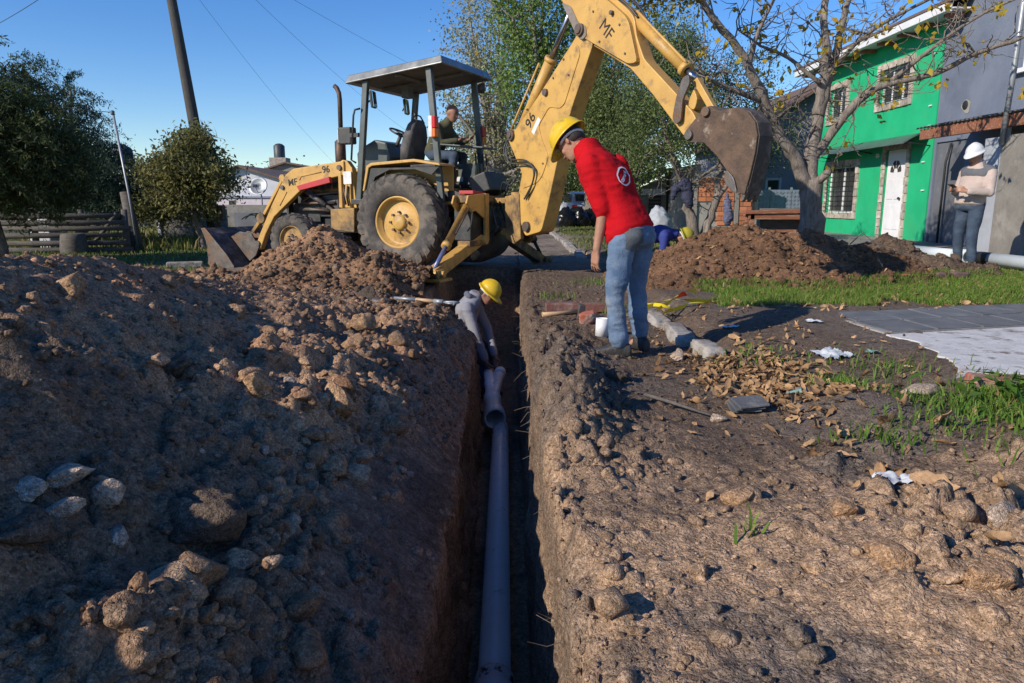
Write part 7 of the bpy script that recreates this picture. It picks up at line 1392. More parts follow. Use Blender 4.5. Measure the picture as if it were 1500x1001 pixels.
# ---- man with the phone beside the pipes
dz = -0.06
JP = dict(root=(6.74, 10.72, 0), pel=(6.74, 10.73, 1.00), chest=(6.78, 10.71, 1.37), neck=(6.78, 10.71, 1.56), head=(6.70, 10.69, 1.70), shL=(6.86, 10.54, 1.46), shR=(6.72, 10.90, 1.46), elL=(6.80, 10.42, 1.17), wrL=(6.47, 10.42, 1.19), elR=(6.66, 10.95, 1.17), wrR=(6.42, 10.66, 1.21), tipL=(6.30, 10.46, 1.235), tipR=(6.27, 10.56, 1.25), hipL=(6.78, 10.63, 0.96), hipR=(6.71, 10.82, 0.96), kneeL=(6.74, 10.61, 0.55), kneeR=(6.68, 10.84, 0.55), ankL=(6.77, 10.59, 0.17), ankR=(6.72, 10.85, 0.17), toeL=(-0.85, -0.5, 0), toeR=(-0.95, -0.3, 0))
pm, ptop, pring, pL, pinf = person("person", "stout man in beige fleece and white hard hat looking at a phone", JP, (-0.9, -0.43, 0), None, dict(top=M_BEIGE, legs=M_JEAND, top_name="fleece"), voxel=0.013, build=1.10, belly=0.07, head_up=(-0.32, -0.14, 0.93), head_fw=(-0.84, -0.40, -0.38), hat=M_HATW, seed=41, curlL=0.85, curlR=0.85, thumbL=(-0.2, 0.3, 0.9), thumbR=(-0.2, -0.3, 0.9))
b = MB(); sp_ = pinf['sp']
def yk(t, e): c, la, fo, hw, hd = pring(t, 0.180 + e, 0.112 + e); return (c, la, fo, hw, hd)
torso_loft(b, [yk(0.66, 0.024), yk(0.78, 0.026), yk(0.90, -0.004), yk(0.99, -0.06), yk(1.06, -0.085), yk(1.16, -0.09)], 22)
for s_ in 'LR': chain(b, [pinf['J']['sh' + s_] + Vector((0, 0, 0.012)), pinf['J']['sh' + s_].lerp(pinf['J']['neck'], 0.5)], [0.080, 0.07])
remesh(b, "fleece_yoke", M_CHAR, pm, 0.013, 3, 0.004, 15, 44)
ph = MB().box((0, 0, 0), (0.15, 0.075, 0.010), rot=(R(0), R(-18), R(-150))).build("phone", M_DARKL, None, 0.004); ph.location = (6.31, 10.50, 1.265); tag(ph, "dark mobile phone in the hands of the white hatted man", "phone")
# ================================================================ PROPS AND GROUND COVER
def surf(X, Y):
    X = np.atleast_1d(np.asarray(X, float)); Y = np.atleast_1d(np.asarray(Y, float)); z = top_z(X, Y); inl = X < lip_l(Y) - 0.01
    z = np.where(inl, np.maximum(z, np.where((Y > -4) & (Y < 8.4) & (X > -4.5), heap_l(X, Y), -9)), z)
    z = np.where(inl & (Y > 6.7) & (Y < 10.4), np.maximum(z, heap_m(X, Y)), z)
    z = np.where((X > 1.1) & (Y > 7.5) & (Y < 11.3), np.maximum(z, np.maximum(heap_r(X, Y), heap_k(X, Y))), z)
    return z
def sz(x, y): return float(surf(x, y)[0])
# ---- sewer pipe in the trench
M_PVC = mat("grey_pvc", (0.82, 0.80, 0.78), (0.76, 0.74, 0.72), 5, 0.28, c3=(0.16, 0.14, 0.125), s3=6, t3=(0.60, 0.75))
M_PVCM = mat("muddy_pvc", (0.62, 0.62, 0.63), (0.5, 0.5, 0.5), 6, 0.5, c3=(0.05, 0.045, 0.04), s3=16, t3=(0.53, 0.60))
M_PVCL = mat("pale_pvc", (0.84, 0.84, 0.84), (0.78, 0.78, 0.79), 5, 0.35)
PZ = -1.185
SP_ = empty("sewer_pipe", (0, 0, 0)); tag(SP_, "long grey plastic sewer pipe lying along the trench floor", "pipe")
def bell_pipe(parent, a, d, L, r, mp, mb_, bell=True):
    a = V3(a); d = V3(d).normalized(); b = MB(); b.lathe([(0.0, r * 0.93), (0.0, r * 0.985), (0.012, r), (L, r), (L, r * 0.93), (0.0, r * 0.93)], a, d, 40); b.build("pipe_barrel", mp, parent)
    return a
bell_pipe(SP_, (-0.115, 6.92, PZ), (0.030, -3.85, 0.0), 4.1, 0.080, M_PVC, M_PVCM)
SP2 = empty("sewer_pipe", (0, 0, 0)); tag(SP2, "muddy socket end of the sewer pipe nearest the viewer", "pipe")
b = MB(); b.lathe([(0.0, 0.081), (0.0, 0.097), (0.035, 0.099), (0.045, 0.093), (0.075, 0.093), (0.085, 0.099), (0.12, 0.098), (0.17, 0.086), (0.22, 0.080), (5.2, 0.080)], (-0.0845, 3.03, PZ), (0.004, -1, 0), 40); b.build("pipe_socket", M_PVCM, SP2)
# fitting held by the man in the trench
FT = empty("branch_fitting", (0, 0, 0)); tag(FT, "pale plastic branch fitting held up by the worker in the trench", "pipe fitting")
A_ = Vector((-0.165, 6.80, -1.06)); B_ = Vector((-0.27, 8.08, -0.90)); dF = (B_ - A_).normalized()
b = MB(); b.lathe([(0.25, 0.086), (0.02, 0.088), (0.0, 0.092), (0.0, 0.108), (0.03, 0.110), (0.05, 0.104), (0.09, 0.103), (0.11, 0.108), (0.16, 0.104), (0.24, 0.088), (0.42, 0.084)], A_, dF, 36); b.build("socket_mouth", M_PVC, FT)
b = MB(); b.lathe([(0.40, 0.084), (0.42, 0.092), (0.56, 0.092), (0.58, 0.080), (0.70, 0.068), (0.86, 0.058), (0.88, 0.066), (0.98, 0.066), (1.0, 0.058), (1.28, 0.058), (1.28, 0.05), (1.0, 0.05)], A_, dF, 32); b.build("fitting_body", M_PVCL, FT)
b = MB(); C0 = A_ + dF * 0.45; C1 = A_ + dF * 1.25 + Vector((0.13, 0.0, 0.03)); b.tube([C0, C0.lerp(C1, 0.3), C1], 0.055, 20); b.lathe([(0, 0.055), (0, 0.066), (0.09, 0.066), (0.09, 0.056)], C1 - (C1 - C0).normalized() * 0.09, (C1 - C0), 24); b.build("side_branch", M_PVC, FT)
# ---- shovel on the bank
SV = empty("shovel", (0, 0, 0)); tag(SV, "shovel with pale wooden shaft lying on the dark soil by the trench", "shovel")
p0 = Vector((-1.15, 6.85, sz(-1.15, 6.85) + 0.07)); p1 = Vector((-0.62, 6.62, sz(-0.64, 6.62) + 0.09)); p1.z = max(p1.z, p0.z - 0.03)
dS = (p1 - p0).normalized()
M_ASH = mat("ash_wood", (0.50, 0.34, 0.19), (0.40, 0.26, 0.14), 5, 0.6, stretch=(1, 8, 8))
MB().tube([p0 + dS * 0.22, p0.lerp(p1, 0.6), p1 - dS * 0.10], 0.019, 12).build("shaft", M_ASH, SV)
b = MB(); b.tube([p0 + dS * 0.02, p0 + dS * 0.26], [0.014, 0.022], 10); b.build("socket", M_GALV, SV)
b = MB(); b.tube([p1 - dS * 0.12, p1 - dS * 0.02], 0.023, 10); u_, v_ = frame(dS); b.tube([p1 - dS * 0.02, p1 + dS * 0.05 + u_ * 0.05, p1 + dS * 0.11 + u_ * 0.05], 0.010, 8); b.tube([p1 - dS * 0.02, p1 + dS * 0.05 - u_ * 0.05, p1 + dS * 0.11 - u_ * 0.05], 0.010, 8); b.tube([p1 + dS * 0.11 + u_ * 0.055, p1 + dS * 0.11 - u_ * 0.055], 0.013, 8); b.build("grip", M_GALV, SV)
b = MB(); G = 6; vs = []
for i in range(G + 1):
    t = i / G; w_ = 0.10 * (1 - 0.9 * max(0, t - 0.6) ** 1.2 / 0.4 ** 1.2 * 0.9)
    for k in range(5): q = (k - 2) / 2; vs.append(p0 - dS * (0.27 * t) + u_ * (w_ * q) + v_ * (0.03 * q * q - 0.03 * t + 0.02))
b.add(vs, [(i * 5 + k, i * 5 + k + 1, i * 5 + 6 + k, i * 5 + 5 + k) for i in range(G) for k in range(4)], True); bl = b.build("blade", M_STEEL, SV); bl.modifiers.new("thick", 'SOLIDIFY').thickness = 0.004
# ---- tools and bits on the sunny edge
HM = empty("hammer", (0, 0, 0)); tag(HM, "club hammer with wooden handle lying beside the trench edge", "hammer")
hz = sz(0.45, 6.38) + 0.06; MB().tube([(0.27, 6.33, hz + 0.01), (0.40, 6.36, hz + 0.015), (0.60, 6.42, hz + 0.03)], [0.022, 0.018, 0.017], 10).build("handle", M_ASH, HM); MB().box((0.62, 6.42, hz + 0.02), (0.06, 0.065, 0.14), rot=(0.1, 0.12, 0.2)).build("hammer_head", M_STEEL, HM, 0.008)
tag(MB().box((0.62, 6.78, sz(0.62, 6.78) + 0.055), (0.60, 0.10, 0.08), rot=(0.02, 0.01, 0.06)).build("short_plank", mat("dull_red_plank", (0.20, 0.085, 0.065), (0.14, 0.06, 0.05), 5, 0.85, bump=0.4, c3=(0.26, 0.17, 0.14), s3=6), None, 0.006), "short dull red plank lying behind the hammer", "plank")
M_REDB = mat("red_brick", (0.42, 0.13, 0.075), (0.30, 0.09, 0.055), 8, 0.9, bump=0.6, bscale=40, c3=(0.36, 0.30, 0.26), s3=6, t3=(0.5, 0.64))
big_clod(3, 0.66, 6.18, sz(0.66, 6.18) + 0.05, (0.20, 0.14, 0.14), 0.4, M_REDB, "brick_piece", "broken red brick under the hammer head", "brick")
b = MB(); cz0 = sz(0.70, 5.52); b.lathe([(0.0, 0.005), (0.0, 0.050), (0.14, 0.050), (0.14, 0.046), (0.13, 0.045), (0.125, 0.005)], (0.70, 5.52, cz0 + 0.01), (0.05, 0.02, 1), 28); tag(b.build("white_can", M_WHITE), "small white can standing beside the jeans of the red worker", "can")
# yellow tape tangle
M_TAPE = mat("yellow_tape", (0.70, 0.58, 0.02), (0.62, 0.50, 0.03), 9, 0.35); M_TAPER = mat("red_tape", (0.62, 0.05, 0.02), rough=0.4)
TP = empty("barrier_tape", (0, 0, 0)); tag(TP, "tangled yellow barrier tape on the kerb", "tape")
def ribbon(pts, w, parent, m, name):
    P_ = [V3(p) for p in pts]; out = []
    for i in range(len(P_) - 1):
        a = P_[max(i - 1, 0)]; q = P_[i]; c = P_[i + 1]; d_ = P_[min(i + 2, len(P_) - 1)]
        for j_ in range(5): t = j_ / 5; out.append(0.5 * ((2 * q) + (c - a) * t + (2 * a - 5 * q + 4 * c - d_) * t * t + (3 * q - a - 3 * c + d_) * t ** 3))
    vs = []
    for i, p in enumerate(out):
        a = 0.6 * math.sin(i * 0.45) + 0.5; n_ = Vector((0.3 * math.cos(i * 0.3), -math.cos(a) * 0.7, math.sin(a))).normalized(); vs += [p + n_ * w / 2, p - n_ * w / 2]
    MB().add(vs, [(2 * i, 2 * i + 1, 2 * i + 3, 2 * i + 2) for i in range(len(out) - 1)], True).build(name, m, parent)
tz = 0.13
ribbon([(1.02, 6.25, 0.08), (1.2, 6.3, tz), (1.42, 6.42, tz + 0.05), (1.66, 6.5, tz + 0.03), (1.86, 6.62, tz)], 0.05, TP, M_TAPE, "tape_strip")
ribbon([(1.25, 6.15, tz), (1.38, 6.3, tz + 0.03), (1.5, 6.5, tz + 0.07), (1.70, 6.7, tz + 0.10), (1.78, 6.9, tz + 0.02)], 0.045, TP, M_TAPE, "tape_strip"); ribbon([(1.30, 6.1, tz - 0.02), (1.5, 6.2, tz + 0.02), (1.6, 6.35, tz + 0.03), (1.9, 6.45, tz + 0.02)], 0.04, TP, M_TAPE, "tape_strip"); ribbon([(1.22, 6.45, tz), (1.30, 6.2, tz + 0.03), (1.42, 6.1, tz)], 0.035, TP, M_TAPE, "tape_strip"); ribbon([(1.49, 6.45, tz + 0.07), (1.56, 6.5, tz + 0.09), (1.62, 6.53, tz + 0.07)], 0.055, TP, M_TAPER, "red_end")
# near kerb stones
for k, (x, y, L_, rz, lb) in enumerate(((1.37, 4.93, 0.40, 0.05, "chipped kerb stone nearest the viewer beside the leaf litter"), (1.31, 5.52, 0.72, -0.05, "long kerb stone next to the shadow of the red worker"), (1.27, 6.30, 0.70, 0.03, "kerb stone under the yellow tape"))):
    o = rough_box("kerb_stone", (0.17, L_, 0.16), M_KERB, None, 0.022, 60 + k, 11); o.location = (x, y, -0.005); o.rotation_euler = (random.uniform(-.03, .03), random.uniform(-.05, .05), rz); tag(o, lb, "kerb stone", "near kerb stones")
# flagstone path and pale apron
PA = empty("flagstone_path", (0, 0, 0)); PA["kind"] = "structure"; M_FLAG = mat("grey_flagstone", (0.10, 0.108, 0.115), (0.155, 0.16, 0.165), 3, 0.75, bump=0.25, bscale=25, c3=(0.21, 0.205, 0.20), s3=2.5, t3=(0.52, 0.7), obj_rand=0.12)
o0 = Vector((2.86, 5.33, 0.0)); e1 = Vector((0.965, 0.262, 0)); e2 = Vector((-0.06, 0.99, 0))
MB().prism([(-0.02, -0.02), (5.2, -0.02), (5.2, 0.96), (-0.02, 0.96)], (o0, e1, e2, (0, 0, 1)), -0.1, 0.074).build("path_bed", M_CONC, PA)
for r_ in range(2):
    x = 0.0
    while x < 4.8:
        w_ = random.uniform(0.36, 0.56); y0 = r_ * 0.48; q = lambda: random.uniform(0, 0.03)
        MB().prism([(x + q() * 0.4, y0 + q()), (x + w_ - 0.006 - q() * 0.4, y0 + q()), (x + w_ - 0.006 - q() * 0.4, y0 + 0.47 - q() * 0.4), (x + q() * 0.4, y0 + 0.47 - q() * 0.4)], (o0, e1, e2, (0, 0, 1)), 0.07, 0.082 + random.uniform(0, 0.007)).build("flagstone", M_FLAG, PA, 0.004, segs=1); x += w_
MB().prism([(-0.06, 0.0), (-0.02, 0.0), (-0.02, 0.96), (-0.06, 0.96)], (o0, e1, e2, (0, 0, 1)), -0.1, 0.078).build("path_edge", M_KERB, PA)
M_APR = mat("pale_concrete", (0.60, 0.595, 0.58), (0.47, 0.46, 0.445), 6, 0.9, bump=0.35, bscale=40, c3=(0.17, 0.135, 0.105), s3=7, t3=(0.54, 0.66))
pts = [(2.92, 5.30), (4.6, 5.74), (6.0, 6.1), (6.0, 4.6), (4.2, 4.15), (3.0, 4.02), (2.75, 4.06), (2.56, 4.02)]; edge = []
for k in range(70):
    t = k / 69; y_ = 4.04 + 1.22 * t; x_ = 2.60 + 0.17 * math.sin(t * 2.6) + 0.10 * float(fbm(np.array([t * 5.0]), np.array([0.3]), oct=4, seed=771, gain=0.65)[0]) + 0.12 * t; edge.append((x_, y_ + 0.004 * math.sin(k * 1.7)))
b = MB(); b.prism(pts + edge, ((0, 0, 0), (1, 0, 0), (0, 1, 0), (0, 0, 1)), -0.05, 0.076); ap = b.build("concrete_apron", M_APR, None, 0.01); ap["kind"] = "structure"
# brick edging on the verge
BE = empty("brick_edging", (0, 0, 0)); tag(BE, "row of old bricks edging the grass in front of the brown heap", "brick edging")
for k in range(7):
    t = k / 6; x = 4.1 + 1.62 * t; y = 8.72 + 0.44 * t; m_ = (M_REDB, M_KERB, M_REDB, M_REDB, M_REDB, mat("dark_brick", (0.13, 0.085, 0.075), (0.20, 0.12, 0.10), 7, 0.9, bump=0.5), MATS.get("dark_brick"))[k]
    o = rough_box("brick", (0.25 if k != 1 else 0.16, 0.12, 0.11), m_, BE, 0.012, 70 + k, 7, 14.0); o.location = (x, y, 0.11); o.rotation_euler = (random.uniform(-.05, .05), random.uniform(-.06, .06), 0.26 + random.uniform(-.06, .06))
# white sewer pipes stacked along the wall
M_PIPEW = mat("white_pipe", (0.62, 0.68, 0.72), (0.55, 0.61, 0.65), 4, 0.35, c3=(0.40, 0.40, 0.38), s3=5, t3=(0.62, 0.75))
for k, (a, c, lb) in enumerate((((7.10, 12.75, 0.19), (7.2, 11.35, 0.19), "white plastic pipe on the ground left of the white hatted man"), ((7.22, 11.20, 0.19), (7.42, 7.6, 0.19), "white plastic pipe on the ground behind the white hatted man"))):
    w = empty("white_pipe", (0, 0, 0)); tag(w, lb, "pipe", "white pipes along the wall"); a = V3(a); c = V3(c); d = (c - a); L_ = d.length
    b = MB(); b.lathe([(0, 0.09), (0, 0.098), (L_, 0.098), (L_, 0.09), (0, 0.09)], a, d, 28); b.build("pipe_barrel", M_PIPEW, w)
    b = MB()
    if k == 0: b.lathe([(L_ - 0.30, 0.099), (L_ - 0.24, 0.118), (L_ - 0.04, 0.118), (L_, 0.112), (L_, 0.1)], a, d, 28); b.build("pipe_socket", M_PIPEW, w)
    else: b.lathe([(0.10, 0.1005), (0.34, 0.1005)], a, d, 28); b.build("dark_band", M_DARKL, w)
# jackets
def jacket(name, chains, m, label, vox=0.015, fold=0.032, seed=0):
    b = MB()
    for pts_, rs_ in chains: chain(b, pts_, rs_, 12)
    o = remesh(b, name, m, None, vox, 2, fold, 13, seed); return tag(o, label, "jacket", "jackets left by the workers")
M_NAVY = mat("navy_cloth", (0.022, 0.026, 0.055), (0.038, 0.042, 0.08), 6, 0.85, bump=0.4, bscale=40)
jacket("hung_jacket", [(((3.72, 15.82, 1.45), (3.80, 15.80, 1.15), (3.84, 15.80, 0.98)), (0.10, 0.13, 0.08)), (((3.66, 15.82, 1.40), (3.52, 15.84, 1.28), (3.48, 15.84, 1.12)), (0.08, 0.07, 0.05))], M_NAVY, "bundled navy jacket stuffed in the fork of the left trunk", seed=51)
jacket("hung_jacket", [(((4.66, 15.90, 1.20), (4.70, 15.88, 0.95), (4.72, 15.88, 0.72), (4.72, 15.88, 0.60)), (0.04, 0.085, 0.10, 0.06))], mat("navy_print", (0.05, 0.055, 0.12), (0.14, 0.15, 0.22), 30, 0.85), "long patterned navy jacket hanging from the right trunk", seed=52)
ST = tag(MB().tube([(7.36, 10.1, -0.05), (7.36, 10.1, 1.35)], 0.025, 8).build("stake", M_LOG), "wooden stake carrying a jacket at the right picture edge", "stake")
jk = jacket("hung_jacket", [(((7.33, 10.05, 1.25), (7.30, 10.02, 0.95), (7.27, 10.0, 0.62)), (0.07, 0.12, 0.11)), (((7.30, 9.98, 1.2), (7.20, 9.95, 0.9), (7.16, 9.95, 0.55)), (0.05, 0.055, 0.06))], mat("teal_cloth", (0.02, 0.10, 0.13), (0.03, 0.07, 0.10), 3, 0.85), "teal and maroon jacket hanging at the right picture edge", seed=53)
b = MB(); chain(b, [(7.30, 9.92, 1.1), (7.29, 9.90, 0.85), (7.28, 9.90, 0.68)], [0.04, 0.055, 0.045]); remesh(b, "maroon_panel", mat("maroon_cloth", (0.20, 0.012, 0.045), (0.15, 0.01, 0.035), 4, 0.85), jk, 0.016, 3, 0.006, 15, 54)
# ---- small litter
M_SLATE = mat("dark_slate", (0.075, 0.08, 0.088), (0.11, 0.115, 0.12), 6, 0.8, bump=0.3, c3=(0.18, 0.175, 0.165), s3=8)
SL = empty("slate_pieces", (0, 0, 0)); tag(SL, "small stack of dark broken slate on the trampled soil", "slate")
for k in range(3): MB().prism([(-0.08, -0.06), (0.07, -0.07), (0.085, 0.05), (-0.07, 0.065)], ((1.18 + 0.01 * k, 3.52 - 0.012 * k, sz(1.18, 3.52) + 0.02 + 0.016 * k), (1, 0.1 * k, 0.08), (-0.1 * k, 1, 0.12), (0, 0, 1)), 0, 0.011).build("slate", M_SLATE, SL, 0.002, segs=1)
def crumple(name, x, y, s, m, label, cat, seed, h=0.4):
    n = 26; g = np.linspace(-1, 1, n); X, Y = np.meshgrid(g, g); Z = h * np.abs(fbm(X * 1.6 + seed, Y * 1.6, oct=4, seed=seed, gain=0.6)) * 1.4
    rr = np.hypot(X, Y); lim = 0.75 + 0.35 * fbm(np.arctan2(Y, X) * 1.5 + seed, rr * 0, oct=2, seed=seed + 1); keep = rr < lim; Zs = top_z(x + X * s[0], y + Y * s[1])
    V = np.stack([x + X.ravel() * s[0], y + Y.ravel() * s[1], (Zs + 0.012 + Z * s[2]).ravel()], 1); i = (np.arange(n - 1)[:, None] * n + np.arange(n - 1)[None, :]); ok = keep[:-1, :-1] & keep[1:, 1:]; i = i[ok]
    F = np.stack([i, i + 1, i + 1 + n, i + n], -1); u = np.unique(F); mp = np.full(n * n, -1); mp[u] = np.arange(len(u)); return tag(np_mesh(name, V[u], mp[F], m, smooth=False), label, cat)
M_PLW = mat("white_plastic", (0.60, 0.63, 0.64), (0.48, 0.52, 0.54), 8, 0.4); M_PLG = mat("green_plastic", (0.16, 0.27, 0.24), (0.24, 0.36, 0.33), 8, 0.35)
crumple("plastic_bag", 2.15, 4.70, (0.15, 0.16, 0.10), M_PLW, "crumpled white plastic bag by the pale apron", "plastic bag", 701); crumple("plastic_scrap", 1.60, 3.72, (0.15, 0.09, 0.09), M_PLG, "crumpled green plastic scrap among the leaves", "plastic", 702); crumple("plastic_scrap", 2.42, 4.72, (0.06, 0.05, 0.06), M_PLG, "tiny turquoise plastic scrap beside the white bag", "plastic", 703); crumple("torn_paper", 1.42, 2.48, (0.11, 0.05, 0.05), M_PLW, "torn whitish paper scrap on the dark soil", "paper", 704); crumple("torn_paper", 1.72, 5.55, (0.10, 0.05, 0.04), M_PLW, "white scrap lying by the shadow of the red worker", "paper", 705); crumple("torn_paper", 2.45, 5.75, (0.10, 0.05, 0.04), M_PLW, "white scrap lying on the bare verge", "paper", 706)
big_clod(5, 2.24, 3.80, sz(2.24, 3.8) + 0.03, (0.22, 0.12, 0.08), 0.2, M_PALE, "rubble_piece", "pale rubble lump beside the grass clump", "rubble"); MB_ = MB().box((2.62, 3.78, sz(2.62, 3.78) + 0.03), (0.26, 0.12, 0.06), rot=(0.05, 0.1, -0.1)); tag(MB_.build("brick_piece", M_REDB, None, 0.012), "half buried red brick in the grass clump", "brick")
tag(MB().tube([(0.70, 3.66, sz(0.70, 3.66) + 0.03), (0.80, 3.52, sz(0.80, 3.52) + 0.04), (0.92, 3.40, sz(0.92, 3.40) + 0.03), (1.03, 3.34, sz(1.03, 3.34) + 0.012)], [0.010, 0.009, 0.006, 0.003], 7).build("stick", M_LOG), "thin bent stick lying on the trampled soil", "stick")
for k in range(3):
    x, y = 4.15 + k * 0.25, 9.3 + 0.1 * k; z = sz(x, y); MB_ = MB().tube([(x, y, z + 0.02), (x + 0.12, y - 0.05, z + 0.12 * (k == 1) + 0.05), (x + 0.3, y - 0.1, z + 0.02)], [0.008, 0.007, 0.003], 6); tag(MB_.build("stick", M_LOG), ("left dry stick of three on the brown soil heap", "middle dry stick of three, arched over the brown soil heap", "right dry stick of three on the brown soil heap")[k], "stick", "sticks on the brown heap")
# roots poking out of the sunny trench edge
b = MB()
for k in range(34):
    y = random.uniform(1.6, 8.0); x = float(lip_r(np.array([y]))[0]) + 0.01; z = -random.uniform(0.02, 0.45); L_ = random.uniform(0.04, 0.13) * (1.4 if random.random() < 0.2 else 1); a = random.gauss(0, 0.7)
    p = Vector((x, y, z)); d = Vector((-1, a * 0.6, random.gauss(-0.2, 0.5))).normalized(); b.tube([p, p + d * L_ * 0.5 + Vector((0, 0, random.gauss(0, .01))), p + d * L_ + Vector((0, random.gauss(0, .02), random.gauss(-0.01, .02)))], [0.0019, 0.0014, 0.0008], 4, cap=False)
o = b.build("trench_roots", mat("dry_root", (0.20, 0.145, 0.10), rough=0.9)); o["kind"] = "stuff"; o["label"] = "thin dry roots sticking out of the trench wall"
# ---- big clods and stones of the shaded bank
BIG = ((-0.86, 1.90, (0.30, 0.20, 0.20), M_CLODD, "large dark clod in the foreground of the shaded bank", "clod"), (-1.06, 1.79, (0.125, 0.09, 0.08), M_PALE, "largest pale stone of the group on the bank", "stone"), (-1.09, 1.64, (0.115, 0.07, 0.055), M_PALE, "flat pale stone at the left of the stone group", "stone"), (-1.01, 1.70, (0.11, 0.06, 0.055), M_PALE, "pointed pale stone below the largest pale stone", "stone"), (-1.16, 1.77, (0.11, 0.08, 0.07), M_PALE, "rounded pale stone behind the stone group", "stone"), (-1.18, 1.66, (0.08, 0.07, 0.05), M_PALE, "pale stone at the far left of the stone group", "stone"), (-1.04, 2.82, (0.12, 0.10, 0.15), M_CLODT, "upright tan clod catching the sun on the bank", "clod"), (-0.80, 3.14, (0.22, 0.20, 0.18), M_CLODT, "big tan clod on the trench lip, upper one", "clod"), (-0.70, 2.70, (0.15, 0.13, 0.12), M_CLODT, "big tan clod on the trench lip, lower one", "clod"), (-1.83, 2.95, (0.20, 0.14, 0.11), M_CLODT, "broad sunlit clod on the crest of the bank", "clod"), (-1.10, 1.50, (0.16, 0.12, 0.09), M_CLODD, "dark clod at the left edge of the bank", "clod"), (-1.39, 2.84, (0.20, 0.14, 0.12), M_CLODD, "dark clod half way up the bank", "clod"), (-1.05, 5.0, (0.22, 0.2, 0.2), M_CLODT, "tan clod below the shovel", "clod"), (-0.95, 4.2, (0.2, 0.16, 0.16), M_CLODT, "tan clod on the middle of the trench lip", "clod"), (-1.42, 7.0, (0.30, 0.22, 0.18), M_CLODD, "dark clod at the shovel blade", "clod"),
       (1.15, 1.58, (0.15, 0.12, 0.09), M_CLODT, "large tan clod in the right foreground", "clod"), (0.98, 1.72, (0.12, 0.09, 0.07), M_CLODT, "tan clod left of the large foreground clod", "clod"), (1.05, 2.12, (0.10, 0.08, 0.07), M_CLODT, "tan clod behind the leaf on the foreground hump", "clod"), (0.78, 2.30, (0.11, 0.09, 0.08), M_CLODT, "small tan clod on the sunny trench side", "clod"), (1.47, 2.02, (0.12, 0.1, 0.08), M_PALE, "greyish stone at the right edge of the hump", "stone"), (0.60, 4.05, (0.15, 0.12, 0.12), M_CLODD, "dark clod on the berm at the trench edge", "clod"), (1.12, 4.72, (0.12, 0.10, 0.09), M_PALE, "grey stone near the end of the kerb", "stone"), (1.0, 3.35, (0.08, 0.06, 0.05), M_PALE, "small pale stone on the trampled soil", "stone"))
for k, (x, y, s_, m_, lb, ct) in enumerate(BIG): big_clod(k, x, y, sz(x, y) + s_[2] * 0.22, s_, k * 1.7, m_, ct, lb, ct, "clods and stones that stand out", ry=0.2 * math.sin(k))
# ---- fallen leaves
def leaf_mesh(seed):
    r_ = random.Random(seed); n = 7; vs = []; fs = []; curl = r_.choice((-0.4, 0.1, 0.3, 0.6, 1.0, 1.6)); tw = r_.uniform(-1.0, 1.0); wd = r_.uniform(0.6, 1.35); tear = r_.random()
    for i in range(n):
        t = i / (n - 1); w_ = 0.24 * wd * math.sin(math.pi * (0.06 + 0.90 * t)) ** r_.uniform(0.65, 1.0) * (1 - 0.3 * t) * r_.uniform(0.85, 1.1); x = t - 0.5; z = 0.16 * curl * (x * x * 2) + 0.035 * r_.gauss(0, 1); cu = 0.10 * curl; a = tw * x
        for q in (-1, -0.5, 0, 0.5, 1): vs.append((x, w_ * q * math.cos(a), z + cu * q * q * (0.5 + 0.5 * w_ / 0.24) + w_ * q * math.sin(a) + 0.025 * r_.gauss(0, 1)))
    for i in range(n - 1):
        for k in range(4): fs.append((i * 5 + k, i * 5 + k + 1, i * 5 + 6 + k, i * 5 + 5 + k))
    return np.array(vs), np.array(fs)
LM = [leaf_mesh(k) for k in range(24)]
M_DLEAF = mat("dry_leaf", (0.43, 0.27, 0.14), (0.31, 0.18, 0.085), 9, 0.75, bump=0.3, bscale=30, obj_rand=0.4)
M_DLEAFV = vcol_mat("dry_leaf_litter", 0.75, 0.0, 1, 0.2, 30.0, trans=0.15)
LME = []
for V_, F_ in LM:
    o = np_mesh("fallen_leaf", V_, F_, M_DLEAF, smooth=True); LME.append(o.data); bpy.data.objects.remove(o)
def leaf_spots(n, fn):
    out = []
    while len(out) < n:
        x, y = fn()
        if x > 0.18: out.append((x, y))
    return out
zones = [(70, lambda: (random.gauss(1.50, 0.22), random.gauss(4.15, 0.40))), (26, lambda: (random.uniform(1.35, 2.2), random.uniform(2.0, 3.3))), (26, lambda: (random.uniform(1.5, 2.8), random.uniform(3.2, 4.6))), (18, lambda: (random.uniform(0.4, 1.6), random.uniform(1.6, 4.5))), (22, lambda: (random.uniform(1.0, 2.2), random.uniform(4.8, 7.0)))]
gl = ("dry brown leaf in the litter beside the near kerb", "large curled brown leaf on the dark soil at the right", "brown leaf lying round the rubble and grass clump", "single brown leaf on the bare soil near the trench", "brown leaf on the bare verge before the grass")
for zi, (n_, fn) in enumerate(zones):
    for k, (x, y) in enumerate(leaf_spots(n_, fn)):
        o = bpy.data.objects.new("fallen_leaf", LME[(k + zi) % len(LME)]); COL.objects.link(o); s_ = random.choice((random.uniform(0.05, 0.08), random.uniform(0.07, 0.12))) * (1.3 if zi == 1 else 1); o.scale = (s_, s_ * random.uniform(0.8, 1.2), s_)
        o.location = (x, y, sz(x, y) + 0.012 + (0.03 * random.random() if zi == 0 else 0.004)); o.rotation_euler = (random.gauss(0, 0.35), random.gauss(0, 0.35), random.uniform(0, 6.28)); tag(o, gl[zi], "leaf", ("leaf litter by the kerb", "large leaves on the dark soil", "leaves by the rubble", "scattered single leaves", "leaves on the verge")[zi])
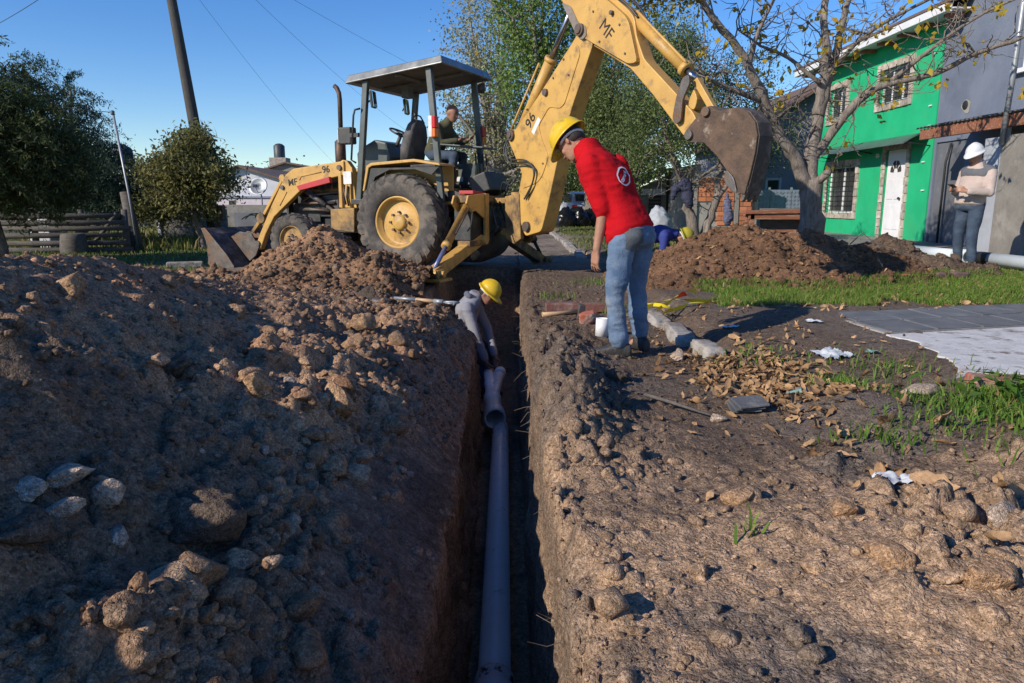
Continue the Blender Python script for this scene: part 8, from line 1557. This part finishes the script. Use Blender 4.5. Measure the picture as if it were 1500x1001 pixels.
def leaf_stuff(n, fn, smin, smax, label):
    P_ = np.array(leaf_spots(n, fn)); Z_ = surf(P_[:, 0], P_[:, 1]) + 0.015; Vs = []; Fs = []; Cs = []; off = 0
    for k in range(n):
        V_, F_ = LM[k % len(LM)]; e = Euler((random.gauss(0, .5), random.gauss(0, .5), random.uniform(0, 6.28))).to_matrix(); s_ = random.uniform(smin, smax); W_ = V_ @ np.array(e).T * s_ + np.array((P_[k, 0], P_[k, 1], Z_[k])); Vs.append(W_); Fs.append(F_ + off); off += len(V_); Cs.append(np.tile(mixc(np.array((0.22, 0.125, 0.06)), np.array((0.48, 0.31, 0.165)), np.array([random.random()])), (len(V_), 1)))
    o = np_mesh("leaf_litter", np.concatenate(Vs), np.concatenate(Fs), M_DLEAFV, smooth=True, colors=np.concatenate(Cs)); o["kind"] = "stuff"; o["label"] = label
leaf_stuff(620, lambda: (random.gauss(1.48, 0.22), random.gauss(4.15, 0.42)), 0.045, 0.10, "thick litter of dry brown leaves beside the kerb")
leaf_stuff(520, lambda: (random.uniform(2.2, 7.0), random.uniform(6.4, 9.2)), 0.05, 0.10, "dry leaves strewn over the grass strip")
leaf_stuff(420, lambda: (random.uniform(0.9, 2.9), random.uniform(2.0, 6.8)), 0.02, 0.06, "leaf crumbs strewn over the bare verge")
leaf_stuff(300, lambda: (random.uniform(1.4, 7.0), random.uniform(11.5, 26)), 0.06, 0.12, "dry leaves strewn along the far verge")
# ---- grass
M_GRASS = vcol_mat("grass_blades", 0.6, 0.0, 1, 0.0, 1, trans=0.3)
def grass(name, P_, hmin, hmax, w, label, ca=(0.085, 0.17, 0.022), cb=(0.19, 0.29, 0.05), dry=0.12, lean=0.5):
    n = len(P_); Z = surf(P_[:, 0], P_[:, 1]) - 0.005; h = rng.uniform(hmin, hmax, n) * (0.6 + 0.6 * rng.random(n)); a = rng.uniform(0, 6.28, n); le = lean * rng.random(n) * h; fa = rng.uniform(0, 6.28, n)
    B_ = np.stack([P_[:, 0], P_[:, 1], Z], 1); wx = np.stack([np.cos(fa), np.sin(fa), np.zeros(n)], 1) * (w * (0.6 + 0.8 * rng.random(n)))[:, None]; ld = np.stack([np.cos(a), np.sin(a), np.zeros(n)], 1)
    m = B_ + ld * (le * 0.35)[:, None]; m[:, 2] += h * 0.6; t = B_ + ld * (le * 1.15)[:, None]; t[:, 2] += h * (1 - 0.25 * rng.random(n))
    V = np.stack([B_ - wx, B_ + wx, m + wx * 0.75, m - wx * 0.75, t], 1).reshape(-1, 3); i = np.arange(n)[:, None] * 5
    F = np.concatenate([i + np.array([[0, 1, 2]]), i + np.array([[0, 2, 3]]), i + np.array([[3, 2, 4]])], 0)
    c = mixc(np.array(ca), np.array(cb), rng.random(n)); dr_ = rng.random(n) < dry; c[dr_] = np.array((0.33, 0.26, 0.11)) * (0.7 + 0.5 * rng.random((dr_.sum(), 1)))
    o = np_mesh(name, V, F, M_GRASS, colors=np.repeat(c, 5, axis=0)); o["kind"] = "stuff"; o["label"] = label
def gpts(n, x0, x1, y0, y1, cond): X = rng.uniform(x0, x1, n); Y = rng.uniform(y0, y1, n); k = cond(X, Y); return np.stack([X[k], Y[k]], 1)
on_path = lambda X, Y: ((Y - 5.33 - 0.27 * (X - 2.86)) > -1.25) & ((Y - 5.33 - 0.27 * (X - 2.86)) < 0.98) & (X > 2.6)
edge_n = lambda X, Y: fbm(X * 1.8, Y * 1.8, oct=3, seed=801)
grass("grass", gpts(110000, 1.7, 8.3, 6.2, 9.6, lambda X, Y: (Y - 0.24 * (X - 2.9) > 6.75 + 0.5 * edge_n(X, Y)) & ~on_path(X, Y) & (X > 1.9 + 0.5 * edge_n(X, Y)) & (heap_r(X, Y) < 0.16) & (heap_k(X, Y) < 0.16)), 0.03, 0.085, 0.0028, "green grass strip between the path and the brown heap", lean=1.1)
grass("grass", gpts(16000, 6.0, 9.0, 8.5, 12.5, lambda X, Y: (heap_k(X, Y) < 0.1) & (X < 7.4)), 0.02, 0.05, 0.004, "thin grass at the feet of the white hatted man", dry=0.3)
cl = np.concatenate([np.stack([rng.normal(x, s_, n_), rng.normal(y, s_, n_)], 1) for x, y, s_, n_ in ((2.62, 3.62, 0.17, 900), (2.42, 3.42, 0.12, 420), (2.75, 3.30, 0.12, 420), (2.20, 3.62, 0.10, 180), (1.85, 3.95, 0.10, 260), (2.0, 3.2, 0.10, 120), (2.05, 2.55, 0.10, 200), (1.62, 3.02, 0.10, 120), (1.95, 2.0, 0.05, 60), (1.62, 4.6, 0.14, 120), (2.3, 4.4, 0.16, 200), (0.72, 2.0, 0.02, 10), (1.0, 6.9, 0.15, 160), (0.5, 7.9, 0.1, 80), (1.05, 9.2, 0.2, 120))])
grass("grass", cl, 0.04, 0.11, 0.004, "tufts of green grass in the right foreground", ca=(0.07, 0.15, 0.02), cb=(0.17, 0.27, 0.05), dry=0.06, lean=0.9)
grass("grass", gpts(20000, -15, -4.6, 9.5, 24, lambda X, Y: (X + 4.6 + 0.8 * edge_n(X, Y) < -0.35 * np.maximum(0, 12 - Y))), 0.03, 0.10, 0.012, "short lawn in front of the log fence", ca=(0.065, 0.12, 0.02), cb=(0.15, 0.20, 0.045))
grass("grass", gpts(9000, -14, -7, 15.5, 26, lambda X, Y: X < -6), 0.1, 0.35, 0.012, "longer grass behind the log fence", ca=(0.10, 0.15, 0.03), cb=(0.24, 0.25, 0.07), dry=0.3)
grass("grass", gpts(20000, 1.5, 9.0, 12.5, 34, lambda X, Y: edge_n(X * 0.4, Y * 0.4) > -0.15), 0.03, 0.10, 0.012, "thin verge grass along the street", ca=(0.06, 0.11, 0.02), cb=(0.14, 0.18, 0.045), dry=0.2)
# broad weed leaves in the clump
k_ = 160; C_ = np.stack([rng.normal(2.66, 0.17, k_), rng.normal(3.52, 0.17, k_), np.zeros(k_)], 1); C_[:, 2] = surf(C_[:, 0], C_[:, 1]) + rng.uniform(0.01, 0.09, k_)
V, F, CC = leaves(C_, 0.085, mixc(np.array((0.06, 0.14, 0.02)), np.array((0.15, 0.26, 0.05)), rng.random(k_)), 0.45, up=0.8); o = np_mesh("weeds", V, F, M_FOL, colors=CC); o["kind"] = "stuff"; o["label"] = "broad leafed weeds in the right foreground clump"
